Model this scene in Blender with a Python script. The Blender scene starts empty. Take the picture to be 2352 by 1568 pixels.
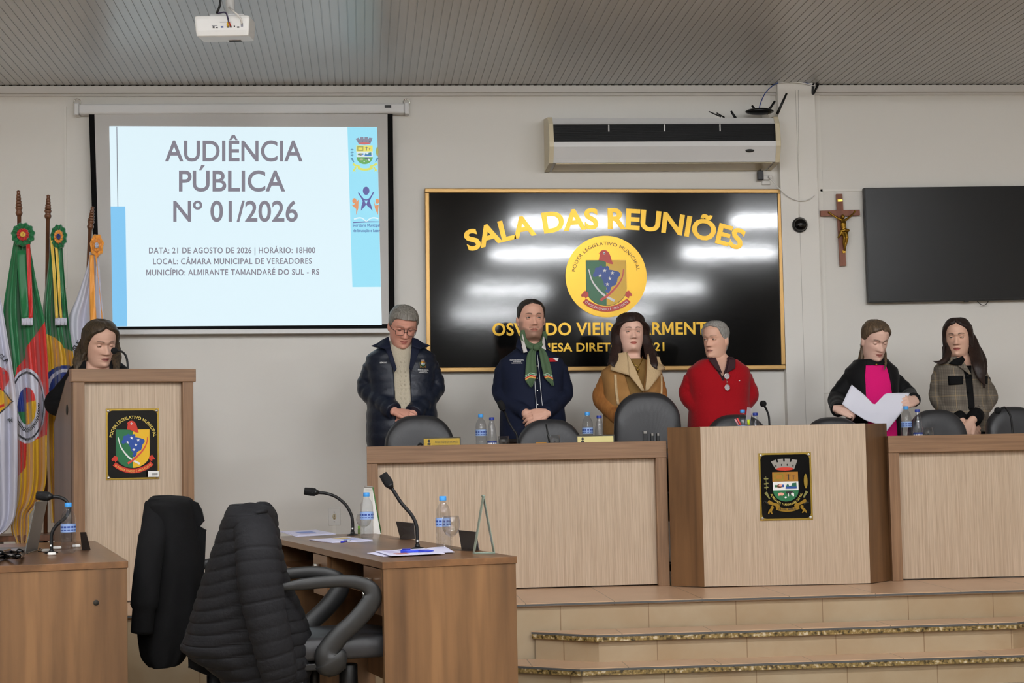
import bpy, math, random
import numpy as np
from mathutils import Vector, Matrix
from mathutils.geometry import tessellate_polygon
random.seed(7)
S = bpy.context.scene
COL = S.collection

# ------------------------------------------------------------------ camera
F, CX, CY, HC = 3850.0, 1176.0, 784.0, 1.2
_d = Vector((838-CX, -(1040-CY), -F)).normalized()
_x = Vector((838+42500-CX, -(1040-0.0205*42500-CY), -F)).normalized()
_x = (_x - _d*_x.dot(_d)).normalized()
_z = _x.cross(_d)
MW = Matrix((_x, _d, _z))            # camera coords -> world coords
CAM = Vector((0, 0, HC))
cd = bpy.data.cameras.new('camera'); cam = bpy.data.objects.new('camera', cd); COL.objects.link(cam)
cd.sensor_width = 36; cd.lens = 36*F/2352; cd.clip_start = .05; cd.clip_end = 100
cam.matrix_world = Matrix.Translation(CAM) @ MW.to_4x4()
S.camera = cam

def ray(u, v): return MW @ Vector((u-CX, -(v-CY), -F))
def atY(u, v, Y): r = ray(u, v); return CAM + r*(Y/r.y)
def atZ(u, v, Z): r = ray(u, v); return CAM + r*((Z-HC)/r.z)

# ------------------------------------------------------------------ world, exposure
S.view_settings.view_transform = 'Standard'; S.view_settings.look = 'None'
S.view_settings.gamma = 1; S.view_settings.use_curve_mapping = False
S.view_settings.exposure = 0.0
S.cycles.use_denoising = True
S.cycles.max_bounces = 7; S.cycles.diffuse_bounces = 4; S.cycles.glossy_bounces = 4
S.cycles.transmission_bounces = 7; S.cycles.transparent_max_bounces = 24
S.cycles.caustics_reflective = False; S.cycles.caustics_refractive = False
S.cycles.sample_clamp_indirect = 4
W = bpy.data.worlds.new('world'); S.world = W; W.use_nodes = True
W.node_tree.nodes['Background'].inputs[0].default_value = (.8, .87, 1, 1)
W.node_tree.nodes['Background'].inputs[1].default_value = .05
LAMP = 180.0          # strength of the fluorescent tubes
LAMP_X = (-2.6, -.2, 2.2, 4.6)
LAMP_Y = (4.8, 1.9, -2.7, -7.0)

# ------------------------------------------------------------------ materials
def lin(c):
    return tuple(((x/255)/12.92 if x/255 <= .04045 else ((x/255+.055)/1.055)**2.4) for x in c)
def bsdf(m): return m.node_tree.nodes['Principled BSDF']
MATS = {}
def mat(name, rgb, rough=.5, metal=0, spec=.5, k=1.0, bump=0, bscale=60, vary=0, coat=0, stretch=None, trans=0, ior=1.45, alpha=1, sheen=0, attr=False, emit=0):
    if name in MATS: return MATS[name]
    m = bpy.data.materials.new(name); m.use_nodes = True; MATS[name] = m
    nt = m.node_tree; b = bsdf(m)
    c = tuple(min(1, x*k) for x in lin(rgb))
    b.inputs['Base Color'].default_value = (*c, 1)
    b.inputs['Roughness'].default_value = rough; b.inputs['Metallic'].default_value = metal
    b.inputs['Specular IOR Level'].default_value = spec
    b.inputs['Coat Weight'].default_value = coat
    b.inputs['Transmission Weight'].default_value = trans; b.inputs['IOR'].default_value = ior
    b.inputs['Alpha'].default_value = alpha
    b.inputs['Sheen Weight'].default_value = sheen
    if emit:
        b.inputs['Emission Color'].default_value = (*c, 1); b.inputs['Emission Strength'].default_value = emit
    if attr:
        a = nt.nodes.new('ShaderNodeVertexColor'); a.layer_name = 'Col'
        nt.links.new(a.outputs[0], b.inputs['Base Color'])
    if bump or vary:
        tc = nt.nodes.new('ShaderNodeTexCoord'); mp = nt.nodes.new('ShaderNodeMapping')
        if stretch: mp.inputs['Scale'].default_value = stretch
        n = nt.nodes.new('ShaderNodeTexNoise'); n.inputs['Scale'].default_value = bscale; n.inputs['Detail'].default_value = 4
        nt.links.new(tc.outputs['Object'], mp.inputs[0]); nt.links.new(mp.outputs[0], n.inputs['Vector'])
        if bump:
            bp = nt.nodes.new('ShaderNodeBump'); bp.inputs['Strength'].default_value = bump; bp.inputs['Distance'].default_value = .01
            nt.links.new(n.outputs[0], bp.inputs['Height']); nt.links.new(bp.outputs[0], b.inputs['Normal'])
        if vary:
            mx = nt.nodes.new('ShaderNodeMixRGB'); mx.blend_type = 'MULTIPLY'; mx.inputs[0].default_value = 1
            rp = nt.nodes.new('ShaderNodeValToRGB')
            rp.color_ramp.elements[0].position = .3; rp.color_ramp.elements[1].position = .7
            rp.color_ramp.elements[0].color = (1-vary,)*3+(1,); rp.color_ramp.elements[1].color = (1+vary*.4,)*3+(1,)
            nt.links.new(n.outputs[0], rp.inputs[0])
            if attr: nt.links.new(a.outputs[0], mx.inputs[1])
            else: mx.inputs[1].default_value = (*c, 1)
            nt.links.new(rp.outputs[0], mx.inputs[2]); nt.links.new(mx.outputs[0], b.inputs['Base Color'])
    return m

def wood(name, dark, light, scale, stretch, rough=.4, fine=0.0, finescale=1.0, k=1.0, p0=.3, p1=.7, coords='Object'):
    """banded wood laminate: noise stretched along the grain, with an optional fine streak layer"""
    if name in MATS: return MATS[name]
    m = bpy.data.materials.new(name); m.use_nodes = True; MATS[name] = m
    nt = m.node_tree; b = bsdf(m); b.inputs['Roughness'].default_value = rough
    tc = nt.nodes.new('ShaderNodeTexCoord'); mp = nt.nodes.new('ShaderNodeMapping'); mp.inputs['Scale'].default_value = stretch
    n = nt.nodes.new('ShaderNodeTexNoise'); n.inputs['Scale'].default_value = scale; n.inputs['Detail'].default_value = 5; n.inputs['Distortion'].default_value = .3
    rp = nt.nodes.new('ShaderNodeValToRGB')
    rp.color_ramp.elements[0].position = p0; rp.color_ramp.elements[1].position = p1
    rp.color_ramp.elements[0].color = (*[x*k for x in lin(dark)], 1); rp.color_ramp.elements[1].color = (*[x*k for x in lin(light)], 1)
    nt.links.new(tc.outputs[coords], mp.inputs[0]); nt.links.new(mp.outputs[0], n.inputs['Vector']); nt.links.new(n.outputs[0], rp.inputs[0])
    out = rp.outputs[0]
    if fine:
        mp2 = nt.nodes.new('ShaderNodeMapping'); mp2.inputs['Scale'].default_value = tuple(s*finescale for s in stretch)
        n2 = nt.nodes.new('ShaderNodeTexNoise'); n2.inputs['Scale'].default_value = scale; n2.inputs['Detail'].default_value = 3
        r2 = nt.nodes.new('ShaderNodeValToRGB'); r2.color_ramp.elements[0].position = .35; r2.color_ramp.elements[1].position = .55
        r2.color_ramp.elements[0].color = (1-fine,)*3+(1,); r2.color_ramp.elements[1].color = (1, 1, 1, 1)
        mx = nt.nodes.new('ShaderNodeMixRGB'); mx.blend_type = 'MULTIPLY'; mx.inputs[0].default_value = 1
        nt.links.new(tc.outputs[coords], mp2.inputs[0]); nt.links.new(mp2.outputs[0], n2.inputs['Vector']); nt.links.new(n2.outputs[0], r2.inputs[0])
        nt.links.new(out, mx.inputs[1]); nt.links.new(r2.outputs[0], mx.inputs[2]); out = mx.outputs[0]
    nt.links.new(out, b.inputs['Base Color'])
    return m

# ------------------------------------------------------------------ object helpers
def tag(o, label=None, cat=None, group=None, kind=None):
    if label: o['label'] = label
    if cat: o['category'] = cat
    if group: o['group'] = group
    if kind: o['kind'] = kind
    return o
def empty(name, loc=(0, 0, 0), rz=0, label=None, cat=None, group=None):
    o = bpy.data.objects.new(name, None); COL.objects.link(o); o.location = loc; o.rotation_euler = (0, 0, rz)
    o.empty_display_size = .1
    return tag(o, label, cat, group)
def dup(root, loc=None, rz=None, label=None, group=None):
    r = root.copy(); COL.objects.link(r)
    if loc is not None: r.location = loc
    if rz is not None: r.rotation_euler = (0, 0, rz)
    if label: r['label'] = label
    if group: r['group'] = group
    for ch in list(root.children):
        c = ch.copy(); COL.objects.link(c); c.parent = r
        for g in list(ch.children):
            e = g.copy(); COL.objects.link(e); e.parent = c
    return r

class MB:
    def __init__(s): s.v, s.f, s.m, s.s, s.c = [], [], [], [], []
    def add(s, vs, fs, mi=0, smooth=False, M=None, col=None):
        o = len(s.v)
        for p in vs:
            p = Vector(p); s.v.append(M @ p if M is not None else p)
        s.c += list(col) if col is not None else [(.8, .8, .8)]*len(vs)
        for i, f in enumerate(fs):
            s.f.append([o+i_ for i_ in f]); s.m.append(mi[i] if isinstance(mi, (list, tuple)) else mi); s.s.append(smooth)
        return s
    def box(s, a, b, mi=0, M=None):
        x0, y0, z0 = [min(p, q) for p, q in zip(a, b)]; x1, y1, z1 = [max(p, q) for p, q in zip(a, b)]
        vs = [(x0,y0,z0),(x1,y0,z0),(x1,y1,z0),(x0,y1,z0),(x0,y0,z1),(x1,y0,z1),(x1,y1,z1),(x0,y1,z1)]
        return s.add(vs, [(0,3,2,1),(4,5,6,7),(0,1,5,4),(1,2,6,5),(2,3,7,6),(3,0,4,7)], mi, False, M)
    def prism(s, poly, a, b, axis='y', mi=0, M=None):
        """2D polygon extruded from a to b; axis y: (x,z) polygon, axis z: (x,y), axis x: (y,z)"""
        def P(p, t): return (p[0], t, p[1]) if axis == 'y' else ((p[0], p[1], t) if axis == 'z' else (t, p[0], p[1]))
        n = len(poly); vs = [P(p, a) for p in poly]+[P(p, b) for p in poly]
        fs = [(i, (i+1) % n, n+(i+1) % n, n+i) for i in range(n)]
        tri = tessellate_polygon([[Vector((p[0], p[1], 0)) for p in poly]])
        fs += [tuple(t) for t in tri]+[tuple(n+i for i in reversed(t)) for t in tri]
        return s.add(vs, fs, mi, False, M)
    def flat(s, poly, fn, mi=0):
        tri = tessellate_polygon([[Vector((p[0], p[1], 0)) for p in poly]])
        fs = []
        for t in tri:
            a, b, c = (Vector((*poly[i], 0)) for i in t)
            fs.append(tuple(t) if (b-a).cross(c-a).z > 0 else tuple(reversed(t)))
        return s.add([fn(*p) for p in poly], fs, mi)
    def loft(s, rings, mi=0, smooth=True, cap=True, M=None, col=None, closed=True):
        n = len(rings[0]); vs = [p for r in rings for p in r]; fs = []
        for j in range(len(rings)-1):
            for i in range(n if closed else n-1):
                k = (i+1) % n
                fs.append((j*n+i, j*n+k, (j+1)*n+k, (j+1)*n+i))
        if cap and closed:
            fs.append(tuple(reversed(range(n)))); fs.append(tuple(range((len(rings)-1)*n, len(rings)*n)))
        return s.add(vs, fs, mi, smooth, M, col)
    def tube(s, pts, rad, n=10, mi=0, cap=True, M=None, flat=1.0, up=None, col=None, rnd=False):
        pts = [Vector(p) for p in pts]
        if not isinstance(rad, (list, tuple)): rad = [rad]*len(pts)
        rings = []; ref = None
        T = []
        for i in range(len(pts)):
            a = pts[max(0, i-1)]; b = pts[min(len(pts)-1, i+1)]; T.append((b-a).normalized())
        if rnd:   # rounded ends
            def capends(pts, rad, T):
                P, R, D = list(pts), list(rad), list(T)
                for th in (.3, .65, .95):
                    P.insert(0, pts[0]-T[0]*rad[0]*math.sin(th*math.pi/2)); R.insert(0, max(1e-4, rad[0]*math.cos(th*math.pi/2))); D.insert(0, T[0])
                    P.append(pts[-1]+T[-1]*rad[-1]*math.sin(th*math.pi/2)); R.append(max(1e-4, rad[-1]*math.cos(th*math.pi/2))); D.append(T[-1])
                return P, R, D
            pts, rad, T = capends(pts, rad, T)
        for i, p in enumerate(pts):
            t = T[i]
            if ref is None:
                ref = Vector(up) if up is not None else (Vector((0, 0, 1)) if abs(t.z) < .8 else Vector((0, 1, 0)))
            side = t.cross(ref)
            if side.length < 1e-5: side = t.cross(Vector((1, .3, .2)))
            side.normalize(); nn = side.cross(t).normalized(); ref = nn
            rings.append([p+side*(rad[i]*math.cos(2*math.pi*k/n))+nn*(rad[i]*flat*math.sin(2*math.pi*k/n)) for k in range(n)])
        return s.loft(rings, mi, True, cap, M, [col]*(len(pts)*n) if col else None)
    def lathe(s, prof, n=20, mi=0, M=None, cap=True, smooth=True):
        rings = [[(r*math.cos(2*math.pi*k/n), r*math.sin(2*math.pi*k/n), z) for k in range(n)] for r, z in prof]
        return s.loft(rings, mi, smooth, cap, M)
    def ell(s, c, r, n=16, mi=0, M=None, col=None):
        c = Vector(c); r = r if isinstance(r, (tuple, list)) else (r, r, r)
        rings = []
        for j in range(1, n//2):
            th = math.pi*j/(n//2)
            rings.append([c+Vector((r[0]*math.sin(th)*math.cos(2*math.pi*k/n), r[1]*math.sin(th)*math.sin(2*math.pi*k/n), -r[2]*math.cos(th))) for k in range(n)])
        return s.loft(rings, mi, True, True, M, [col]*(len(rings)*n) if col else None)
    def grid(s, fn, nu, nv, mi=0, smooth=True, M=None, mfn=None):
        vs = [fn(i/nu, j/nv) for j in range(nv+1) for i in range(nu+1)]
        fs = [(j*(nu+1)+i, j*(nu+1)+i+1, (j+1)*(nu+1)+i+1, (j+1)*(nu+1)+i) for j in range(nv) for i in range(nu)]
        if mfn: mi = [mfn((i+.5)/nu, (j+.5)/nv) for j in range(nv) for i in range(nu)]
        return s.add(vs, fs, mi, smooth, M)
    def build(s, name, mats, parent=None, loc=None, rz=0, bevel=0, sub=0, solid=0, soff=-1, col=False, autos=False, rm=0, sm=0):
        me = bpy.data.meshes.new(name); me.from_pydata([tuple(p) for p in s.v], [], s.f)
        for m in (mats if isinstance(mats, (list, tuple)) else [mats]): me.materials.append(m)
        me.polygons.foreach_set('material_index', s.m); me.polygons.foreach_set('use_smooth', s.s)
        if col:
            a = me.color_attributes.new('Col', 'FLOAT_COLOR', 'POINT')
            a.data.foreach_set('color', [x for c in s.c for x in (*c, 1)])
        me.update()
        o = bpy.data.objects.new(name, me); COL.objects.link(o)
        if parent: o.parent = parent
        if loc is not None: o.location = loc
        o.rotation_euler = (0, 0, rz)
        if rm:
            q = o.modifiers.new('r', 'REMESH'); q.mode = 'VOXEL'; q.voxel_size = rm; q.use_smooth_shade = True
            if sm: q = o.modifiers.new('s', 'SMOOTH'); q.iterations = sm; q.factor = .5
        if solid: q = o.modifiers.new('t', 'SOLIDIFY'); q.thickness = solid; q.offset = soff
        if bevel:
            q = o.modifiers.new('b', 'BEVEL'); q.width = bevel; q.segments = 2; q.limit_method = 'ANGLE'; q.angle_limit = .6
        if sub: q = o.modifiers.new('u', 'SUBSURF'); q.levels = sub; q.render_levels = sub
        return o

def spline(pts, n=8):
    """Catmull-Rom through the points (any dimension)"""
    P = [np.array(p, float) for p in pts]; P = [2*P[0]-P[1]]+P+[2*P[-1]-P[-2]]; out = []
    for i in range(1, len(P)-2):
        for k in range(n):
            t = k/n; a, b, c, d = P[i-1:i+3]
            out.append(.5*((2*b)+(-a+c)*t+(2*a-5*b+4*c-d)*t*t+(-a+3*b-3*c+d)*t**3))
    out.append(P[-2]); return [tuple(x) for x in out]
def interp(x, xs, ys): return float(np.interp(x, xs, ys))
def smin(t): t = max(0, min(1, t)); return t*t*(3-2*t)
def gauss(x, s): return math.exp(-.5*(x/s)**2)

# ------------------------------------------------------------------ lettering
_tc = {}
def _glyphs(s, bold, track):
    c = bpy.data.curves.new('t', 'FONT'); c.body = s; c.offset = bold; c.resolution_u = 4 if bold > .015 else 6; c.space_character = track; c.fill_mode = 'FRONT'
    o = bpy.data.objects.new('t', c); COL.objects.link(o)
    dg = bpy.context.evaluated_depsgraph_get(); me = bpy.data.meshes.new_from_object(o.evaluated_get(dg))
    V = [(p.co.x, p.co.y) for p in me.vertices]; Fc = []
    for p in me.polygons:
        vs = list(p.vertices)
        Fc.append(vs if p.normal.z > 0 else vs[::-1])
    bpy.data.objects.remove(o); bpy.data.curves.remove(c); bpy.data.meshes.remove(me)
    return V, Fc
def text2d(s, bold=0.0, track=1.0):
    k = (s, bold, track)
    if k in _tc: return _tc[k]
    if bold > 0 and 'M' in s:        # the font's heavier M closes up, so that letter is drawn here
        V, Fc = [], []; right = lambda q: max(p[0] for p in _glyphs(q, 0, track)[0]); base = right('I')
        for i, ch in enumerate(s):
            if ch == ' ': continue
            x = (right(s[:i]+'I')-base) if i else 0.0; o_ = len(V)
            if ch == 'M':
                g = _glyphs('M', 0, 1)[0]; x0, x1, h = min(p[0] for p in g)-bold, max(p[0] for p in g)+bold, max(p[1] for p in g)+bold; w = x1-x0; t = .085+2*bold
                P = [(0, -bold), (0, h), (1.15*t, h), (w/2, .40*h), (w-1.15*t, h), (w, h), (w, -bold), (w-t, -bold), (w-t, .70*h), (w/2+.4*t, .13*h), (w/2-.4*t, .13*h), (t, .70*h), (t, -bold)]
                V += [(x+x0+p[0], p[1]) for p in P]
                for tr in tessellate_polygon([[Vector((p[0], p[1], 0)) for p in P]]):
                    q = [Vector((*P[j], 0)) for j in tr]; tr = list(tr) if (q[1]-q[0]).cross(q[2]-q[0]).z > 0 else list(tr)[::-1]; Fc.append([o_+j for j in tr])
            else:
                v_, f_ = _glyphs(ch, bold, track); V += [(x+p[0], p[1]) for p in v_]; Fc += [[o_+j for j in f] for f in f_]
    else: V, Fc = _glyphs(s, bold, track)
    x0 = min(p[0] for p in V); x1 = max(p[0] for p in V); y0 = min(p[1] for p in V); y1 = max(p[1] for p in V)
    _tc[k] = (V, Fc, x0, x1, y0, y1); return _tc[k]
def put_text(mb, s, fn, x0, y0, w, h=None, mi=0, bold=0.0, track=1.0, caph=None):
    """text in the box from (x0,y0) w wide; h = overall height (or caph = capital height); fn maps 2D to 3D"""
    V, Fc, a, b, c, d = text2d(s, bold, track)
    sx = w/(b-a)
    if caph: sy = caph/.73; base = y0; off = 0
    else: sy = (h/(d-c)) if h else sx; off = c
    mb.add([fn(x0+(p[0]-a)*sx, y0+(p[1]-off)*sy) for p in V], Fc, mi)
def put_arc(mb, s, fn, cx, cy, R, a0, a1, h, mi=0, bold=0.0, track=1.0, inward=False):
    """text along an arc of baseline radius R from angle a0 to a1 (deg)"""
    V, Fc, xa, xb, c, d = text2d(s, bold, track); sy = h/.73
    pts = []
    for p in V:
        t = (p[0]-xa)/(xb-xa); an = math.radians(a0+(a1-a0)*t); r = R+(-1 if inward else 1)*p[1]*sy
        pts.append(fn(cx+r*math.cos(an), cy+r*math.sin(an)))
    mb.add(pts, Fc, mi)
# ------------------------------------------------------------------ materials used all over
M_wall = mat('wall_paint', (232, 229, 222), .65, bump=.02, bscale=25, spec=.3)
M_col = mat('column_paint', (238, 235, 228), .6, spec=.3)
M_ceil = mat('ceiling_pvc', (194, 196, 198), .28, spec=.5)
M_dark = mat('dark_gap', (40, 36, 30), .8)
M_trim = mat('cornice_pvc', (212, 208, 202), .4)
M_black = mat('black_plastic', (16, 16, 17), .42)
M_gblack = mat('gloss_black', (8, 8, 9), .14)
M_foam = mat('mic_foam', (12, 12, 13), .9, bump=.3, bscale=400)
M_leather = mat('black_leather', (44, 44, 46), .42, bump=.05, bscale=220)
M_white = mat('white_plastic', (232, 230, 225), .4)
M_wmetal = mat('white_enamel', (225, 225, 224), .35)
M_chrome = mat('chrome', (215, 212, 205), .18, 1)
M_gold = mat('brushed_brass', (200, 155, 70), .38, 1)
M_gold2 = mat('brass_plate', (190, 160, 75), .25, 1)
M_paper = mat('paper', (226, 226, 238), .6)
M_green = mat('enamel_green', (30, 110, 65), .35)
M_yel = mat('enamel_yellow', (240, 190, 30), .35)
M_red = mat('enamel_red', (205, 50, 30), .35)
M_blue = mat('enamel_blue', (30, 75, 160), .35)
M_ink = mat('black_ink', (25, 22, 18), .4)
M_greyen = mat('enamel_grey', (150, 145, 138), .4)
M_pink = mat('enamel_pink', (240, 170, 150), .4)
M_brown = mat('enamel_brown', (100, 60, 35), .4)
M_ochre = mat('enamel_ochre', (165, 115, 45), .35, .6)
M_wpaint = mat('enamel_white', (240, 240, 238), .35)
M_cream = mat('gold_lettering', (225, 200, 95), .35)
M_linen = wood('light_streaked_laminate', (180, 157, 132), (205, 184, 160), 12, (11, 11, .2), .42, fine=.14, finescale=3.2)
M_frame = wood('brown_laminate', (122, 90, 62), (152, 116, 84), 6, (.3, 6, 9), .4, fine=.12, finescale=3)
M_framev = wood('brown_laminate_upright', (122, 90, 62), (152, 116, 84), 6, (9, 6, .3), .4, fine=.12, finescale=3)
M_walnut = wood('walnut_laminate', (74, 50, 30), (142, 104, 68), 2.6, (3.2, 3.2, .24), .38, fine=.15, finescale=4, p0=.25, p1=.72)
M_walntop = wood('walnut_laminate_top', (84, 58, 38), (140, 100, 66), 3, (3.0, .3, 3), .28, fine=.12, finescale=4)

# ------------------------------------------------------------------ emblems (2D shapes, y up)
def _u(pts, c, k): return [((x-c[0])/k, -(y-c[1])/k) for x, y in pts]
def ellp(cx, cy, rx, ry, n=18): return [(cx+rx*math.cos(2*math.pi*i/n), cy+ry*math.sin(2*math.pi*i/n)) for i in range(n)]
def starp(cx, cy, r): return [(cx+(r if i % 2 == 0 else r*.4)*math.cos(math.pi/2+i*math.pi/5), cy+(r if i % 2 == 0 else r*.4)*math.sin(math.pi/2+i*math.pi/5)) for i in range(10)]
def bandp(pts, w0, w1):
    P = spline(pts, 6); L, R = [], []
    for i, p in enumerate(P):
        a = P[max(0, i-1)]; b = P[min(len(P)-1, i+1)]; dx, dy = b[0]-a[0], b[1]-a[1]; l = math.hypot(dx, dy) or 1
        w = w0+(w1-w0)*i/(len(P)-1); L.append((p[0]-dy/l*w, p[1]+dx/l*w)); R.append((p[0]+dy/l*w, p[1]-dx/l*w))
    return L+R[::-1]
def arcband(cx, cy, r0, r1, a0, a1, n=16):
    A = [math.radians(a0+(a1-a0)*i/n) for i in range(n+1)]
    return [(cx+r1*math.cos(a), cy+r1*math.sin(a)) for a in A]+[(cx+r0*math.cos(a), cy+r0*math.sin(a)) for a in reversed(A)]
MAPBR = [(605,765),(622,725),(640,700),(650,640),(690,630),(715,630),(722,605),(760,598),(775,625),(830,620),(850,605),(865,605),(888,640),(880,668),(905,670),(960,680),(1000,690),(1050,705),(1075,735),(1070,770),(1030,815),(1020,870),(1000,925),(950,945),(915,970),(905,1020),(870,1065),(845,1062),(810,1035),(840,1005),(835,960),(795,935),(790,880),(765,835),(740,795),(690,775),(650,795),(625,790)]
CAP = [(709,403),(735,365),(765,342),(805,334),(850,345),(885,380),(910,430),(925,480),(953,577),(900,570),(840,545),(780,518),(712,512),(722,460),(733,410),(722,402)]
def legis_shapes():
    c, k = (835, 785), 693
    bot = [(-.487+.974*(.5-.5*math.cos(math.pi*i/20)), 0) for i in range(21)]
    def yb(x): return -.3-.41*math.sqrt(max(0, 1-(x/.49)**2))
    gl = [(-.487, .394), (-.487, -.3)]+[(x, yb(x)) for x, _ in bot if -.487 < x < 0]+[(.0, -.71), (.0, .394)]
    yr = [(.0, .394), (.0, -.71)]+[(x, yb(x)) for x, _ in bot if 0 < x < .487]+[(.487, -.3), (.487, .394)]
    sh = [('o', [(p[0]*1.02, p[1]*1.015) for p in gl[:-2]+yr[1:]]), ('g', gl), ('y', yr), ('b', _u(MAPBR, c, k))]
    sh += [('w', starp(*_u([p], c, k)[0], .052)) for p in ((810,683),(730,768),(942,725),(895,820),(852,915))]
    sh += [('w', bandp(_u([(538,665),(590,850),(690,1000),(800,1105),(970,1200)], c, k), .013, .03)),
           ('s', bandp(_u([(1130,662),(1110,790),(1040,920),(940,1030),(850,1110),(730,1190)], c, k), .01, .032)),
           ('r', _u(CAP, c, k)), ('w', ellp(*_u([(805,392)], c, k)[0], .028, .028)), ('k', ellp(*_u([(805,392)], c, k)[0], .012, .012)),
           ('r', _u([(400,1100),(465,1025),(520,1055),(530,1110),(480,1160),(455,1120),(420,1135)], c, k)),
           ('r', _u([(1275,1100),(1215,1022),(1165,1055),(1150,1110),(1215,1160),(1225,1115),(1270,1120)], c, k)),
           ('r', arcband(0, 0, .735, .865, -133, -47))]
    return sh
def put_shapes(mb, sh, fn, idx, gap=.0006):
    """fn(x, y, lift) -> 3D; every shape one thin layer above the last"""
    for i, (key, poly) in enumerate(sh):
        mb.flat(poly, (lambda x, y, L=(i+1)*gap: fn(x, y, L)), idx[key])
LEG_MATS = [M_green, M_yel, M_blue, M_wpaint, M_red, M_ink, M_cream, mat('sword_red', (215, 70, 60), .35)]
LEG_IDX = dict(g=0, y=1, b=2, w=3, r=4, k=5, o=5, c=6, s=7)

def coat_shapes():
    c, k = (622, 795), 1000
    U = lambda *p: _u(p, c, k)
    E = lambda x, y, a, b: ellp((x-622)/k, -(y-795)/k, a/k, b/k)
    R = lambda x0, y0, x1, y1: U((x0, y0), (x1, y0), (x1, y1), (x0, y1))
    sh = [('e', U((350,315),(445,280),(465,335),(490,330),(480,270),(585,262),(590,320),(620,320),(620,262),(725,265),(715,330),(740,330),(755,280),(860,295),(850,330),(795,470),(620,495),(440,465))), ('r', E(615,460,170,32))]
    sh += [('k', E(x, y, 14, 21)) for x, y in ((445,403),(555,383),(665,383),(773,403))]
    sh += [('o', R(368,518,864,700)), ('w', R(376,702,866,868))]
    sh += [('g', U((378,868),(868,868))[::-1]+[((622+245*math.cos(math.radians(a))-622)/k, -(868-215*math.sin(math.radians(a))-795)/k) for a in range(-178, 0, 12)])]
    sh += [('d', R(398,545,585,685)), ('o', R(430,575,560,650)), ('k', R(672,560,690,672)), ('k', R(640,570,722,582)), ('k', R(764,585,778,665)), ('k', R(738,595,806,604))]
    sh += [('g', R(413,762,452,808)), ('b', R(553,757,586,806)), ('n', E(500,785,52,36)), ('p', E(520,772,34,22))]
    sh += [('h', U((615,835),(635,770),(660,735),(690,790),(735,775),(740,735),(825,725),(830,835))), ('b', R(625,800,830,838))]
    sh += [('p', E(525,938,57,28)), ('p', R(478,945,490,975)), ('p', R(540,945,552,975)), ('k', E(700,918,66,32)), ('k', E(638,905,20,12)), ('w', E(742,940,26,24)), ('w', R(662,930,674,985)), ('w', R(742,930,772,985)), ('w', E(610,1003,22,17))]
    sh += [('l', bandp(U((240,595),(243,700),(248,860)), .004, .004))]+[('l', E(240+dx, y, 26, 14)) for y, dx in ((640,-16),(640,22),(738,-18),(730,26),(810,-16),(805,20))]
    sh += [('d', E(1003,700,36,140)), ('l', bandp(U((225,900),(262,960),(300,1025)), .03, .012)), ('l', bandp(U((1020,895),(985,950),(952,1015)), .03, .012))]
    sh += [('c', U((255,1090),(285,1045),(345,1085),(400,1108),(470,1120),(490,1165),(480,1195),(415,1215),(405,1160),(340,1145),(265,1120))),
           ('c', U((1012,1085),(985,1035),(930,1065),(870,1105),(790,1120),(765,1160),(780,1195),(860,1212),(870,1150),(930,1130),(1000,1110)))]
    sh += [('c', bandp(U((330,1160),(345,1200),(290,1260),(270,1310)), .03, .014)), ('c', bandp(U((330,1230),(320,1280),(345,1310)), .018, .012)),
           ('c', bandp(U((920,1160),(910,1200),(965,1250),(1000,1300)), .03, .014)), ('c', bandp(U((950,1220),(940,1270),(915,1300)), .018, .012))]
    sh += [('c', bandp(U((420,1200),(520,1232),(640,1245),(760,1228),(858,1190)), .034, .034))]
    return sh
COAT_MATS = [M_greyen, M_red, M_ink, M_ochre, M_wpaint, M_green, M_blue, M_brown, M_pink, mat('hill_green', (20, 95, 70), .4), mat('leaf_gold', (130, 125, 70), .35, .4), M_gold2, mat('dull_gold', (150, 115, 30), .35, .5), M_cream]
COAT_IDX = dict(e=0, r=1, k=2, o=3, w=4, g=5, b=6, n=7, p=8, h=9, l=10, d=11, c=12)

# ------------------------------------------------------------------ the room
YW, ZD, ZC = 11.3, .42, 3.69
XL, XR, YB = -6.0, 8.2, -11.0
def struct(name, mb, mats, **k): return tag(mb.build(name, mats, **k), kind='structure')
struct('wall_back', MB().box((XL, YW, -.1), (XR, YW+.15, ZC+.1)), M_wall)
struct('wall_left', MB().box((XL-.15, YB, -.1), (XL, YW, ZC+.1)), M_wall)
struct('wall_right', MB().box((XR, YB, -.1), (XR+.15, YW, ZC+.1)), M_wall)
struct('wall_rear', MB().box((XL, YB-.15, -.1), (XR, YB, ZC+.1)), mat('rear_wall_paint', (95, 90, 82), .7))
M_floor = wood('floor_tile', (150, 132, 108), (176, 158, 132), 2, (1, 1, 1), .35)
struct('floor', MB().box((XL, YB, -.1), (XR, YW, 0)), M_floor)
# ceiling of narrow ribbed PVC boards running away from the viewer
mb = MB(); PITCH = .0487; x = XL; prof = []
while x < XR:
    prof += [(x, 0), (x+PITCH*.86, 0), (x+PITCH*.88, .004), (x+PITCH*.98, .004)]; x += PITCH
vs = [(px, y, ZC+pz) for y in (YB, YW-.004) for px, pz in prof]; n = len(prof)
mb.add(vs, [(i, n+i, n+i+1, i+1) for i in range(n-1)])
struct('ceiling', mb, M_ceil)
struct('trim_1', MB().box((XL, YW-.035, ZC-.055), (XR, YW, ZC-.004)).box((XL, YW-.02, ZC-.075), (XR, YW, ZC-.055)), M_trim, bevel=.004)
# dark ends of the board grooves along the cornice
mb = MB(); x = XL
while x < XR:
    mb.box((x+PITCH*.55, YW-.036, ZC-.007), (x+PITCH*1.0, YW-.0352, ZC-.0005)); x += PITCH
struct('trim_2', mb, M_dark)
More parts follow.
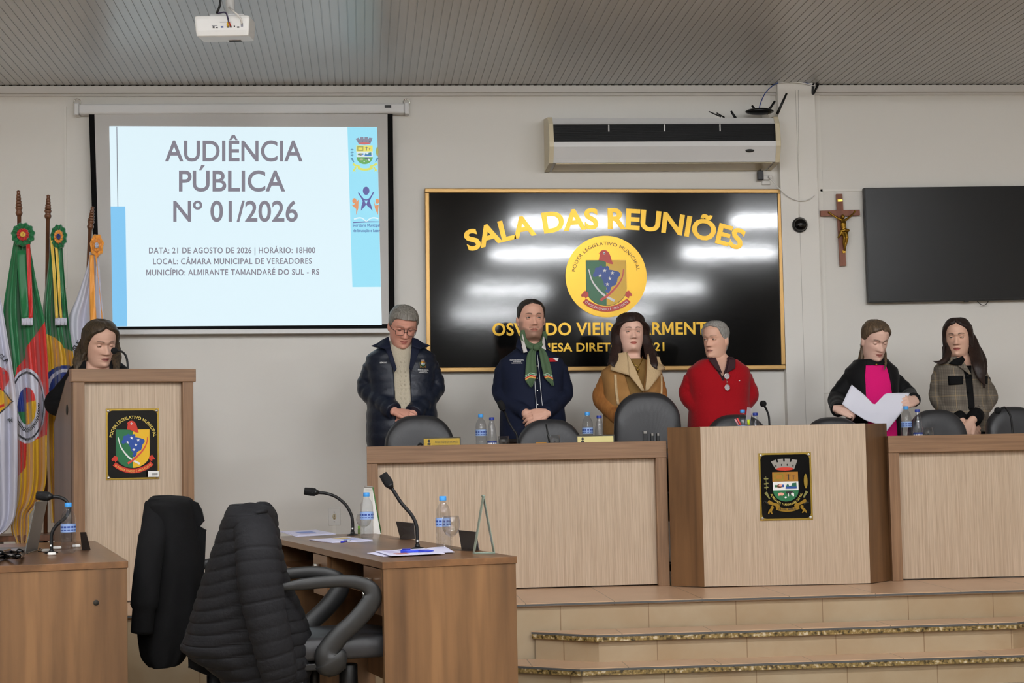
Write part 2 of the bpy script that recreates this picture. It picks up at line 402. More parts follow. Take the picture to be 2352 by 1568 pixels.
# boxed column right of the sign
pl, pr = atY(1791, 400, YW-.06), atY(1876, 400, YW-.06)
M_colseam = mat('column_seam', (190, 186, 178), .6)
mb = MB().box((pl.x, YW-.07, 0), (pr.x, YW, ZC-.0)); mb.box((pl.x+.125, YW-.0712, ZD), (pl.x+.128, YW-.07, ZC-.05), 1)
struct('trim_3', mb, [M_col, M_colseam], bevel=.006)
# thin surface conduits on the wall
def conduit(name, pts, w=.02):
    mb = MB()
    for (a, b) in zip(pts[:-1], pts[1:]):
        p, q = atY(*a, YW), atY(*b, YW)
        mb.box((min(p.x, q.x)-w/2, YW-.012, min(p.z, q.z)-w/2), (max(p.x, q.x)+w/2, YW, max(p.z, q.z)+w/2))
    struct(name, mb, M_col)
conduit('trim_4', [(151, 247), (152, 660)], .012)
conduit('trim_5', [(1878, 200), (1884, 900)], .016)
conduit('trim_6', [(1762, 200), (1757, 380)], .03)
conduit('trim_7', [(1886, 437.5), (1985, 437)], .016)

# dais and steps of beige tile
def tilemat(name, dark, light, tx, ty, ox=0, oy=0, plane='xy', rough=.3):
    """large tiles with grout lines laid in the object's own plane"""
    m = wood(name, dark, light, 3.2, (1, 1, 1), rough); nt = m.node_tree; b = bsdf(m)
    src = b.inputs['Base Color'].links[0].from_socket
    tc = nt.nodes.new('ShaderNodeTexCoord'); sp = nt.nodes.new('ShaderNodeSeparateXYZ'); nt.links.new(tc.outputs['Object'], sp.inputs[0])
    fac = None
    for ax, per, off in (('X', tx, ox), ('Y' if plane == 'xy' else 'Z', ty, oy)):
        if not per: continue
        a = nt.nodes.new('ShaderNodeMath'); a.operation = 'ADD'; a.inputs[1].default_value = 100*per-off; nt.links.new(sp.outputs[ax], a.inputs[0])
        q = nt.nodes.new('ShaderNodeMath'); q.operation = 'MODULO'; q.inputs[1].default_value = per; nt.links.new(a.outputs[0], q.inputs[0])
        l = nt.nodes.new('ShaderNodeMath'); l.operation = 'LESS_THAN'; l.inputs[1].default_value = .005; nt.links.new(q.outputs[0], l.inputs[0])
        if fac is None: fac = l.outputs[0]
        else:
            mm = nt.nodes.new('ShaderNodeMath'); mm.operation = 'MAXIMUM'; nt.links.new(fac, mm.inputs[0]); nt.links.new(l.outputs[0], mm.inputs[1]); fac = mm.outputs[0]
    mx = nt.nodes.new('ShaderNodeMixRGB'); nt.links.new(fac, mx.inputs[0]); nt.links.new(src, mx.inputs[1])
    mx.inputs[2].default_value = (*lin((138, 114, 86)), 1); nt.links.new(mx.outputs[0], b.inputs['Base Color'])
    return m
def granite():
    m = bpy.data.materials.new('granite'); m.use_nodes = True; nt = m.node_tree; b = bsdf(m); b.inputs['Roughness'].default_value = .25
    tc = nt.nodes.new('ShaderNodeTexCoord'); v = nt.nodes.new('ShaderNodeTexNoise'); v.inputs['Scale'].default_value = 55; v.inputs['Detail'].default_value = 3
    rp = nt.nodes.new('ShaderNodeValToRGB'); nt.links.new(tc.outputs['Object'], v.inputs['Vector']); nt.links.new(v.outputs[0], rp.inputs[0])
    e = rp.color_ramp.elements; e[0].position = .36; e[0].color = (*lin((60, 50, 30)), 1); e[1].position = .68; e[1].color = (*lin((205, 190, 160)), 1)
    a = e.new(.46); a.color = (*lin((125, 105, 62)), 1); a = e.new(.56); a.color = (*lin((150, 125, 75)), 1)
    nt.links.new(rp.outputs[0], b.inputs['Base Color']); return m
M_gran = granite()
M_ttop = tilemat('dais_tile', (196, 160, 128), (208, 172, 140), .455, 0, .80)
M_triser = tilemat('riser_tile', (164, 140, 108), (176, 158, 130), .455, 0, .98, plane='xz', rough=.4)
M_strip = mat('step_edge_strip', (84, 84, 82), .5)
YD = 8.55
mb = MB().box((XL, YD+.025, 0), (XR, YW, ZD-.016), 1).box((XL, YD, ZD-.016), (XR, YW, ZD), 0)
mb.box((XL, YD-.002, ZD-.014), (XR, YD+.0, ZD-.004), 2)
struct('floor_dais', mb, [M_ttop, M_triser, M_strip])
def step(name, y0, ztop, xl, xc, xrc, xr, h):
    """one step with a splayed end on each side: (xl at the dais) .. (xc at the nose)"""
    def poly(o): return [(xl-o*.7, YD), (xc-o*.5, y0-o), (xrc+o*.5, y0-o), (xr+o*.7, YD)]
    mb = MB().prism(poly(-.028), ztop-h, ztop-.036, 'z', 1).prism(poly(0), ztop-.036, ztop-.014, 'z', 3)
    mb.prism(poly(.002), ztop-.014, ztop-.004, 'z', 2).prism(poly(0), ztop-.004, ztop, 'z', 0)
    struct(name, mb, [M_ttop, M_triser, M_strip, M_gran])
step('floor_step_upper', 8.315, .28, .83, 1.13, 3.28, 3.58, .14)
step('floor_step_lower', 8.13, .14, .42, 1.02, 3.40, 4.0, .14)
# ------------------------------------------------------------------ lamps of the room (overhead, out of frame)
M_tube = mat('lit_tube', (250, 252, 255), .4, emit=LAMP)
lamp0 = None
for ly in LAMP_Y:
    for lx in LAMP_X:
        row = ['nearest the stage', 'second from the stage', 'third from the stage', 'furthest from the stage'][LAMP_Y.index(ly)]
        lab = 'twin tube ceiling lamp, row %s, %s across' % (row, ['leftmost', 'left of centre', 'right of centre', 'rightmost'][LAMP_X.index(lx)])
        if lamp0 is None:
            lamp0 = empty('ceiling_lamp', (lx, ly, ZC), 0, lab, 'lamp', 'overhead tube lamps')
            MB().prism([(-.13, -.05), (.13, -.05), (.05, 0), (-.05, 0)], -.62, .62, 'x').build('lamp_housing', M_wmetal, lamp0)
            for s in (-1, 1): MB().tube([(-.6, s*.055, -.075), (.6, s*.055, -.075)], .014, 10).build('tube', M_tube, lamp0)
        else: dup(lamp0, (lx, ly, ZC), label=lab)

# ------------------------------------------------------------------ stage desks
ZT = 1.235
def desk_front(name, xl, yl, xr, yr, label, lst, rst, sw):
    """counter from (xl,yl) to (xr,yr): top rail, two stiles, recessed light panel, work top behind"""
    L = math.hypot(xr-xl, yr-yl); rz = math.atan2(yr-yl, xr-xl); h = ZT-ZD
    t = empty(name, (xl, yl, ZD), rz, label, 'desk')
    MB().box((0, 0, h-.095), (L, .06, h)).build('top_rail', M_frame, t, bevel=.002)
    if lst: MB().box((0, .004, 0), (.06, .05, h-.096)).build('stile', M_framev, t, bevel=.002)
    if rst: MB().box((L-.064, .004, 0), (L, .05, h-.096)).build('stile', M_framev, t, bevel=.002)
    MB().box((.06 if lst else 0, .05, .008), (L-.064 if rst else L, .066, h-.09)).build('front_panel', M_linen, t)
    MB().box((.0, .062, h-.065), (L, .44, h-.04)).build('worktop', M_walntop, t)
    MB().box((.0, .07, 0), (.025, .3, h-.066)).build('side_panel', M_walnut, t); MB().box((L-.025, .07, 0), (L, .3, h-.066)).build('side_panel', M_walnut, t)
    return t
pA, pB = atY(842, 1024, 9.395), atY(1557, 1011, 9.385)
desk_front('council_desk', pA.x, 9.40, 1.70, 9.385, 'long beige stage desk left of the raised middle section', True, True, .06)
pC = atZ(2031, 1336, ZD)
desk_front('council_desk', 2.945, 9.262, 4.9, 9.18, 'long beige stage desk right of the raised middle section, running out of frame', True, False, .06)
ctr = empty('council_desk', (2.316, 9.165, ZD), math.atan2(-.06, .92), 'raised middle stage desk with plain front carrying a coat of arms plaque', 'desk')
hj = .886
MB().prism([(-.46, 0), (.46, 0), (.46, .018), (-.46, .018)], .006, hj, 'z').build('front_panel', M_linen, ctr, bevel=.0015)
for s in (-1, 1):
    MB().prism([(s*.4605, .0), (s*.625, .165+.02*s), (s*.608, .18+.02*s), (s*.447, .019)], .004, hj, 'z').build('side_panel', M_walnut, ctr, bevel=.0015)
MB().prism([(-.45, .02), (.45, .02), (.6, .2), (.6, .62), (-.6, .62), (-.6, .2)], .745, .77, 'z').build('worktop', M_walntop, ctr)

# ------------------------------------------------------------------ plaques
def plaque(name, parent_fn, w, h, label, kind):
    """gold bordered black plaque with corner screws; local frame x right, z up, facing -y"""
    t = parent_fn
    MB().box((-w/2, -.004, -h/2), (w/2, 0, h/2)).build('brass_plate', M_gold2, t, bevel=.001)
    iw, ih, r = w/2-.010, h/2-.010, .028
    c = []
    for cx, cz, a0 in ((iw, ih, 0), (-iw, ih, 90), (-iw, -ih, 180), (iw, -ih, 270)):
        # concave notch around each screw
        sx, sz = (1 if cx > 0 else -1), (1 if cz > 0 else -1)
        pts = [(cx-sx*r*math.cos(math.radians(a)), cz-sz*r*math.sin(math.radians(a))) for a in range(0, 91, 15)]
        inner = [(cx-sx*(r-r*math.cos(math.radians(a))), cz-sz*(r-r*math.sin(math.radians(a)))) for a in range(0, 91, 15)]
        seq = inner if sx*sz > 0 else inner[::-1]
        c += seq
    mb = MB(); mb.flat(c, lambda x, z: (x, -.0046, z)); mb.build('enamel_field', M_gblack, t)
    for sx in (-1, 1):
        for sz in (-1, 1):
            MB().lathe([(.0085, 0), (.0085, .003), (.005, .005), (.0005, .0055)], 14, 0, Matrix.Translation((sx*(w/2-.013), -.004, sz*(h/2-.013))) @ Matrix.Rotation(math.pi/2, 4, 'X')).build('screw', M_chrome, t)
    return t
# coat of arms plaque on the middle desk
q0, q1 = atY(1747, 1196, 9.15), atY(1864, 1038, 9.15)
qx, qz, qw, qh = (q0.x+q1.x)/2, (q0.z+q1.z)/2, abs(q1.x-q0.x)-.006, q1.z-q0.z
pq = empty('coat_of_arms_plaque', (qx, 9.165-.065*(qx-2.316)-.001, qz), math.atan2(-.06, .92), 'black and gold plaque with the town coat of arms on the middle desk', 'plaque')
plaque('p', pq, qw, qh, '', 'coat')
mb = MB(); K = qh/1.29; fn = lambda x, y, L=0: (x*K, -.0048-L*.5, y*K)
put_shapes(mb, coat_shapes(), fn, COAT_IDX)
tf = lambda x, y: (x*K, -.0078-.016, y*K)
tf = lambda x, y: (x*K, -.0242, y*K)
tf = lambda x, y: fn(x, y, .05)
lift = (len(coat_shapes())+2)*.0006
tf = lambda x, y: fn(x, y, lift)
put_arc(mb, 'ALMIRANTE TAMANDARÉ DO SUL', tf, .003, -.04, .325, 198, 342, .042, 13, .004, 1.05, inward=True)
put_arc(mb, '16 DE ABRIL', tf, .015, .55, 1.005, 260, 280, .045, 2, .02, 1.1, inward=True)
put_text(mb, '1996', lambda x, y: tf(x*.9+y*.4, y*.9-x*.4), -.29, -.46, .1, mi=2, bold=.02)
put_text(mb, '1996', lambda x, y: tf(x*.9-y*.4, y*.9+x*.4), .17, -.47, .1, mi=2, bold=.02)
mb.build('coat_of_arms', COAT_MATS, pq)

# ------------------------------------------------------------------ lectern
AL = math.radians(21); LW, LD, LH = .655, .52, 1.262
lc = atZ(170, 1392, ZD)
lect = empty('lectern', (lc.x, lc.y, ZD), AL, 'beige and brown wooden lectern with a black emblem plaque', 'lectern')
MB().box((-.012, -.012, LH-.07), (LW+.012, .06, LH)).build('top_rail', M_frame, lect, bevel=.003)
for a in (0, LW-.06): MB().box((a, 0, .0), (a+.06, .05, LH-.071)).build('stile', M_framev, lect, bevel=.002)
MB().box((.06, .035, .01), (LW-.06, .05, LH-.07)).build('front_panel', M_linen, lect)
for a in (-.001, LW-.018):
    mb = MB().prism([(.05, 0), (LD, 0), (LD, .985), (.19, LH-.055), (.05, LH-.012)], a, a+.019, 'x'); mb.build('side_panel', M_walnut if False else wood('lectern_side_laminate', (82, 64, 54), (120, 96, 80), 2.6, (3, 3, .3), .4), lect, bevel=.002)
MB().lathe([(.03, 0), (.03, .001)], 24, 0, Matrix.Translation((-.0012, .16, LH-.215)) @ Matrix.Rotation(-math.pi/2, 4, 'Y')).build('cable_hole', M_dark, lect)
MB().prism([(.055, LH-.03), (.055, LH-.05), (LD-.02, .965), (LD-.02, .985)], .02, LW-.02, 'x').build('reading_top', M_walntop, lect)
MB().box((.02, .1, .45), (LW-.02, LD-.05, .47)).build('shelf', M_walntop, lect)
# lectern plaque
pl_ = empty('emblem_plaque', (0, 0, 0), AL, 'black and gold plaque with a red cap and map emblem on the lectern', 'plaque')
u = (305-200)/(420-200)
loc = Vector((lc.x, lc.y, 0))+Vector((math.cos(AL)*.325-math.sin(AL)*.0345, math.sin(AL)*.325+math.cos(AL)*.0345, 0))
a_, b_ = atY(304, 1101, loc.y), atY(304, 938, loc.y)
pw, ph = .290, b_.z-a_.z; loc.z = (a_.z+b_.z)/2
pl_.location = loc; plaque('p', pl_, pw, ph, '', 'leg')
mb = MB(); K2 = ph*250/512; oz = .012*ph
fn = lambda x, y, L=0: (x*K2, -.0048-L*.5, y*K2+oz)
sh = legis_shapes(); put_shapes(mb, sh, fn, LEG_IDX)
tf = lambda x, y: fn(x, y, (len(sh)+2)*.0006)
put_arc(mb, 'PODER LEGISLATIVO MUNICIPAL', tf, 0, .10, .605, 173, 7, .088, 6, .018, 1.05)
put_arc(mb, 'O PODER UNIDO É MAIS FORTE', tf, 0, 0, .835, 230, 310, .062, 6, .004, 1.05, inward=True)
mb.build('emblem', LEG_MATS, pl_)
mb = MB().box((.077, -.0215, -ph/2+.012), (.137, -.021, -ph/2+.044)); 
for i in range(9): mb.box((.1+i*.0035, -.0219, -ph/2+.02), (.102+i*.0035, -.0216, -ph/2+.032), 1)
mb.build('inventory_sticker', [M_wpaint, M_ink], pl_)

# ------------------------------------------------------------------ black wall sign
ys = YW-.05
c00, c10, c01, c11 = atY(980, 853, ys), atY(1803, 849, ys), atY(975, 434, ys), atY(1796, 433, ys)
sw, shh = ((c10-c00).length+(c11-c01).length)/2, ((c01-c00).length+(c11-c10).length)/2
sc = (c00+c10+c01+c11)/4
srot = math.atan2((c10.z-c00.z+c11.z-c01.z)/2, (c10.x-c00.x+c11.x-c01.x)/2)
sign = empty('wall_sign', sc, 0, 'large glossy black wall sign with gold lettering and round gold emblem', 'sign'); sign.rotation_euler = (0, -srot, 0)
b = .030
mb = MB()
for (x0, z0, x1, z1) in ((-sw/2, -shh/2, sw/2, -shh/2+b), (-sw/2, shh/2-b, sw/2, shh/2), (-sw/2, -shh/2+b, -sw/2+b, shh/2-b), (sw/2-b, -shh/2+b, sw/2, shh/2-b)):
    mb.box((x0, -.012, z0), (x1, .045, z1))
mb.build('frame', mat('gold_frame', (166, 132, 82), .36, .75), sign, bevel=.004)
M_acr = mat('black_acrylic', (9, 9, 9), .075, bump=.03, bscale=2.2, stretch=(1, 1, 1.8), spec=.5)
MB().box((-sw/2+b-.002, 0, -shh/2+b-.002), (sw/2-b+.002, .02, shh/2-b+.002)).build('acrylic_panel', M_acr, sign)
M_goldl = mat('mirror_gold', (152, 120, 42), .28, .85, bump=.03, bscale=3)
sinv = (Matrix.Translation(sc) @ Matrix.Rotation(-srot, 4, 'Y')).inverted()
def sp(u, v, y=-.003): p = sinv @ atY(u, v, ys); return (p.x, p.z)
ccx, ccz = sp(1392, 635); rd = sp(1485, 635)[0]-ccx
# arched line: circle through the letters' baseline
x1, z1 = sp(1082, 575); x2, z2 = sp(1388, 524); x3, z3 = sp(1697, 572)
def circ(p, q, r):
    ax, ay = p; bx, by = q; cx, cy = r; d = 2*(ax*(by-cy)+bx*(cy-ay)+cx*(ay-by))
    ux = ((ax*ax+ay*ay)*(by-cy)+(bx*bx+by*by)*(cy-ay)+(cx*cx+cy*cy)*(ay-by))/d
    uy = ((ax*ax+ay*ay)*(cx-bx)+(bx*bx+by*by)*(ax-cx)+(cx*cx+cy*cy)*(bx-ax))/d
    return ux, uy, math.hypot(ax-ux, ay-uy)
ux, uz, ur = circ((x1, z1), (x2, z2), (x3, z3))
an = lambda x, z: math.degrees(math.atan2(z-uz, x-ux))
fs = lambda x, z: (x, -.003, z)
px = sp(1200, 600)[0]-sp(1199, 600)[0]
mb = MB(); put_arc(mb, 'SALA DAS REUNIÕES', fs, ux, uz, ur, an(x1, z1)+.3, an(x3, z3)-.3, 47.5*px, 0, .032, .98); mb.build('lettering', M_goldl, sign)
xa, za = sp(1131, 770); xb, zb = sp(1654, 770)
mb = MB(); put_text(mb, 'OSVALDO VIEIRA SARMENTO', fs, xa, za, xb-xa, caph=29*px, bold=.024, track=1.04); mb.build('lettering', M_goldl, sign)
xa, za = sp(1244, 807); xb, zb = sp(1526, 806)
mb = MB(); put_text(mb, 'MESA DIRETORA 2021', fs, xa, za, xb-xa, caph=19.5*px, bold=.024, track=1.03); mb.build('lettering', M_goldl, sign)
mb = MB().lathe([(rd, 0), (rd, .004)], 96, 0, Matrix.Translation((ccx, -.002, ccz)) @ Matrix.Rotation(math.pi/2, 4, 'X'), smooth=False)
dsk = mb.build('emblem_disc', M_goldl, sign)
mb = MB(); fn = lambda x, y, L=0: (ccx+x*rd, -.0066-L*.5, ccz+y*rd)
put_shapes(mb, sh, fn, LEG_IDX)
tf = lambda x, y: fn(x, y, (len(sh)+2)*.0006)
put_arc(mb, 'PODER LEGISLATIVO MUNICIPAL', tf, 0, 0, .77, 171, 10, .085, 5, -.005, 1.1)
put_arc(mb, 'O PODER UNIDO É MAIS FORTE', tf, 0, 0, .83, 230, 310, .058, 3, -.005, 1.05, inward=True)
mb.build('emblem', LEG_MATS, dsk)

# ------------------------------------------------------------------ projection screen with the lit slide
yp = YW-.09
scr = empty('projection_screen', atY(555, 250, yp), 0, 'pull-down projection screen showing a lit slide about a public hearing', 'projection screen')
sl = scr.location.copy()
def P(u, v, dy=0): p = atY(u, v, yp+dy)-sl; return (p.x, p.y, p.z)
def quad(mb, pts, mi=0, dy=0, thick=.0):
    vs = [P(*p, dy) for p in pts]
    if thick: vs2 = [(x, y+thick, z) for x, y, z in vs]; mb.add(vs+vs2, [(0,1,2,3),(7,6,5,4),(0,4,5,1),(1,5,6,2),(2,6,7,3),(3,7,4,0)], mi)
    else: mb.add(vs, [(0,1,2,3)], mi)
M_scrw = mat('screen_fabric', (205, 203, 200), .8)
a, c = P(170, 262), P(940, 237)
mb = MB().box((a[0]+.03, -.005, a[2]), (c[0]-.03, .075, c[2])); mb.build('case', M_wmetal, scr, bevel=.012)
for xa_ in (a[0], c[0]-.032): MB().box((xa_, -.008, a[2]-.006), (xa_+.032, .078, c[2]+.006)).build('end_cap', M_wmetal, scr, bevel=.008)
q = P(891, 245); MB().box((q[0]-.022, -.0075, q[2]-.009), (q[0]+.022, -.004, q[2]+.009)).build('badge', M_black, scr)
mb = MB(); quad(mb, [(204, 262), (220, 757), (907, 754), (902, 262)][::1], 0, .012, .002); mb.build('black_border', mat('matt_black_cloth', (14, 14, 15), .9, spec=.2), scr)
mb = MB(); quad(mb, [(217, 262), (231, 747), (893, 744), (890, 262)], 0, .009, .002); mb.build('fabric', M_scrw, scr)
mb = MB(); quad(mb, [(232, 757), (232, 768), (905, 764), (905, 754)], 0, -.01, .035); mb.build('bottom_bar', M_wmetal, scr, bevel=.004)
def lit(name, rgb, e):
    m = mat(name, rgb, .8, emit=e); c = lin(rgb); bsdf(m).inputs['Base Color'].default_value = (*[x*.12 for x in c], 1); return m
M_s0 = lit('slide_white', (226, 246, 254), .92); M_s1 = lit('slide_blue', (138, 208, 252), .85); M_s2 = lit('slide_grey', (142, 138, 150), .8)
M_s3 = lit('slide_line', (130, 130, 140), .6); M_s4 = lit('slide_cyan', (160, 230, 252), .9)
M_s5 = lit('slide_violet', (120, 120, 185), .7); M_s6 = lit('slide_orange', (240, 165, 120), .8); M_s7 = lit('slide_text_small', (100, 130, 195), .7)
SLM = [M_s0, M_s1, M_s2, M_s3, M_s4, M_s5, M_s6, M_s7]
mb = MB()
quad(mb, [(251, 290), (259, 750), (877, 746), (866, 292)], 0, .0075)
fz = lambda k: (lambda u, v: P(u, -v, .0075-.0006*k))
def sq(pts, mi, k): mb.flat([(p[0], -p[1]) for p in pts], fz(k), mi)
sq([(254, 474), (288, 474), (292, 749), (259, 749.5)], 1, 1)
sq([(267.5, 291), (269, 291), (271.3, 474), (269.8, 474)], 3, 1)
sq([(798, 292), (866, 292.5), (874.5, 658.5), (809.5, 659)], 4, 1)
def st(s, x0, base, x1, cap, mi=2, bold=.009, tr=1.0, slope=0.0):
    put_text(mb, s, (lambda u, v: P(u, -(v)+slope*(u-x0), .0057)), x0, -base, x1-x0, caph=cap, mi=mi, bold=bold, track=tr)
st('AUDIÊNCIA', 379, 369.5, 695, 49, bold=.015); st('PÚBLICA', 411, 438.5, 655, 49, bold=.015); st('Nº 01/2026', 398, 508, 684, 49, bold=.015)
st('DATA: 21 DE AGOSTO DE 2026 | HORÁRIO: 18H00', 342, 581.5, 724, 13.6, bold=.017, tr=1.1, slope=-.002)
st('LOCAL: CÂMARA MUNICIPAL DE VEREADORES', 351.5, 606.5, 716, 13.6, bold=.017, tr=1.1, slope=-.003)
st('MUNICÍPIO: ALMIRANTE TAMANDARÉ DO SUL - RS', 336, 632, 733, 13.6, bold=.017, tr=1.1, slope=-.004)
st('Secretaria Municipal', 810, 520, 872, 7, 7, .016, 1.0); st('de Educação e Lazer', 811.5, 532.5, 873, 7, 7, .016, 1.0)
# people mark
sq(ellp(841, 438, 7.5, 9.5), 5, 2); sq(bandp([(823, 442), (832, 455), (841, 459), (850, 455), (858, 441)], 1.5, 1.5), 5, 2)
sq([(824, 443), (836, 457), (841, 470), (829, 484), (830, 474), (833, 462)], 5, 2); sq([(858, 442), (846, 457), (841, 470), (856, 484), (853, 473), (849, 462)], 5, 2)
sq(ellp(814, 461, 5, 6), 6, 2); sq([(806, 469), (812, 471), (824, 458), (823, 478), (818, 494), (818, 480)], 6, 2)
sq(ellp(866.5, 462, 4, 6), 6, 2); sq([(858, 458), (862, 472), (870, 470), (869, 480), (868, 494), (861, 478)], 6, 2)
sq([(811, 510), (842, 508), (871, 508.5), (871, 510), (842, 510.5), (811, 512)], 5, 2); sq(bandp([(813, 503), (826, 500), (835, 503), (841, 509)], 1.6, 1), 0, 2); sq(bandp([(869, 502), (858, 500), (848, 503), (842, 509)], 1.6, 1), 0, 2)
slide = mb.build('lit_slide', SLM, scr)
mb = MB(); CW = {'e': (150,150,170), 'r': (225,120,120), 'k': (110,120,140), 'o': (248,240,120), 'w': (235,250,255), 'g': (120,185,110), 'b': (90,140,220), 'n': (120,120,130), 'p': (190,200,160), 'h': (90,150,150), 'l': (110,160,190), 'd': (180,180,110), 'c': (235,240,120)}
KM = {k_: lit('slide_coat_'+k_, v_, .8) for k_, v_ in CW.items()}; keys = list(KM)
put_shapes(mb, coat_shapes(), lambda x, y, L=0: P(837.5+x*76, 355-y*76, .0057-L*.3), {k_: i for i, k_ in enumerate(keys)})
mb.build('slide_coat_of_arms', [KM[k_] for k_ in keys], scr)
for uu in (175, 934):
    q = P(uu, 232); MB().tube([Vector((q[0]+.022*math.cos(a), .04, q[2]+.022*math.sin(a))) for a in [i*math.pi/9 for i in range(-2, 16)]], .0035, 6).build('hook', M_chrome, scr)

# ------------------------------------------------------------------ air conditioner
ya = YW-.30
a0, a1 = atY(1272, 372, ya), atY(1785, 372, ya)
zt, zb = atY(1272, 270, ya).z, atY(1272, 392, ya).z
ac = empty('air_conditioner', ((a0.x+a1.x)/2, YW, 0), 0, 'large white wall air conditioner above the black sign', 'air conditioner')
Lh = (a1.x-a0.x)/2
def acz(v): return atY(1500, v, ya).z
z0, z1, z2, z3, z4, z5, z6 = acz(269), acz(283), acz(325), acz(336), acz(362), acz(370), atY(1500, 391, YW-.02).z
prof = [(-.0, z0+.04), (-.24, z0+.005), (-.262, z1+.012), (-.275, z1)]
low = [(-.30, z2), (-.30, z3), (-.262, z4), (-.252, z5), (-.02, z6+.002), (0, z6)]
mb = MB().prism(prof+[(-.20, z1), (-.20, z2)]+low, -Lh, Lh, 'x'); mb.build('casing', M_wmetal, ac, bevel=.004)
mb = MB()
for i in range(34): zz = z2+(z1-z2)*(i+.5)/34; mb.box((-Lh, -.272, zz-.0006), (Lh, -.25, zz+.0006))
mb.box((-Lh, -.25, z2), (Lh, -.199, z1)); mb.build('intake_grille', M_black, ac)
for i in (1, 2, 3): MB().box((-Lh+2*Lh*i/4-.004, -.276, z1-.05), (-Lh+2*Lh*i/4+.004, -.27, z1-.004)).build('grille_clip', M_wmetal, ac)
M_accap = mat('aged_ivory_plastic', (222, 210, 180), .4)
for s in (-1, 1):
    pr_ = [(0, z0+.045), (-.245, z0+.01), (-.285, z1), (-.308, z2), (-.306, z3), (-.266, z4), (-.255, z5-.004), (0, z6-.004)]
    MB().prism(pr_, s*Lh, s*(Lh+.028), 'x').build('end_cap', M_accap, ac, bevel=.012)
MB().prism([(-.242, z5-.002), (-.03, z6-.0), (-.03, z6-.006), (-.245, z5-.008)], -Lh+.02, Lh-.02, 'x').build('outlet_flap', M_accap, ac)
for i in range(1, 4): MB().box((-Lh+2*Lh*i/4-.002, -.235, z5-.0085), (-Lh+2*Lh*i/4+.002, -.04, z5)).build('flap_joint', M_dark, ac)
q = atY(1723, 345, ya); MB().lathe([(.03, 0), (.03, .003), (.026, .004)], 20, 0, Matrix.Translation((q.x-ac.location.x, -.288, q.z)) @ Matrix.Rotation(math.pi/2+.25, 4, 'X') @ Matrix.Scale(.35, 4, (0, 1, 0))).build('display', M_black, ac)

# router on top of the air conditioner
rp_ = atY(1745, 268, YW-.16)
rt = empty('wifi_router', (rp_.x, YW-.16, z0+.045), 0, 'black wireless router with spread antennas on top of the air conditioner', 'router')
MB().ell((0, 0, .02), (.10, .07, .022), 20).build('router_body', M_gblack, rt)
for (du0, dv0), (du1, dv1), dy in (((1785, 262), (1807, 214), -.03), ((1760, 262), (1780, 232), .04), ((1742, 262), (1727, 242), .05), ((1690, 272), (1679, 255), .05), ((1664, 270), (1646, 259), -.02), ((1656, 268), (1628, 256), -.04)):
    p, q = atY(du0, dv0, YW-.16+dy)-rt.location, atY(du1, dv1, YW-.16+dy)-rt.location
    MB().tube([p, q], [.010, .007], 8, flat=.5).build('antenna', M_black, rt)

# ------------------------------------------------------------------ television, crucifix, dome, wall bits
yt = YW-.07
t0, t1 = atY(1995, 695, yt), atY(1984, 431, yt)
tvh = (t1-t0).length; tva = math.atan2(t0.x-t1.x, t1.z-t0.z)
tv = empty('television', t0, 0, 'large black wall television, switched off, right of the crucifix', 'television'); tv.rotation_euler = (0, -.0, 0)
tw = tvh*1.74
MB().box((0, 0, 0), (tw, .045, tvh)).build('tv_case', M_black, tv, bevel=.004)
MB().box((.008, -.002, .014), (tw-.008, .001, tvh-.008)).build('tv_screen', mat('tv_glass', (12, 13, 15), .32, spec=.5), tv)
MB().box((tw*.5-.015, -.001, -.008), (tw*.5+.015, .02, .004)).build('sensor', M_black, tv)
MB().tube(spline([(.78, .03, .0), (.80, .03, -.02), (.825, .03, -.03), (.85, .03, -.018), (.86, .03, 0)], 4), .0025, 6).build('cable_loop', M_black, tv)
tv.rotation_euler = (0, -.006, 0)

yc = YW-.02
M_cross = wood('crucifix_wood', (120, 68, 48), (150, 92, 66), 5, (4, 4, .6), .5)
cr0 = atY(1935, 611, yc)
crx = empty('crucifix', cr0, 0, 'wooden crucifix with a bronze figure on the wall beside the television', 'crucifix'); crx.rotation_euler = (0, -.018, 0)
hh = (atY(1924, 446, yc)-cr0).length; uw = .022
MB().box((-uw, -.018, 0), (uw, 0, hh)).build('upright_beam', M_cross, crx, bevel=.002)
zc_ = hh*(611-490)/165.; MB().box((-.14, -.0185, zc_-.02), (.138, -.0005, zc_+.02)).build('cross_beam', M_cross, crx, bevel=.002)
MB().box((-.017, -.021, hh-.055), (.019, -.017, hh-.037)).build('title_plate', M_gold2, crx, bevel=.001)
M_brz = mat('bronze', (150, 115, 45), .32, 1)
mb = MB(); k = hh/165.; Z = lambda v: (611-v)*k; X = lambda uu, v: (uu-1935+(611-v)*.066)*k
def pt(uu, v, y): return (X(uu, v), y, Z(v))
mb.tube([pt(1933, 508, -.035), pt(1932, 515, -.037), pt(1934, 525, -.036), pt(1936, 533, -.034)], [.012, .022, .018, .017], 12, flat=.6, rnd=True)
mb.ell(pt(1930, 500, -.045), (.014, .016, .018), 12)
mb.tube([pt(1928, 507, -.035), pt(1914, 499, -.03), pt(1903, 491, -.026), pt(1899, 488, -.024)], [.0095, .007, .0055, .007], 8, rnd=True)
mb.tube([pt(1938, 507, -.035), pt(1950, 498, -.03), pt(1957, 492, -.026), pt(1960, 487, -.024)], [.0095, .007, .0055, .007], 8, rnd=True)
mb.tube([pt(1933, 538, -.034), pt(1935, 548, -.042), pt(1934, 560, -.036), pt(1937, 572, -.03), pt(1937, 576, -.036)], [.012, .0115, .008, .006, .006], 8, rnd=True)
mb.tube([pt(1940, 538, -.034), pt(1941, 548, -.04), pt(1940, 560, -.034), pt(1938, 571, -.028), pt(1938, 576, -.034)], [.012, .0115, .008, .006, .006], 8, rnd=True)
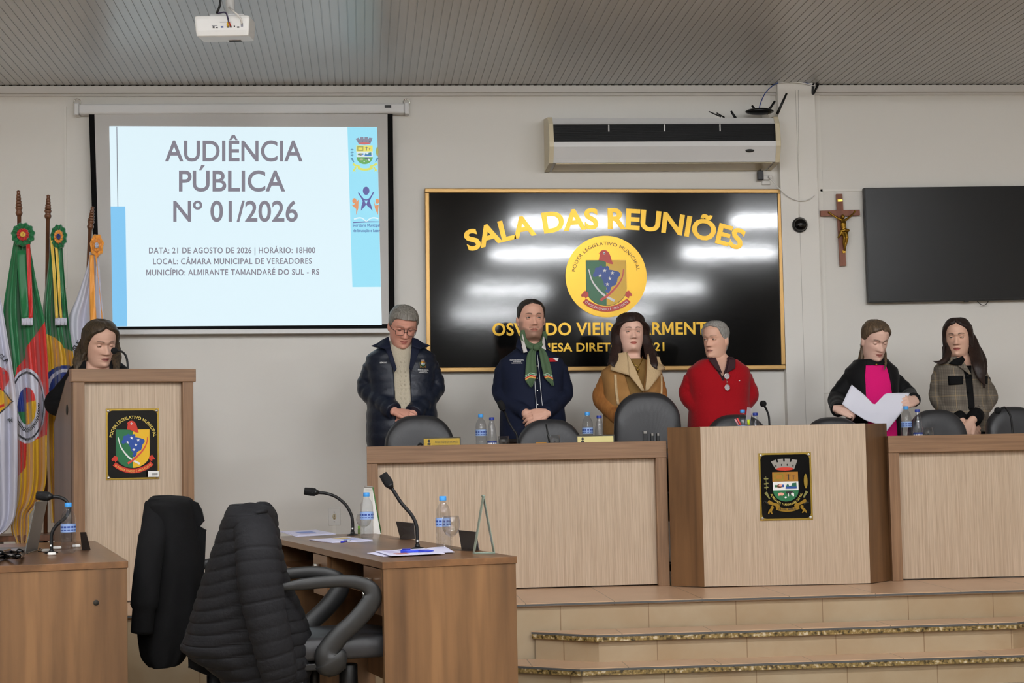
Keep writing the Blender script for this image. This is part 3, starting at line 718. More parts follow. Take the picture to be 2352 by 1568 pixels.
mb.tube([pt(1927, 532, -.034), pt(1936, 530, -.038), pt(1944, 531, -.034)], [.010, .014, .011], 10, rnd=True)
mb.tube([pt(1929, 532, -.034), pt(1926, 540, -.034), pt(1922, 546, -.028)], [.009, .010, .007], 8, rnd=True)
mb.build('bronze_figure', M_brz, crx, rm=.0022, sm=2)
q = pt(1936, 579, 0); MB().box((q[0]-.01, -.026, q[2]-.009), (q[0]+.01, -.017, q[2]+.009)).build('foot_rest', M_brz, crx)

dm = atY(1836, 517, YW-.07)
dome = empty('security_dome_camera', (dm.x, YW-.07, dm.z), 0, 'small black dome camera on the white column', 'security camera')
r_ = .051
MB().lathe([(r_*1.02, 0), (r_*1.02, .022), (r_*.9, .03)], 28, 0, Matrix.Rotation(math.pi/2, 4, 'X')).build('base_ring', M_black, dome)
MB().ell((0, -.026, 0), (r_*.9, .042, r_*.9), 28).build('dome', M_gblack, dome)
w_ = MB().tube([(dm.x+.0, YW-.073, dm.z+.045), (atY(1834, 200, YW-.073).x, YW-.073, ZC-.05)], .003, 6).build('camera_cable', M_col); tag(w_, 'thin white cable running down the column to the dome camera', 'cable')

# plug strip with adapter under the air conditioner
sk = atY(1760, 409, YW-.02)
so = empty('power_socket', (sk.x, YW, sk.z), 0, 'white socket block on the wall under the air conditioner', 'socket')
MB().box((-.03, -.03, -.012), (.03, 0, .02)).build('socket_body', M_white, so, bevel=.003)
MB().box((-.03, -.02, -.045), (.028, 0, -.02)).build('socket_strip', M_white, so, bevel=.003)
MB().tube([(.022, -.03, .004), (.022, -.06, .004)], .013, 12).build('plug', M_white, so)
ad = atY(1746, 403, YW-.05)
ado = empty('power_adapter', (ad.x, YW-.05, ad.z), 0, 'black power adapter plugged in under the air conditioner', 'adapter')
MB().box((-.02, -.02, -.033), (.02, .02, .033)).build('adapter_body', M_black, ado, bevel=.005)
MB().tube(spline([(0, 0, .03), (.004, .0, .06), (.006, .02, .10)], 5), .003, 6).build('lead', M_black, ado)
cab = [atY(a, b, YW-y) for a, b, y in ((1768, 408, .08), (1785, 428, .085), (1806, 448, .09), (1828, 459, .09), (1850, 460, .09), (1866, 452, .085), (1877, 440, .02))]
tag(MB().tube(spline(cab, 6), .004, 6).build('power_cable', M_white), 'white cable sagging from the socket across the column', 'cable')
cab = [atY(a, b, YW-y) for a, b, y in ((1743, 262, .16), (1746, 240, .15), (1757, 215, .12), (1772, 199, .1), (1790, 190, .08), (1830, 189, .08), (1862, 194, .08), (1866, 206, .07))]
tag(MB().tube(spline(cab, 6), .0035, 6).build('network_cable', mat('blue_cable', (60, 85, 150), .5)), 'blue network cable arching from the router to the column top', 'cable')
cab = [atY(a, b, YW-y) for a, b, y in ((1788, 191, .085), (1810, 188.5, .09), (1845, 191, .09), (1868, 197, .08), (1872, 192, .06))]
tag(MB().tube(spline(cab, 6), .0045, 6).build('white_cable', M_white), 'white cable lying along the column top under the ceiling', 'cable')
cab = [atY(a, b, YW-y) for a, b, y in ((1869, 190, .06), (1867, 200, .075), (1867, 216, .07), (1873, 206, .07), (1879, 193, .05), (1872, 191, .06))]
tag(MB().tube(spline(cab, 5), .008, 8).build('cable_bundle', M_black), 'black bundle of cable tied at the ceiling right of the column', 'cable')
# wall outlet low on the wall, behind the near desk
ow = atY(768, 1186, YW)
out = empty('wall_outlet', (ow.x, YW, ow.z), 0, 'white wall outlet plate low on the back wall', 'outlet')
MB().box((-.04, -.008, -.058), (.04, 0, .058)).build('cover_plate', M_white, out, bevel=.003)
mb = MB().lathe([(.012, 0), (.012, .002)], 16, 0, Matrix.Translation((0, -.008, 0)) @ Matrix.Rotation(math.pi/2, 4, 'X') @ Matrix.Scale(1.7, 4, (0, 1, 0)))
for z in (-.01, 0, .01): mb.lathe([(.0028, 0), (.0028, .003)], 8, 1, Matrix.Translation((0, -.009, z)) @ Matrix.Rotation(math.pi/2, 4, 'X'))
for z in (-.034, .03): mb.lathe([(.003, 0), (.003, .002)], 8, 1, Matrix.Translation((0, -.0085, z)) @ Matrix.Rotation(math.pi/2, 4, 'X'))
mb.build('socket_face', [M_accap, M_ink], out)
struct('trim_8', MB().box((ow.x-.012, YW-.012, ZD), (ow.x+.012, YW, ow.z-.058)), M_col)

# ------------------------------------------------------------------ ceiling projector
pj0 = atY(510, 56, 8.85)
pj = empty('projector', (pj0.x, 8.85, pj0.z), math.radians(-6), 'white projector hanging from the ceiling', 'projector')
pj.rotation_euler = (math.radians(6), 0, math.radians(-4))
pw_ = 127/3850*8.85
def rr(w, d, r, n=5):
    out = []
    for cx, cy, a in ((w-r, d-r, 0), (-w+r, d-r, 90), (-w+r, -d+r, 180), (w-r, -d+r, 270)):
        out += [(cx+r*math.cos(math.radians(a+90*i/n)), cy+r*math.sin(math.radians(a+90*i/n))) for i in range(n+1)]
    return out
rings = []
for z, w, d in ((-.062, .44, .85), (-.058, .47, .94), (-.03, .485, .985), (.03, .497, 1), (.045, .49, .98), (.048, .46, .93)):
    rings.append([(x*pw_, y*.115+.115, z) for x, y in [(a/1, b/1) for a, b in rr(w, d, .06)]])
MB().loft(rings, smooth=False).build('projector_body', mat('projector_white', (245, 245, 243), .35), pj, bevel=.003)
mb = MB()
for x, z, w, h, mi in ((-.045, -.014, .01, .01, 0), (-.028, -.017, .011, .004, 0), (.0, -.014, .014, .008, 1), (.032, -.013, .011, .011, 0), (.046, -.013, .008, .01, 0), (.065, -.012, .007, .008, 0), (.085, -.016, .012, .007, 0), (.105, -.004, .012, .02, 2), (-.04, -.006, .03, .003, 2), (.02, .012, .06, .003, 2)):
    mb.box((x-w/2, -.0015, z-h/2), (x+w/2, .004, z+h/2), mi)
mb.build('connector_panel', [M_ink, M_blue, mat('vent_grey', (150, 150, 160), .5)], pj)
MB().box((.01, .16, -.066), (.075, .19, -.06)).build('foot', M_dark, pj)
MB().box((-.07, .05, .046), (.11, .2, .062)).build('mount_plate', M_wmetal, pj, bevel=.003)
MB().tube([(.028, .12, .06), (.028+.0, .12, ZC-pj0.z-.005)], .024, 16).build('mount_pole', M_wmetal, pj)
MB().tube(spline([(.04, -.03, .0), (.035, -.028, .03), (.02, -.015, .06), (-.02, .0, .058)], 5), .004, 6).build('video_lead', mat('purple_lead', (60, 50, 80), .5), pj)
MB().tube([(.033, -.004, -.01), (.033, -.03, -.004), (.036, -.03, .006)], [.005, .005, .003], 8).build('yellow_plug', M_yel, pj)
MB().tube([(.045, -.004, -.01), (.045, -.025, -.002), (.042, -.03, .008)], [.004, .004, .003], 8).build('red_plug', M_red, pj)
MB().tube(spline([(-.03, .02, .06), (-.01, .015, .11), (-.005, .03, .2), (0, .06, ZC-pj0.z)], 5), .006, 8).build('power_lead', M_black, pj)
MB().tube(spline([(.105, -.003, .0), (.1, -.02, .03), (.06, -.01, .07), (.03, .07, .10)], 5), .005, 8).build('signal_lead', M_white, pj)
# ------------------------------------------------------------------ people
HH = .235
HT = [-.56, -.3, -.16, -.08, -.035, 0, .03, .06, .12, .2, .3, .4, .5, .6, .7, .8, .9, .96, .985, 1.0]
HWD = [.060, .054, .0535, .054, .0545, .054, .0555, .0575, .0615, .0660, .0695, .0722, .0738, .0748, .075, .0715, .055, .036, .023, .003]
HF = [-.045, -.030, -.026, -.030, -.048, -.074, -.083, -.0865, -.0865, -.085, -.086, -.087, -.0865, -.0905, -.0935, -.0895, -.069, -.045, -.03, -.004]
HB = [.066, .058, .056, .056, .057, .058, .060, .061, .063, .067, .076, .086, .094, .0995, .1005, .096, .076, .049, .032, .004]
HP = [0, 0, 0, .02, .14, .34, .34, .31, .26, .21, .16, .12, .1, .08, .05, .03, 0, 0, 0, 0]
def head_sec(t): return tuple(interp(t, HT, A) for A in (HWD, HF, HB, HP))
def head_pt(t, a, off=0.0, face=True, wide=1.0, nose=1.0):
    """point of the head at height t (0 chin .. 1 crown) and azimuth a (0 = straight ahead)"""
    w, f, b, p = head_sec(t); w *= wide; s, c = math.sin(a), math.cos(a)
    x = (w+off)*s*(1-p*max(0, c)**2.2); y = (f-off)*c if c > 0 else (b+off)*-c
    z = t*HH+(off*.8*max(0, (t-.75)/.25))
    if face and c > 0 and 0 < t < .8:
        d = 0.0
        d -= .025*gauss(x, .0080+.005*smin((.46-t)/.12))*smin((t-.30)/.035)*(1-.86*smin((t-.36)/.2))*nose*(t < .585)
        for q in (-1, 1):
            d -= .008*gauss(x-q*.0125, .0058)*gauss(t-.335, .026)
            d += .0120*gauss(x-q*.030, .0155)*gauss(t-.515, .042)
            d -= .0065*gauss(x-q*.030, .022)*gauss(t-.605, .030)
            d -= .004*gauss(x-q*.043, .017)*gauss(t-.40, .07)
            d += .0022*gauss(x-q*.034, .008)*gauss(t-.26, .05)
        d -= .0062*gauss(x, .017)*gauss(t-.232, .022); d -= .0068*gauss(x, .015)*gauss(t-.178, .024)
        d += .0045*gauss(x, .02)*gauss(t-.208, .010); d += .002*gauss(x, .018)*gauss(t-.128, .022)
        d -= .006*gauss(x, .018)*gauss(t-.065, .045)
        y += d*c
    return Vector((x, y, z))
def face_color(p, sp):
    """albedo of the body at head-local point p"""
    x, y, z = p; t = z/HH; c = np.array(sp['skin'])
    if y > .0 or t > 1 or t < -.4: return c
    pink = sp.get('blush', .25)
    for q in (-1, 1): c = c*(1-pink*.25*gauss(x-q*.042, .018)*gauss(t-.38, .08)*np.array((0, .6, .6)))
    c = c*(1-pink*.22*gauss(x, .011)*gauss(t-.34, .05)*np.array((0, .6, .6)))
    # lips
    lw = .0245; k = max(0, 1-(x/lw)**2); up = .208+.036*k*(1-.25*gauss(x, .004)); lo = .208-.050*k; op = sp.get('open', 0)
    m = smin((up-t)/.012+.5)*smin((t-lo)/.012+.5)*smin((lw-abs(x))/.003); c = c*(1-m)+np.array(sp.get('lips', (.42, .16, .13)))*m
    m = smin(1-abs(t-.2065+.006*op)/(.011+.010*op*k))*smin((lw-abs(x))/.004); c = c*(1-.72*m)
    for q in (-1, 1):   # nostrils, eyelid crease
        c = c*(1-.45*gauss(x-q*.0085, .004)*gauss(t-.318, .009)); c = c*(1-.22*gauss(x-q*.030, .014)*gauss(t-.555, .013))
    b = sp.get('beard')
    if b and y < -.0:
        m = 0
        if t < .30: m = smin((.235-t+.9*max(0, abs(x)-.03)*3)/.07)
        if abs(x) < .03 and .245 < t < .30: m = max(m, .85*smin((.30-t)/.03))
        m = max(m, smin((abs(x)-.055)/.012)*smin((.48-t)/.1)*smin((t+.02)/.05)*.9)
        if abs(x) < lw and lo < t < up+.004: m *= .15
        if t < -.05: m *= smin((t+.11)/.06)
        c = c*(1-b[1]*m)+np.array(b[0])*b[1]*m
    # brows
    for q in (-1, 1):
        xx = (x*q-.0315)/.0205; tb = .622+sp.get('browlift', 0)-.022*xx*xx+.006*xx
        m = sp.get('browk', .9)*smin((1-abs(xx))/.25)*smin(1.35-abs(t-tb)/(.016-.006*xx))*(y < -.03); c = c*(1-m)+np.array(sp['brow'])*m
    return c

def hand(mb, wrist, d, n, side, curl=(20, 25, 20), thumb=35, sc=1.0, spread=4, tcurl=15, fan=None):
    """palm, four bent fingers and a thumb; d = direction wrist to knuckles, n = palm normal, side = +1/-1 thumb side along d x n"""
    w = Vector(wrist); d = Vector(d).normalized(); n = Vector(n); n = (n-d*n.dot(d)).normalized(); l = d.cross(n)*side
    rings = []
    for q, (hw, ht) in ((-.015, (.024, .018)), (.0, (.026, .018)), (.02, (.032, .018)), (.045, (.039, .0165)), (.075, (.041, .015)), (.092, (.039, .012))):
        c = w+d*q*sc; rings.append([c+l*(hw*sc*math.cos(a))+n*(ht*sc*math.sin(a)) for a in [2*math.pi*i/12 for i in range(12)]])
    mb.loft(rings)
    for i, (off, L) in enumerate(((.030, .072), (.0105, .080), (-.010, .074), (-.029, .058))):
        a = math.radians(spread*(1.3-i)); dd = (d*math.cos(a)+l*math.sin(a)); p = w+d*.086*sc+l*off*sc; pts = [p-d*.02*sc, p]; an = 0
        for k, fr in enumerate((.45, .31, .24)):
            cu = curl[k] if not isinstance(curl[k], (list, tuple)) else curl[k][i]
            an += math.radians(cu); v = dd*math.cos(an)+n*math.sin(an); pts.append(pts[-1]+v*L*fr*sc)
        mb.tube(spline(pts, 3), [.0098*sc]*4+[.0094*sc]*3+[.0088*sc]*3+[.0078*sc]*3, 10, rnd=True)
    a = math.radians(thumb); dd = d*math.cos(a)+l*math.sin(a); p = w+d*.018*sc+l*.022*sc
    pts = [p, p+dd*.038*sc]; an = math.radians(tcurl); v = (dd*math.cos(an)+n*math.sin(an)); v = (v*.8+d*.5).normalized()
    pts += [pts[-1]+v*.03*sc, pts[-1]+v*.056*sc]
    mb.tube(spline(pts, 4), [.0145*sc]*4+[.0115*sc]*4+[.0105*sc]*4+[.009*sc], 10, rnd=True)

class Person:
    def __init__(s, label, u, Y, vtop, vsh, sw, spec, rz=0.0, depth=1.0, belly=0.0, zfloor=ZD):
        p = atY(u, 900, Y); s.loc = Vector((p.x, Y, zfloor)); s.rz = rz
        s.root = empty('person', s.loc, rz, label, 'person')
        s.inv = Matrix.Rotation(-rz, 4, 'Z') @ Matrix.Translation(-s.loc)
        s.sp = spec; s.sw = sw; s.belly = belly; s.dk = depth
        s.zsh = atY(u, vsh, Y).z-zfloor; s.ztop = atY(u, vtop, Y).z-zfloor
        s.zc = s.ztop-HH*spec.get('hs', 1.0); s.Y = Y
    def L(s, u, v, dy=0.0): return s.inv @ atY(u, v, s.Y+dy)
    def sec(s, z, g=0.0):
        dz = z-s.zsh; sw = s.sw; b = s.belly; k = s.dk
        K = [-.95, -.62, -.5, -.36, -.2, -.10, -.05, 0, .02, .05, .075, .105, .14]
        w = [.80*sw, .82*sw, .82*sw+b*.4, .78*sw+b*.5, .80*sw, .84*sw, .88*sw, .84*sw, .70*sw, .50*sw, .075, .061, .058]
        f = [.10, .12+b*.4, .125+b, .125+b, .125, .115, .105, .092, .086, .074, .060, .052, .05]
        bk = [.10, .125, .115, .10, .105, .105, .10, .095, .09, .082, .075, .066, .064]
        return interp(dz, K, w)+g, interp(dz, K, f)*k+g, interp(dz, K, bk)*k+g
    def tp(s, z, a, g=0.0):
        w, f, b = s.sec(z, g); sn, c = math.sin(a), math.cos(a); e = .85
        x = w*math.copysign(abs(sn)**e, sn); y = -(f*abs(c)**e) if c > 0 else b*abs(c)**e
        return Vector((x, y+s.sp.get('ty', 0), z))
    def front(s, x, z, g=0.0):
        w, f, b = s.sec(z, g); q = min(.999, abs(x)/w); sn = q**(1/.85); return -(f*(1-sn*sn)**(.85/2))+s.sp.get('ty', 0)
    def zs(s, z0, z1, step=.02):
        n = max(2, int((z1-z0)/step)); return [z0+(z1-z0)*i/n for i in range(n+1)]
    # --- body
    def head_matrix(s):
        sp = s.sp; R = Matrix.Rotation(math.radians(sp.get('yaw', 0)), 4, 'Z') @ Matrix.Rotation(math.radians(sp.get('roll', 0)), 4, 'Y') @ Matrix.Rotation(math.radians(sp.get('pitch', 0)), 4, 'X')
        return R
    def hm(s, wt=1.0):
        piv = Vector((0, .018, .035)); q = s.head_matrix().to_quaternion(); q = Matrix.Identity(4).to_quaternion().slerp(q, wt)
        k = s.sp.get('hs', 1.0)
        return Matrix.Translation((s.sp.get('hx', 0), s.sp.get('hy', -.01), s.zc)) @ Matrix.Scale(k, 4) @ Matrix.Translation(piv) @ q.to_matrix().to_4x4() @ Matrix.Translation(-piv)
    def body(s, arms, hands, legw=.085):
        mb = MB(); sp = s.sp; na = 72
        ts = [-.56, -.45, -.35, -.25, -.16, -.1, -.05, -.02]+[i/110 for i in range(0, 107)]+[.98, .992, 1.0]
        rings = []
        for t in ts:
            M = s.hm(smin((t+.5)/.5) if t < 0 else 1.0)
            rings.append([M @ head_pt(t, 2*math.pi*i/na, 0, True, sp.get('wide', 1.0), sp.get('nose', 1.0)) for i in range(na)])
        mb.loft(rings)
        M = s.hm()
        for q in (-1, 1):   # ears
            E = M @ Matrix.Translation((q*.075*sp.get('wide', 1), .012, .445*HH)) @ Matrix.Rotation(q*.35, 4, 'Z') @ Matrix.Rotation(.2, 4, 'X')
            mb.ell((0, 0, 0), (.0085, .017, .030), 14, 0, E); mb.ell((q*.006, .004, .003), (.006, .015, .026), 14, 0, E)
        rings = [[s.tp(z, 2*math.pi*i/40, -.015) for i in range(40)] for z in s.zs(s.zsh-.62, s.zsh+.12, .03)]
        mb.loft(rings)
        hz = s.zsh-.56
        for q in (-1, 1):
            mb.tube([(q*.09, .01, hz), (q*.095, .0, hz*.55), (q*.10, .02, .10)], [legw, legw*.66, .045], 16, rnd=True)
            mb.tube([(q*.10, .05, .045), (q*.105, -.06, .04), (q*.11, -.15, .03)], [.04, .042, .03], 12, flat=.7, rnd=True)
            A = arms[0 if q < 0 else 1]
            if A:
                P = spline([(q*(s.sw-.07), .01, s.zsh-.085), A[0], A[1]], 8); n = len(P)
                mb.tube(P, [.046-.018*i/(n-1) for i in range(n)], 14, rnd=True)
        for h in hands: hand(mb, **h)
        o = mb.build('body', M_skin, s.root, rm=.0034, sm=1)
        dg = bpy.context.evaluated_depsgraph_get(); dg.update()
        me = bpy.data.meshes.new_from_object(o.evaluated_get(dg)); o.modifiers.clear(); old = o.data; o.data = me; bpy.data.meshes.remove(old)
        n = len(me.vertices); co = np.empty(n*3); me.vertices.foreach_get('co', co); co = co.reshape(-1, 3)
        Mi = np.array(M.inverted()); lo = co @ Mi[:3, :3].T+Mi[:3, 3]
        cl = np.tile(np.array([*sp['skin'], 1.0]), (n, 1))
        m = np.where((lo[:, 2] > -.06) & (lo[:, 2] < HH) & (lo[:, 1] < .03) & (np.abs(lo[:, 0]) < .1))[0]
        for i in m: cl[i, :3] = face_color(lo[i], sp)
        a = me.color_attributes.new('Col', 'FLOAT_COLOR', 'POINT'); a.data.foreach_set('color', cl.ravel())
        me.polygons.foreach_set('use_smooth', [True]*len(me.polygons))
        # eyes
        for q in (-1, 1):
            mb = MB(); r = .0140; lid = sp.get('lid', .25); c = Vector((q*.0305*sp.get('wide', 1), -.0672+(.0022 if lid < -.3 else 0), .515*HH)); gx, gz = sp.get('gaze', (0, 0))
            n1, n2 = 20, 28; vs, cols = [], []
            for j in range(n1+1):
                th = math.pi*j/n1
                for i in range(n2):
                    ph = 2*math.pi*i/n2; v = Vector((math.sin(th)*math.sin(ph), -math.sin(th)*math.cos(ph), math.cos(th))); vs.append(M @ (c+v*r))
                    up = lid-.18*(v.x*1.1)**2*1.6; lo_ = -.26+.18*(v.x*1.1)**2*1.6; col = np.array(sp['skin'])*.92
                    if lo_ < v.z < up and v.y < 0:
                        col = np.array((.50, .47, .44)); e = math.hypot(v.x-gx, v.z-gz)
                        if e < .50: col = np.array(sp.get('iris', (.06, .035, .02)))
                        if e < .2: col = np.array((.01, .01, .01))
                    elif up <= v.z < up+(.26 if lid < -.3 else .22) and v.y < 0: col = np.array(sp.get('lash', (.03, .02, .015)))
                    elif lo_-.06 < v.z <= lo_ and v.y < 0: col = np.array(sp['skin'])*.86
                    cols.append(tuple(col))
            mb.add(vs, [(j*n2+i, j*n2+(i+1) % n2, (j+1)*n2+(i+1) % n2, (j+1)*n2+i) for j in range(n1) for i in range(n2)], 0, True, None, cols)
            mb.build('eye', M_eye, s.root, col=True)
        return o
    # --- hair: (t, front half-angle deg, offset[, dx, dy]) rows from crown down
    def hair(s, rows, m, name='hair', drop=None, noise=.0, nu=64, flare=0.0, part=0.0):
        """rows on the skull; drop = list of (dz below last row, width, front, back, half-angle) for long hair"""
        M = s.hm(); rings, inner = [], []
        R = spline(rows, 5)
        ph = random.random()*9
        for k, (t, fa, off) in enumerate(R):
            fa = math.radians(max(0, fa)); t = min(t, .998)
            ring, rin = [], []
            for i in range(nu+1):
                a = fa+(2*math.pi-2*fa)*i/nu; e = min(1, min(i, nu-i)/3) if fa > .02 else 1
                o_ = off*(s.sp.get('edge', .3)+(1-s.sp.get('edge', .3))*e)*(1+noise*math.sin(a*7+ph+3*t)+noise*.7*math.sin(a*13+ph*2-5*t))
                tt = t+(.011*math.sin(3*a+ph)+.007*math.sin(7*a+2*ph))*smin((.93-t)/.05)*smin((t-.68)/.06)
                ring.append(M @ head_pt(tt, a, o_, False, s.sp.get('wide', 1))); rin.append(M @ head_pt(tt, a, -.006, False, s.sp.get('wide', 1)))
            rings.append(ring); inner.append(rin)
        if drop:
            last = R[-1]; w0, f0, b0, _ = head_sec(last[0]); z0 = last[0]*HH
            w0 = w0*s.sp.get('wide', 1)+last[2]; f0 = f0-last[2]; b0 = b0+last[2]
            rows2 = spline([(0, w0, f0, b0, last[1], 0)]+[tuple(r)+((0,) if len(r) < 6 else ()) for r in drop], 5)[1:]
            MT = s.hm(.35)
            for k, (dz, w, f, b, fa, dx) in enumerate(rows2):
                fa = math.radians(fa); ring, rin = [], []; wt = smin(dz/.16)
                for i in range(nu+1):
                    a = fa+(2*math.pi-2*fa)*i/nu; e = min(1, min(i, nu-i)/3); nz = 1+noise*1.5*math.sin(a*9+ph+dz*9)+noise*math.sin(a*17+ph*2)
                    def q(th):
                        sn, c = math.sin(a), math.cos(a); y = (f*c if c > 0 else -b*c)
                        return Vector(((w*sn)*(1 if not th else max(.2, 1-th/max(w, .02)))+dx, y*(1 if not th else 1-th/max(abs(y)+.03, .05)), z0-dz))
                    p, pi_ = q(0), q(.022)
                    p = Vector((p.x*nz, p.y*nz, p.z)); 
                    P0 = M @ p; P1 = MT @ p; ring.append(P0.lerp(P1, wt)); rin.append((M @ pi_).lerp(MT @ pi_, wt))
                rings.append(ring); inner.append(rin)
        mb = MB(); n = nu+1; nr = len(rings)
        vs = [p for r in rings for p in r]+[p for r in inner for p in r]; o = nr*n
        fs = []
        for j in range(nr-1):
            for i in range(nu):
                fs.append((j*n+i, (j+1)*n+i, (j+1)*n+i+1, j*n+i+1)); fs.append((o+j*n+i, o+j*n+i+1, o+(j+1)*n+i+1, o+(j+1)*n+i))
            fs.append((j*n, o+j*n, o+(j+1)*n, (j+1)*n)); fs.append((j*n+nu, (j+1)*n+nu, o+(j+1)*n+nu, o+j*n+nu))
        for i in range(nu):
            fs.append(((nr-1)*n+i, o+(nr-1)*n+i, o+(nr-1)*n+i+1, (nr-1)*n+i+1)); fs.append((i, i+1, o+i+1, o+i))
        mb.add(vs, fs, 0, True)
        return mb.build(name, m, s.root)
    def lock(s, m, pts, w, flat=.45):
        n = 7; P = spline([tuple(s.L(u, v, dy)) for u, v, dy in pts], n); k = len(P); rad = [interp(i/(k-1), [0, .15, .5, .8, 1], [.5*w, .9*w, w, .62*w, .05*w]) for i in range(k)]
        mb = MB(); mb.tube(P, rad, 16, flat=flat, up=(0, 1, 0))
        mb.v = [p+Vector((.0016*math.sin(p.x*900), .0016*math.sin(p.x*1100+p.z*20), 0)) for p in mb.v]
        return mb.build('hair_lock', m, s.root)
    # --- clothes
    def garment(s, name, m, z0, z1, g, arms=None, gap=None, th=.018, r=(.062, .056, .043), rm=.006, sm=5, cuff=None, ends=None, puff=0.0, na=56, low=None):
        """torso shell from z0 to z1; gap(z) -> (xl, xr) opens the front; arms = elbow/wrist points for the sleeves"""
        mb = MB(); rings = []
        for z in s.zs(z0, z1, .015):
            gg = g+(low(z) if low else 0)+puff*abs(math.sin(z*math.pi/.075))
            if gap:
                xl, xr = gap(z); w = s.sec(z, gg)[0]
                al = -math.asin(min(.98, abs(xl)/w)**(1/.85))*(1 if xl < 0 else -1); ar = math.asin(min(.98, abs(xr)/w)**(1/.85))*(1 if xr > 0 else -1)
                an = [ar+(2*math.pi+al-ar)*i/na for i in range(na+1)]
                rings.append([s.tp(z, a, gg) for a in an]+[s.tp(z, a, gg-th) for a in reversed(an)])
            else: rings.append([s.tp(z, 2*math.pi*i/na, gg) for i in range(na)])
        mb.loft(rings)
        if arms:
            for q, A in ((-1, arms[0]), (1, arms[1])):
                if not A: continue
                sh = (q*(s.sw-r[0]*.85), .012, s.zsh-r[0]*.98); e, w_ = Vector(A[0]), Vector(A[1])
                pts = [sh, Vector(sh).lerp(e, .5)+Vector((q*.004, .006, 0)), e, e.lerp(w_, .5)+Vector((0, .0, -.008)), w_]
                P = spline(pts, 9); n = len(P); rad = []
                for i in range(n):
                    t = i/(n-1); rr_ = interp(t, [0, .25, .5, .75, 1], [r[0]*1.08, r[0], r[1]*1.03, (r[1]+r[2])/2, r[2]])
                    rr_ += puff*1.2*abs(math.sin(t*math.pi*9))+.0016*math.sin(t*38+q)
                    rad.append(rr_)
                mb.tube(P, rad, 20, rnd=False); mb.ell(sh, r[0]*1.0, 16)
        return mb.build(name, m, s.root, rm=rm, sm=sm)
    def patch(s, name, m, quads, g=.0, lift=.004, thick=.006, n=8, parent=None, px=True, bevel=0):
        mb = MB()
        for qd in quads:
            C = [s.L(*p) if px else Vector((p[0], 0, p[1])) for p in qd]
            def fn(a, b):
                p = C[0].lerp(C[1], a).lerp(C[3].lerp(C[2], a), b); return Vector((p.x, s.front(p.x, p.z, g)-lift, p.z))
            mb.grid(fn, n, n)
        return mb.build(name, m, parent or s.root, solid=thick, soff=1)
    def on(s, u, v, g=0.0, lift=0.004):
        p = s.L(u, v); return Vector((p.x, s.front(p.x, p.z, g)-lift, p.z))
    def text(s, name, m, lines, g, lift=.004):
        mb = MB()
        for (t, u0, u1, v, cap) in lines:
            put_text(mb, t, (lambda u, v_: s.on(u, -v_, g, lift)), u0, -v, u1-u0, caph=cap, bold=.015)
        return mb.build(name, m, s.root)
    def trousers(s, m, zw=None, g=.008):
        mb = MB(); hz = s.zsh-.52
        mb.loft([[s.tp(z, 2*math.pi*i/40, g) for i in range(40)] for z in s.zs(hz-.13, hz+.06, .03)])
        for q in (-1, 1): mb.tube([(q*.088, .005, hz-.02), (q*.092, .0, hz*.55), (q*.10, .015, .075)], [.105, .09, .075], 18, cap=True)
        return mb.build('trousers', m, s.root, rm=.009, sm=3)
    def shoes(s, m):
        for q in (-1, 1):
            MB().tube([(q*.10, .07, .05), (q*.102, .0, .052), (q*.108, -.12, .04), (q*.112, -.19, .034)], [.046, .05, .047, .034], 14, flat=.75, rnd=True).build('shoe', m, s.root)

def skinmat(name, c): return mat(name, c, .48, attr=True, spec=.4)
M_skin = mat('skin', (200, 150, 125), .48, attr=True, spec=.35)
M_eye = mat('eyeball', (200, 200, 200), .25, attr=True)
def cloth(name, rgb, rough=.85, **k): return mat(name, rgb, rough, **{**dict(bump=.12, bscale=90, spec=.2), **k})
SK = lambda r, g, b: lin((r, g, b))
M_trs = cloth('dark_trousers', (26, 27, 32)); M_shoe = mat('black_shoe', (15, 15, 15), .35)
def hairmat(name, rgb, rgb2=None):
    m = wood(name, rgb, rgb2 or tuple(min(255, x*1.6+8) for x in rgb), 26, (5, 5, .5), .5); bsdf(m).inputs['Specular IOR Level'].default_value = .35; return m
SHORT = [(.998, 0, .012), (.97, 0, .013), (.92, 0, .014), (.875, 12, .013), (.845, 36, .012), (.80, 50, .011), (.72, 60, .010), (.64, 68, .009), (.56, 74, .008), (.50, 84, .006), (.46, 104, .008), (.36, 118, .008), (.26, 130, .007), (.18, 138, .004)]

# 1 ---- man in the navy padded jacket, head bowed
p = Person('person with grey hair and glasses, head bowed, in open navy padded jacket over cream sweater', 922, 10.35, 701, 816, .215,
           dict(skin=SK(219, 160, 140), brow=SK(120, 105, 95), browk=.5, yaw=11, pitch=24, roll=3, hy=-.05, wide=1.06, lid=-.34, lips=SK(170, 100, 90), hs=1.03, blush=.6), belly=.035, depth=1.08)
A = [(p.L(848, 893, .02), p.L(905, 944, -.21)), (p.L(994, 890, .02), p.L(949, 950, -.20))]
h = [dict(wrist=p.L(905, 945, -.225), d=(.95, -.18, -.16), n=(0, .55, -.8), side=-1, curl=(18, 26, 20), thumb=28, sc=1.0),
     dict(wrist=p.L(948, 953, -.20), d=(-.9, -.05, -.35), n=(.0, .8, -.4), side=1, curl=(25, 40, 30), thumb=40)]
p.body(A, h)
G1 = .030
M_navy = cloth('navy_nylon', (20, 27, 42), .42, bump=.35, bscale=26, spec=.45); M_knit = cloth('cream_knit', (196, 186, 165), .9, bump=.5, bscale=120)
p.garment('sweater', M_knit, p.zsh-.55, p.zsh+.085, .012)
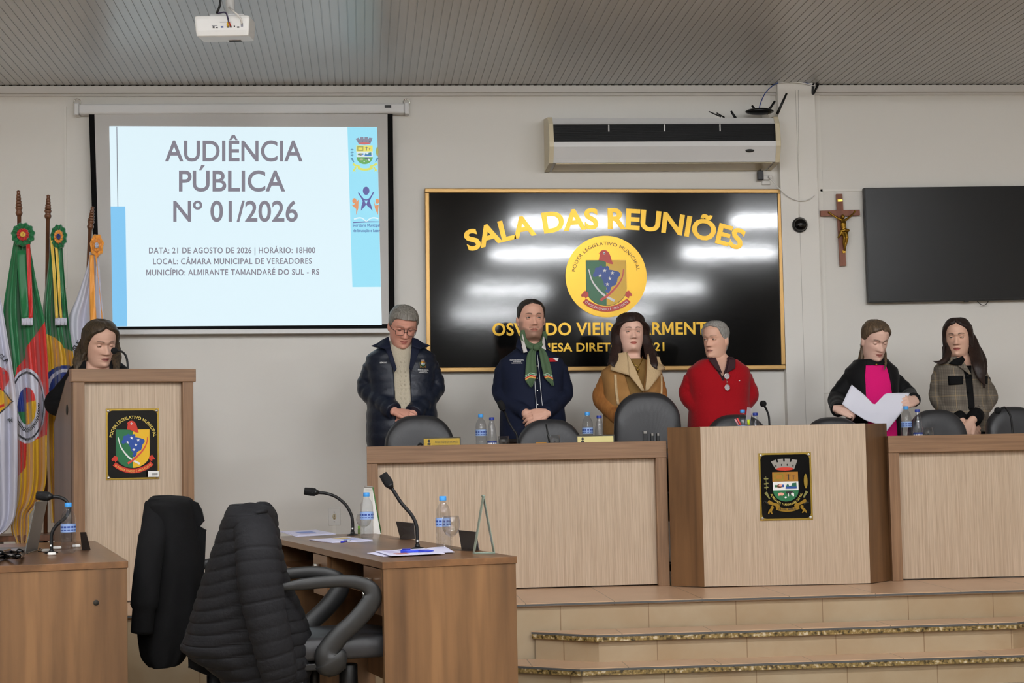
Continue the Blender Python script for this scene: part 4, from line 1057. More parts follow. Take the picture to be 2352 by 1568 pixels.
jk = p.garment('jacket', M_navy, p.zsh-.60, p.zsh+.07, G1, A, gap=lambda z: (interp(z, [p.zsh-.5, p.zsh-.1, p.zsh+.07], [-.035, -.05, -.072]), interp(z, [p.zsh-.5, p.zsh-.1, p.zsh+.07], [.062, .05, .072])), r=(.076, .070, .054), puff=.0045, th=.02)
p.patch('collar', cloth('navy_lining', (22, 27, 46), .7), [[(893, 777), (852, 795), (885, 806), (897, 803)], [(897, 803), (885, 806), (905, 858), (910, 850)]], g=G1+.012, lift=.014, thick=.01)
p.patch('collar', cloth('navy_lining', (22, 27, 46), .7), [[(945, 778), (944, 800), (963, 806), (988, 794)], [(944, 800), (938, 850), (943, 856), (963, 806)]], g=G1+.012, lift=.014, thick=.01)
mb = MB(); mb.tube([p.tp(p.zsh+.078, 2*math.pi*i/30, .012) for i in range(31)], .0105, 8); mb.build('sweater_collar', M_knit, p.root)
mb = MB()
for q in (-1, 1):
    for k in range(16): z = p.zsh-.02-k*.028; mb.ell((.008+q*.012+.004*math.sin(k*2.1), p.front(.02, z, .012)+.0015, z), (.0075, .004, .0125), 8)
mb.build('cable_stitch', M_knit, p.root)
p.text('name_stitching', M_wpaint, [('SÉRGIO', 872, 888, 837, 3.2)], G1, .016)
p.text('crest_text', M_wpaint, [('PREFEITURA MUNICIPAL', 958, 983, 853, 2.2), ('DE ALMIRANTE', 963, 979, 855.8, 2), ('TAMANDARÉ DO SUL', 960, 982, 858.6, 2)], G1, .016)
mb = MB(); put_shapes(mb, coat_shapes(), lambda x, y, L=0: p.on(969.5+x*18, 838-y*18, G1, .015+L*.3), COAT_IDX); mb.build('crest', COAT_MATS, p.root)
M_gh = hairmat('grey_hair', (96, 90, 82), (150, 146, 138))
p.hair([(.998, 0, .011), (.97, 0, .013), (.92, 0, .014), (.86, 0, .013), (.80, 0, .011), (.785, 30, .010), (.765, 46, .010), (.74, 56, .010), (.68, 62, .011), (.60, 70, .010), (.53, 78, .008), (.48, 100, .009), (.38, 116, .009), (.26, 128, .008), (.16, 136, .004)], M_gh, noise=.06)
# glasses
M = p.hm(); gm = MB()
for q in (-1, 1):
    c = Vector((q*.034, -.101, .475*HH)); pts = [(-.026, .017), (-.0, .0195), (.024, .018), (.026, .0), (.02, -.017), (-.012, -.018), (-.024, -.010)]
    loop = spline([(x*q, z) for x, z in pts]+[(pts[0][0]*q, pts[0][1])], 4); gm.tube([M @ (c+Vector((x, .004*abs(x)/.026, z))) for x, z in loop], .0017, 6)
    gm.tube([M @ Vector((q*.060, -.095, .49*HH)), M @ Vector((q*.076, -.05, .50*HH)), M @ Vector((q*.082, .01, .50*HH))], .0018, 6)
gm.tube([M @ Vector((x, -.104, .497*HH)) for x in (-.011, 0, .011)], .0017, 6)
eg = gm.build('eyeglasses', mat('spectacle_frame', (40, 25, 18), .35), p.root)
M_lens = mat('spectacle_lens', (245, 235, 200), .05, trans=1, ior=1.02)
p.trousers(M_trs); p.shoes(M_shoe)

# 2 ---- man with the green neckerchief
p = Person('person with short dark hair and goatee in navy shirt with long green neckerchief, hands clasped', 1222, 10.35, 689, 826, .215,
           dict(skin=SK(222, 172, 150), brow=SK(70, 50, 38), yaw=7, pitch=0, wide=1.06, lid=.2, gaze=(.12, .02), beard=(SK(78, 58, 45), .52), lips=SK(175, 110, 95), hs=1.02, blush=.35, iris=(.07, .06, .04)), belly=.04, depth=1.05)
A = [(p.L(1154, 905, .03), p.L(1207, 948, -.20)), (p.L(1294, 903, .03), p.L(1252, 948, -.22))]
h = [dict(wrist=p.L(1207, 949, -.205), d=(.93, -.1, -.22), n=(0, .75, -.5), side=-1, curl=(20, 30, 20), thumb=25),
     dict(wrist=p.L(1258, 948, -.225), d=(-.93, -.12, -.14), n=(.0, .85, -.4), side=1, curl=(22, 34, 22), thumb=30, sc=1.06)]
p.body(A, h)
G2 = .016; M_shirt = cloth('navy_shirt', (22, 28, 48), .8, bump=.2, bscale=30)
p.garment('shirt', M_shirt, p.zsh-.52, p.zsh+.075, G2, A, r=(.064, .060, .044))
p.patch('chest_placket', cloth('dark_placket', (16, 20, 36)), [[(1222, 818), (1238, 818), (1239, 943), (1223, 943)]], g=G2, lift=.006, thick=.003)
for u0, u1, v0 in ((1230, 1239.5, 817), (1222.5, 1225.5, 870)):
    MB().tube([p.on(u0+(u1-u0)*k/8, v0+(942-v0)*k/8, G2, .010) for k in range(9)], .0016, 6).build('white_piping', M_wpaint, p.root)
for v in (843, 871, 899, 931): MB().lathe([(.005, 0), (.005, .002), (.003, .003)], 12, 0, Matrix.Translation(p.on(1228.5, v, G2, .009)) @ Matrix.Rotation(math.pi/2, 4, 'X')).build('button', M_chrome, p.root)
M_wcol = cloth('white_collar', (214, 208, 204), .8)
p.patch('collar', M_wcol, [[(1193, 776), (1197, 769), (1207, 810), (1198, 812)]], g=G2+.014, lift=.016, thick=.006); p.patch('collar', M_wcol, [[(1246, 774), (1249, 778), (1250, 805), (1241, 800)]], g=G2+.014, lift=.016, thick=.006)
p.patch('collar_fold', M_shirt, [[(1190, 778), (1184, 800), (1196, 814), (1194, 790)]], g=G2+.012, lift=.014, thick=.006); p.patch('collar_fold', M_shirt, [[(1250, 778), (1251, 800), (1262, 806), (1254, 786)]], g=G2+.012, lift=.014, thick=.006)
M_scf = cloth('green_neckerchief', (84, 106, 78), .75, bump=.25, bscale=40); M_sr = cloth('scarf_red', (200, 60, 50)); M_sy = cloth('scarf_yellow', (222, 180, 100)); M_sw = cloth('scarf_pale', (205, 225, 205)); M_sg = cloth('scarf_green', (60, 120, 85))
def tail(pts):
    """scarf tail: list of (uL, vL, uR, vR) rows; striped near the tip"""
    mb = MB(); R = spline(pts, 6); n = len(R)-1
    def fn(a, b):
        k = min(int(b*n), n-1); f = b*n-k; r = [R[k][i]*(1-f)+R[k+1][i]*f for i in range(4)]
        u, v = r[0]+(r[2]-r[0])*a, r[1]+(r[3]-r[1])*a; w = p.on(u, v, G2, .022+.007*math.sin(a*math.pi*2.2)); return w
    def mf(a, b):
        v = b+.06*(1-abs(2*a-1)); s_ = [(.66, 0), (.675, 3), (.705, 4), (.72, 3), (.76, 1), (.80, 2), (1.5, 0)]
        for lim, mi in s_:
            if v < lim: return mi
        return 0
    mb.grid(fn, 20, 110, mfn=mf); return mb.build('neckerchief_tail', [M_scf, M_sr, M_sy, M_sw, M_sg], p.root, solid=.005, soff=1)
tail([(1219, 800, 1228, 803), (1207, 815, 1225, 815), (1203, 838, 1225, 838), (1201, 860, 1226, 856), (1201, 876, 1223, 872), (1211, 891, 1214, 891)])
tail([(1233, 803, 1240, 797), (1234, 815, 1250, 812), (1237, 838, 1257, 836), (1241, 858, 1262, 860), (1246, 872, 1264, 874), (1262, 887, 1265, 888)])
mb = MB(); mb.ell(p.on(1228, 800, G2, .032), (.024, .018, .022), 16); mb.build('neckerchief_knot', M_scf, p.root)
mb = MB(); zz = [(1197, 765, 1.0), (1201, 785, 1), (1212, 797, 1), (1226, 801, 1), (1240, 795, 1), (1249, 782, 1), (1251, 766, 1)]
mb.tube(spline([p.on(u, v, G2, .014) for u, v, _ in zz], 5), .017, 10); mb.tube(spline([p.on(u*.94+1224*.06, v-5, G2, .008) for u, v, _ in zz], 5), .014, 10); mb.build('neckerchief_wrap', M_scf, p.root)
p.text('chest_text', M_wpaint, [('PREFEITURA MUNICIPAL', 1168, 1199, 830, 2.4), ('DE ALMIRANTE', 1175, 1193, 833.6, 2.2), ('TAMANDARÉ DO SUL', 1171, 1196, 837, 2.2)], G2, .007)
p.patch('chest_logo', cloth('logo_red', (185, 40, 45)), [[(1257, 824), (1270, 823), (1276, 832), (1257, 833)]], g=G2, lift=.006, thick=.002); p.patch('chest_logo', M_wpaint, [[(1266, 824), (1280, 823), (1277, 831), (1273, 830)]], g=G2, lift=.009, thick=.002)
p.hair([(.998, 0, .008), (.95, 0, .009), (.88, 0, .009), (.865, 28, .008), (.845, 40, .008), (.82, 47, .008), (.74, 56, .007), (.66, 64, .006), (.58, 72, .005), (.51, 82, .004), (.46, 104, .005), (.34, 120, .005), (.22, 134, .003)], hairmat('dark_short_hair', (26, 20, 16)))
p.trousers(cloth('black_jeans', (18, 18, 20))); p.shoes(M_shoe)
MB().loft([[p.tp(z, 2*math.pi*i/40, .021) for i in range(40)] for z in (p.zsh-.525, p.zsh-.49)]).build('belt', mat('belt_leather', (28, 20, 15), .4), p.root)

# 3 ---- woman with the fur collared jacket
p = Person('person with dark bouffant hair in brown jacket with wide cream lapels', 1452, 10.35, 725, 850, .19,
           dict(skin=SK(236, 192, 172), brow=SK(75, 52, 42), yaw=2, pitch=-3, wide=1.08, lid=.2, lips=SK(176, 92, 80), hs=.955, edge=.62, blush=.3, browlift=.012), belly=.025, depth=1.1)
A = [(p.L(1383, 915, .03), p.L(1425, 962, -.17)), (p.L(1510, 912, .03), p.L(1475, 962, -.17))]
h = [dict(wrist=p.L(1427, 963, -.175), d=(.9, -.1, -.3), n=(0, .75, -.5), side=-1), dict(wrist=p.L(1473, 963, -.19), d=(-.9, -.1, -.3), n=(0, .85, -.4), side=1)]
p.body(A, h)
M_camel = wood('camel_rib_knit', (142, 88, 36), (178, 118, 58), 30, (1.2, 1.2, .2), .9); M_suede = cloth('tan_suede', (168, 124, 74), .9, vary=.2, bscale=14); M_fur = cloth('cream_fleece', (206, 178, 138), .95, bump=.5, bscale=160); M_olive = cloth('olive_top', (132, 102, 58), .85)
G3 = .028
p.garment('top', M_olive, p.zsh-.5, p.zsh+.07, .012)
p.garment('jacket_sleeves', M_camel, p.zsh-.14, p.zsh+.03, G3-.008, A, gap=lambda z: (-.09, .09), r=(.064, .06, .048))
p.garment('jacket', M_suede, p.zsh-.58, p.zsh+.06, G3, gap=lambda z: (interp(z, [p.zsh-.25, p.zsh+.05], [-.015, -.085]), interp(z, [p.zsh-.25, p.zsh+.05], [.02, .085])), th=.02)
p.patch('lapel', M_fur, [[(1434, 812), (1402, 818), (1398, 853), (1436, 866)], [(1434, 812), (1436, 866), (1462, 900), (1468, 900)]], g=G3+.01, lift=.014, thick=.014); p.patch('lapel', M_fur, [[(1480, 816), (1478, 862), (1522, 850), (1512, 820)], [(1480, 816), (1470, 900), (1476, 899), (1510, 858)]], g=G3+.01, lift=.014, thick=.014)
for a_ in ([(1407, 862), (1408, 895), (1412, 930)], [(1513, 862), (1514, 895), (1511, 920)]): MB().tube(spline([p.on(u, v, G3, .002) for u, v in a_], 6), .009, 8).build('fleece_edge', M_fur, p.root)
mb = MB(); mb.tube(spline([p.on(u, v, .012, .006) for u, v in ((1441, 822), (1446, 832), (1452, 839), (1458, 844), (1464, 838), (1469, 829), (1472, 820))], 4), .0022, 6); q = p.on(1458, 851, .012, .008)
mb.tube([q+Vector((0, 0, .017)), q-Vector((0, 0, .018))], .0025, 6); mb.tube([q-Vector((.010, 0, 0)), q+Vector((.010, 0, 0))], .0025, 6); mb.build('necklace', M_gold2, p.root)
for u, v in ((1429, 791), (1480.5, 789)):
    q = p.L(u, v, -.02); MB().tube([q+Vector((0, 0, .011)), q+Vector((0, -.004, 0)), q-Vector((0, 0, .011))], [.004, .006, .003], 8, rnd=True).build('earring', M_gold2, p.root)
p.hair([(.998, 0, .024), (.96, 0, .028), (.90, 0, .028), (.85, 0, .024), (.80, 0, .018), (.785, 24, .020), (.755, 42, .028), (.70, 56, .040), (.60, 70, .047), (.48, 80, .049), (.35, 86, .050)], hairmat('dark_brown_hair', (24, 15, 13), (52, 33, 28)), noise=.05,
       drop=[(.05, .124, -.10, .13, 82), (.095, .132, -.115, .125, 68), (.135, .140, -.130, .12, 56), (.165, .136, -.135, .11, 56)])
M_h = MATS['dark_brown_hair']
p.lock(M_h, [(1424, 758, .0), (1418, 790, -.03), (1411, 818, -.09), (1407, 832, -.13), (1411, 843, -.15)], .034); p.lock(M_h, [(1480, 762, .0), (1488, 792, -.03), (1496, 820, -.09), (1503, 836, -.14), (1509, 848, -.15)], .034)
p.lock(M_h, [(1424, 790, .06), (1408, 826, .03), (1398, 846, -.02)], .03); p.lock(M_h, [(1488, 790, .06), (1506, 828, .02), (1516, 846, -.04)], .03)
p.trousers(M_trs); p.shoes(M_shoe)

# 4 ---- man in the red sweater
p = Person('person with short grey hair in red sweater, spectacles hanging at the neck', 1651, 10.35, 739, 846, .205,
           dict(skin=SK(226, 178, 154), brow=SK(120, 95, 80), browk=.5, yaw=-42, pitch=2, lid=.15, gaze=(-.15, 0), lips=SK(175, 115, 100), hs=.97, blush=.4), belly=.04, depth=1.1)
A = [(p.L(1583, 908, .03), p.L(1636, 972, -.15)), (p.L(1719, 908, .03), p.L(1668, 974, -.15))]
h = [dict(wrist=p.L(1638, 974, -.155), d=(.9, -.1, -.3), n=(0, .75, -.5), side=-1), dict(wrist=p.L(1666, 975, -.17), d=(-.9, -.1, -.3), n=(0, .85, -.4), side=1)]
p.body(A, h)
M_rsw = cloth('red_knit', (162, 13, 25), .85, bump=.25, bscale=110, sheen=.1); M_plum = cloth('plum_shirt', (62, 40, 44), .8)
p.garment('shirt', M_plum, p.zsh-.35, p.zsh+.07, .012, gap=lambda z: (-max(.003, interp(z, [p.zsh-.06, p.zsh+.07], [0, .05])), max(.003, interp(z, [p.zsh-.06, p.zsh+.07], [0, .05]))), th=.014)
p.garment('sweater', M_rsw, p.zsh-.55, p.zsh+.055, .022, A, gap=lambda z: (-max(.004, interp(z, [p.zsh-.085, p.zsh+.055], [.0, .075])), max(.004, interp(z, [p.zsh-.085, p.zsh+.055], [.0, .075]))), r=(.066, .062, .046), rm=.0055)
p.patch('collar', M_plum, [[(1635, 824), (1620, 829), (1634, 850), (1647, 860)]], g=.02, lift=.016, thick=.007); p.patch('collar', M_plum, [[(1667, 824), (1682, 826), (1678, 848), (1656, 860)]], g=.02, lift=.016, thick=.007)
gm = MB()
for cv in (866, 892):
    c = p.on(1657, cv, .022, .02); loop = [c+Vector((.016*math.cos(t), -.002, .020*math.sin(t)*.9)) for t in [i*math.pi/9 for i in range(19)]]; gm.tube(loop, .0018, 6, 0)
    gm.loft([[c+Vector((.0155*math.cos(i*math.pi/9), -.001, .0175*math.sin(i*math.pi/9))) for i in range(18)], [c+Vector((.0155*math.cos(i*math.pi/9), .0005, .0175*math.sin(i*math.pi/9))) for i in range(18)]], 1, False)
gm.tube([p.on(1656, 873, .022, .024), p.on(1656, 884, .022, .026)], .0018, 6); gm.tube([p.on(1662, 862, .022, .022), p.on(1667, 866, .022, .006)], .0018, 6)
gm.build('hanging_spectacles', [M_chrome, mat('clear_lens', (230, 225, 230), .05, spec=.8, alpha=.45)], p.root)
p.patch('chest_logo', M_wpaint, [[(1686, 875), (1689, 875), (1689, 877), (1686, 877)]], g=.022, lift=.006, thick=.002)
p.hair([(.998, 0, .011), (.95, 0, .013), (.90, 0, .013), (.87, 0, .012), (.855, 26, .011), (.83, 42, .011), (.79, 52, .013), (.70, 58, .012), (.62, 66, .010), (.54, 76, .008), (.48, 100, .009), (.36, 116, .009), (.24, 130, .007), (.17, 138, .004)], hairmat('silver_hair', (120, 116, 110), (178, 176, 172)), noise=.05)
p.trousers(M_trs); p.shoes(M_shoe)

# 5 ---- woman in black jacket and pink top, reading a sheet
p = Person('person in black jacket and bright pink top holding a white sheet', 2003, 10.35, 736, 847, .168,
           dict(skin=SK(228, 188, 170), brow=SK(95, 75, 62), yaw=10, pitch=22, hy=-.045, lid=-.34, lips=SK(180, 110, 100), hs=1.0, wide=1.04), belly=.035, depth=1.08)
A = [(p.L(1922, 915, .0), p.L(1925, 942, -.24)), (p.L(2085, 905, .0), p.L(2098, 918, -.24))]
h = [dict(wrist=p.L(1919, 938, -.25), d=(.86, -.45, -.12), n=(.3, .6, -.6), side=-1, curl=(35, 45, 30), thumb=25, tcurl=20, sc=.95),
     dict(wrist=p.L(2103, 921, -.25), d=(-.80, -.5, .1), n=(-.1, .8, -.5), side=1, curl=(35, 45, 30), thumb=25, tcurl=20, sc=.95)]
p.body(A, h)
G5 = .024; M_bj = cloth('black_velvet', (12, 12, 14), .7, sheen=.08); M_pk = cloth('hot_pink_knit', (226, 28, 120), .85, bump=.3, bscale=140)
p.garment('pink_top', M_pk, p.zsh-.52, p.zsh+.035, .014)
p.garment('jacket', M_bj, p.zsh-.56, p.zsh+.06, G5, A, gap=lambda z: (interp(z, [p.zsh-.4, p.zsh-.05, p.zsh+.06], [-.09, -.082, -.06]), interp(z, [p.zsh-.4, p.zsh-.2, p.zsh-.05, p.zsh+.06], [.11, .098, .082, .06])), r=(.06, .054, .046))
p.patch('neckline', M_bj, [[(1977, 826), (2026, 826), (2024, 840), (1976, 840)]], g=.014, lift=.006, thick=.004)
MB().ell(p.on(2000, 839, .016, .012), (.007, .004, .006), 10).build('brooch', M_gold2, p.root)
MB().ell(p.L(1977, 791, -.01), .006, 10).build('earring', M_wpaint, p.root)
p.hair([(.998, 0, .014), (.96, 0, .016), (.91, 0, .016), (.87, 10, .014), (.83, 32, .013), (.76, 52, .013), (.66, 66, .013), (.56, 76, .010), (.50, 92, .008), (.40, 108, .010), (.30, 120, .012)], hairmat('brown_streaked_hair', (58, 46, 36), (118, 98, 76)), noise=.04,
       drop=[(.04, .076, -.05, .09, 100), (.09, .084, -.06, .10, 84), (.15, .09, -.12, .12, 62), (.20, .088, -.15, .13, 58)])
M_h = MATS['brown_streaked_hair']
p.lock(M_h, [(1982, 790, .03), (1977, 810, .0), (1972, 826, -.06)], .010); p.lock(M_h, [(2030, 790, .0), (2034, 815, -.06), (2034, 838, -.14), (2030, 852, -.16)], .008)
p.trousers(cloth('black_skirt_trousers', (14, 14, 16))); p.shoes(M_shoe)
# the sheet she holds (crumpled, folded double)
Y5 = 10.35
def at5(u, v, d): return atY(u, v, Y5-d)
sh_rows = [[(1956, 883, .30), (1938, 922, .30), (1934, 928, .30)], [(1985, 905, .31), (1972, 938, .315), (1966, 947, .31)], [(2008, 928, .32), (2000, 957, .33), (1998, 966, .33)], [(2002, 950, .335), (2018, 970, .34), (2030, 978, .335)]]
def sheet(name, rows, label):
    rows = [[at5(*q) for q in r] for r in rows]; nr, nc = len(rows)-1, len(rows[0])-1
    def fn(a, b):
        i = min(int(a*nr), nr-1); f = a*nr-i; j = min(int(b*nc), nc-1); g = b*nc-j
        P_ = rows[i][j].lerp(rows[i+1][j], f).lerp(rows[i][j+1].lerp(rows[i+1][j+1], f), g); return P_+Vector((0, .002*math.sin(a*9+b*4), 0))
    o = MB().grid(fn, 24, 16).build(name, M_paper, solid=.0006, soff=0); tag(o, label, 'paper'); return o
sheet('paper_sheet', [[(1956, 883, .30), (1945, 905, .30), (1934, 928, .30)], [(1984, 905, .31), (1968, 930, .315), (1957, 946, .31)], [(2008, 930, .32), (2003, 950, .33), (1990, 966, .33)], [(2034, 903, .30), (2022, 940, .33), (2030, 978, .335)], [(2062, 902, .29), (2044, 950, .33), (2034, 990, .33)], [(2090, 902, .28), (2072, 945, .32), (2026, 1004, .33)]], 'creased white sheet of paper held by the person in pink')

# 6 ---- woman in plaid jacket
p = Person('person with long dark hair in grey plaid jacket with black collar, head turned aside', 2207, 10.35, 733, 841, .167,
           dict(skin=SK(226, 182, 158), brow=SK(50, 34, 28), yaw=-27, pitch=4, lid=.1, gaze=(-.12, -.02), lips=SK(165, 85, 78), hs=.99, edge=.5), belly=.02, depth=1.05)
A = [(p.L(2156, 916, .03), p.L(2208, 966, -.18)), (p.L(2271, 912, .03), p.L(2236, 962, -.2))]
h = [dict(wrist=p.L(2210, 968, -.18), d=(.8, -.1, -.5), n=(0, .8, -.4), side=-1), dict(wrist=p.L(2232, 966, -.21), d=(-.55, -.15, -.75), n=(.0, .9, -.3), side=1, curl=(20, 35, 25), thumb=30)]
p.body(A, h)
def plaid():
    m = bpy.data.materials.new('grey_plaid_wool'); m.use_nodes = True; nt = m.node_tree; b = bsdf(m); b.inputs['Roughness'].default_value = .9
    tc = nt.nodes.new('ShaderNodeTexCoord'); sp_ = nt.nodes.new('ShaderNodeSeparateXYZ'); nt.links.new(tc.outputs['Object'], sp_.inputs[0])
    def band(axis, per, lo, hi, off=0):
        a = nt.nodes.new('ShaderNodeMath'); a.operation = 'ADD'; a.inputs[1].default_value = 10+off; nt.links.new(sp_.outputs[axis], a.inputs[0])
        q = nt.nodes.new('ShaderNodeMath'); q.operation = 'MODULO'; q.inputs[1].default_value = per; nt.links.new(a.outputs[0], q.inputs[0])
        g1 = nt.nodes.new('ShaderNodeMath'); g1.operation = 'GREATER_THAN'; g1.inputs[1].default_value = lo; nt.links.new(q.outputs[0], g1.inputs[0])
        g2 = nt.nodes.new('ShaderNodeMath'); g2.operation = 'LESS_THAN'; g2.inputs[1].default_value = hi; nt.links.new(q.outputs[0], g2.inputs[0])
        r_ = nt.nodes.new('ShaderNodeMath'); r_.operation = 'MULTIPLY'; nt.links.new(g1.outputs[0], r_.inputs[0]); nt.links.new(g2.outputs[0], r_.inputs[1]); return r_.outputs[0]
    col = None; base = (*lin((128, 119, 106)), 1)
    for axis, per, lo, hi, c, f in (('X', .01, 0, .004, (92, 84, 74), .5), ('Z', .01, 0, .004, (92, 84, 74), .5), ('X', .085, 0, .03, (78, 70, 62), .35), ('Z', .10, 0, .035, (78, 70, 62), .35), ('X', .085, .055, .059, (176, 150, 110), .45), ('Z', .10, .06, .064, (176, 150, 110), .45)):
        mk = band(axis, per, lo, hi); ml = nt.nodes.new('ShaderNodeMath'); ml.operation = 'MULTIPLY'; ml.inputs[1].default_value = f; nt.links.new(mk, ml.inputs[0])
        mx = nt.nodes.new('ShaderNodeMixRGB'); nt.links.new(ml.outputs[0], mx.inputs[0])
        if col is None: mx.inputs[1].default_value = base
        else: nt.links.new(col, mx.inputs[1])
        mx.inputs[2].default_value = (*lin(c), 1); col = mx.outputs[0]
    nt.links.new(col, b.inputs['Base Color']); return m
M_pl = plaid(); M_bt = cloth('black_top', (14, 14, 15)); G6 = .022
p.garment('black_top', M_bt, p.zsh-.5, p.zsh-.0, .012)
p.garment('jacket', M_pl, p.zsh-.42, p.zsh+.06, G6, A, gap=lambda z: (interp(z, [p.zsh-.4, p.zsh-.03, p.zsh+.06], [-.004, -.02, -.05]), interp(z, [p.zsh-.4, p.zsh-.03, p.zsh+.06], [.034, .03, .055])), r=(.06, .056, .046))
p.patch('collar', M_bt, [[(2196, 821), (2178, 828), (2166, 838), (2186, 842)], [(2196, 821), (2186, 842), (2190, 842), (2200, 830)]], g=G6+.008, lift=.012, thick=.008)
p.patch('lapel', M_pl, [[(2196, 832), (2184, 843), (2206, 862), (2211, 862)]], g=G6+.004, lift=.012, thick=.006); p.patch('lapel', M_pl, [[(2232, 828), (2220, 862), (2224, 862), (2244, 842)]], g=G6+.004, lift=.012, thick=.006)
p.patch('pocket_flap', M_bt, [[(2163, 865), (2194, 865), (2193, 884), (2164, 886)]], g=G6, lift=.008, thick=.005); p.patch('pocket_flap', M_bt, [[(2234, 864), (2272, 866), (2273, 881), (2240, 884)]], g=G6, lift=.008, thick=.005)
for v in (866, 901, 937): MB().lathe([(.009, 0), (.009, .003), (.006, .005)], 14, 0, Matrix.Translation(p.on(2205, v, G6, .008)) @ Matrix.Rotation(math.pi/2, 4, 'X')).build('button', M_bt, p.root)
for v in (865, 897, 933): MB().lathe([(.003, 0), (.003, .002)], 10, 0, Matrix.Translation(p.on(2227, v, G6, .008)) @ Matrix.Rotation(math.pi/2, 4, 'X')).build('press_stud', M_chrome, p.root)
a_, b_ = Vector(A[1][0]).lerp(Vector(A[1][1]), .80), Vector(A[1][1]); MB().tube([a_, a_.lerp(b_, .5), b_+(b_-a_)*.12], [.05, .05, .049], 18).build('cuff', M_bt, p.root)
a_, b_ = Vector(A[0][0]).lerp(Vector(A[0][1]), .84), Vector(A[0][1]); MB().tube([a_, a_.lerp(b_, .5), b_+(b_-a_)*.12], [.05, .05, .049], 18).build('cuff', M_bt, p.root)
p.hair([(.998, 0, .016), (.96, 0, .018), (.91, 2, .018), (.87, 14, .017), (.83, 34, .018), (.76, 50, .020), (.66, 62, .022), (.54, 72, .023), (.42, 76, .026), (.30, 80, .028)], hairmat('black_brown_hair', (26, 17, 14), (48, 32, 26)), noise=.04,
       drop=[(.05, .100, -.09, .10, 78, 0), (.12, .112, -.135, .12, 62, .008), (.20, .118, -.175, .14, 54, .02), (.28, .112, -.185, .14, 54, .034)])
M_h = MATS['black_brown_hair']
p.lock(M_h, [(2226, 760, .0), (2238, 800, -.05), (2246, 835, -.15), (2252, 862, -.175), (2263, 886, -.17)], .042); p.lock(M_h, [(2232, 780, .03), (2250, 815, -.06), (2258, 845, -.14), (2258, 870, -.16)], .034)
p.lock(M_h, [(2184, 770, .0), (2180, 800, -.03), (2174, 822, -.08), (2160, 832, -.10), (2141, 829, -.10)], .022)
p.trousers(M_trs); p.shoes(M_shoe)

# 7 ---- woman speaking at the lectern
p = Person('person with long brown hair in black blazer, reading into the microphone at the lectern', 227, 9.98, 737, 848, .185,
           dict(skin=SK(222, 178, 156), brow=SK(60, 44, 36), browk=.75, yaw=24, pitch=16, roll=-3, hy=-.04, lid=-.34, lips=SK(170, 100, 92), hs=1.08, open=1, wide=1.05), rz=.1, belly=.02, depth=1.05)
A = [(p.L(124, 928, .0), p.L(205, 945, -.22)), (p.L(318, 925, .0), p.L(300, 962, -.25))]
h = [dict(wrist=p.L(207, 945, -.23), d=(.6, -.5, -.2), n=(0, .0, -1), side=-1), dict(wrist=p.L(300, 962, -.26), d=(-.2, -.9, -.2), n=(0, 0, -1), side=1)]
p.body(A, h)
M_blz = cloth('black_blazer', (14, 14, 16), .8)
p.garment('blouse', M_blz, p.zsh-.5, p.zsh-.02, .010)
p.garment('blazer', M_blz, p.zsh-.58, p.zsh+.05, .022, A, gap=lambda z: (interp(z, [p.zsh-.4, p.zsh+.05], [-.02, -.075]), interp(z, [p.zsh-.4, p.zsh+.05], [.02, .075])), r=(.062, .056, .046))
p.hair([(.998, 0, .016), (.96, 0, .018), (.91, 0, .018), (.87, 12, .017), (.83, 34, .018), (.76, 50, .020), (.66, 62, .021), (.54, 72, .022), (.42, 80, .024), (.30, 84, .026)], hairmat('brown_long_hair', (34, 26, 20), (84, 70, 52)), noise=.04,
       drop=[(.05, .105, -.085, .10, 82, -.004), (.10, .118, -.10, .13, 72, -.012), (.16, .132, -.135, .15, 62, -.02), (.22, .14, -.15, .15, 60, -.03)])
M_h = MATS['brown_long_hair']
p.lock(M_h, [(204, 770, .0), (194, 800, -.03), (182, 828, -.08), (172, 850, -.12)], .046)
p.lock(M_h, [(262, 775, .0), (266, 805, -.04), (268, 835, -.10), (266, 862, -.14)], .03)
p.trousers(M_trs); p.shoes(M_shoe)
# ------------------------------------------------------------------ leather chairs on the stage
def rrect(w, h, r0, r1, n=8):
    """outline (x,z): width w, height h from z=0, bottom radius r0, top radius r1"""
    out = []
    for cx, cz, r, a in ((w/2-r1, h-r1, r1, 0), (-w/2+r1, h-r1, r1, 90), (-w/2+r0, r0, r0, 180), (w/2-r0, r0, r0, 270)):
        out += [(cx+r*math.cos(math.radians(a+90*i/n)), cz+r*math.sin(math.radians(a+90*i/n))) for i in range(n+1)]
    return out
def cushion(mb, outline, t, bulge=.012, c=(0, .3)):
    """padded slab: outline rings shrinking front and back"""
    rings = []
    for k, y in ((.90, -t/2-bulge), (.96, -t/2), (1, -t*.15), (1, t*.15), (.97, t/2), (.93, t/2+.002)):
        rings.append([((x-c[0])*k+c[0], y, (z-c[1])*k+c[1]) for x, z in outline])
    mb.loft([[tuple(p) for p in reversed(r)] for r in rings]); return mb
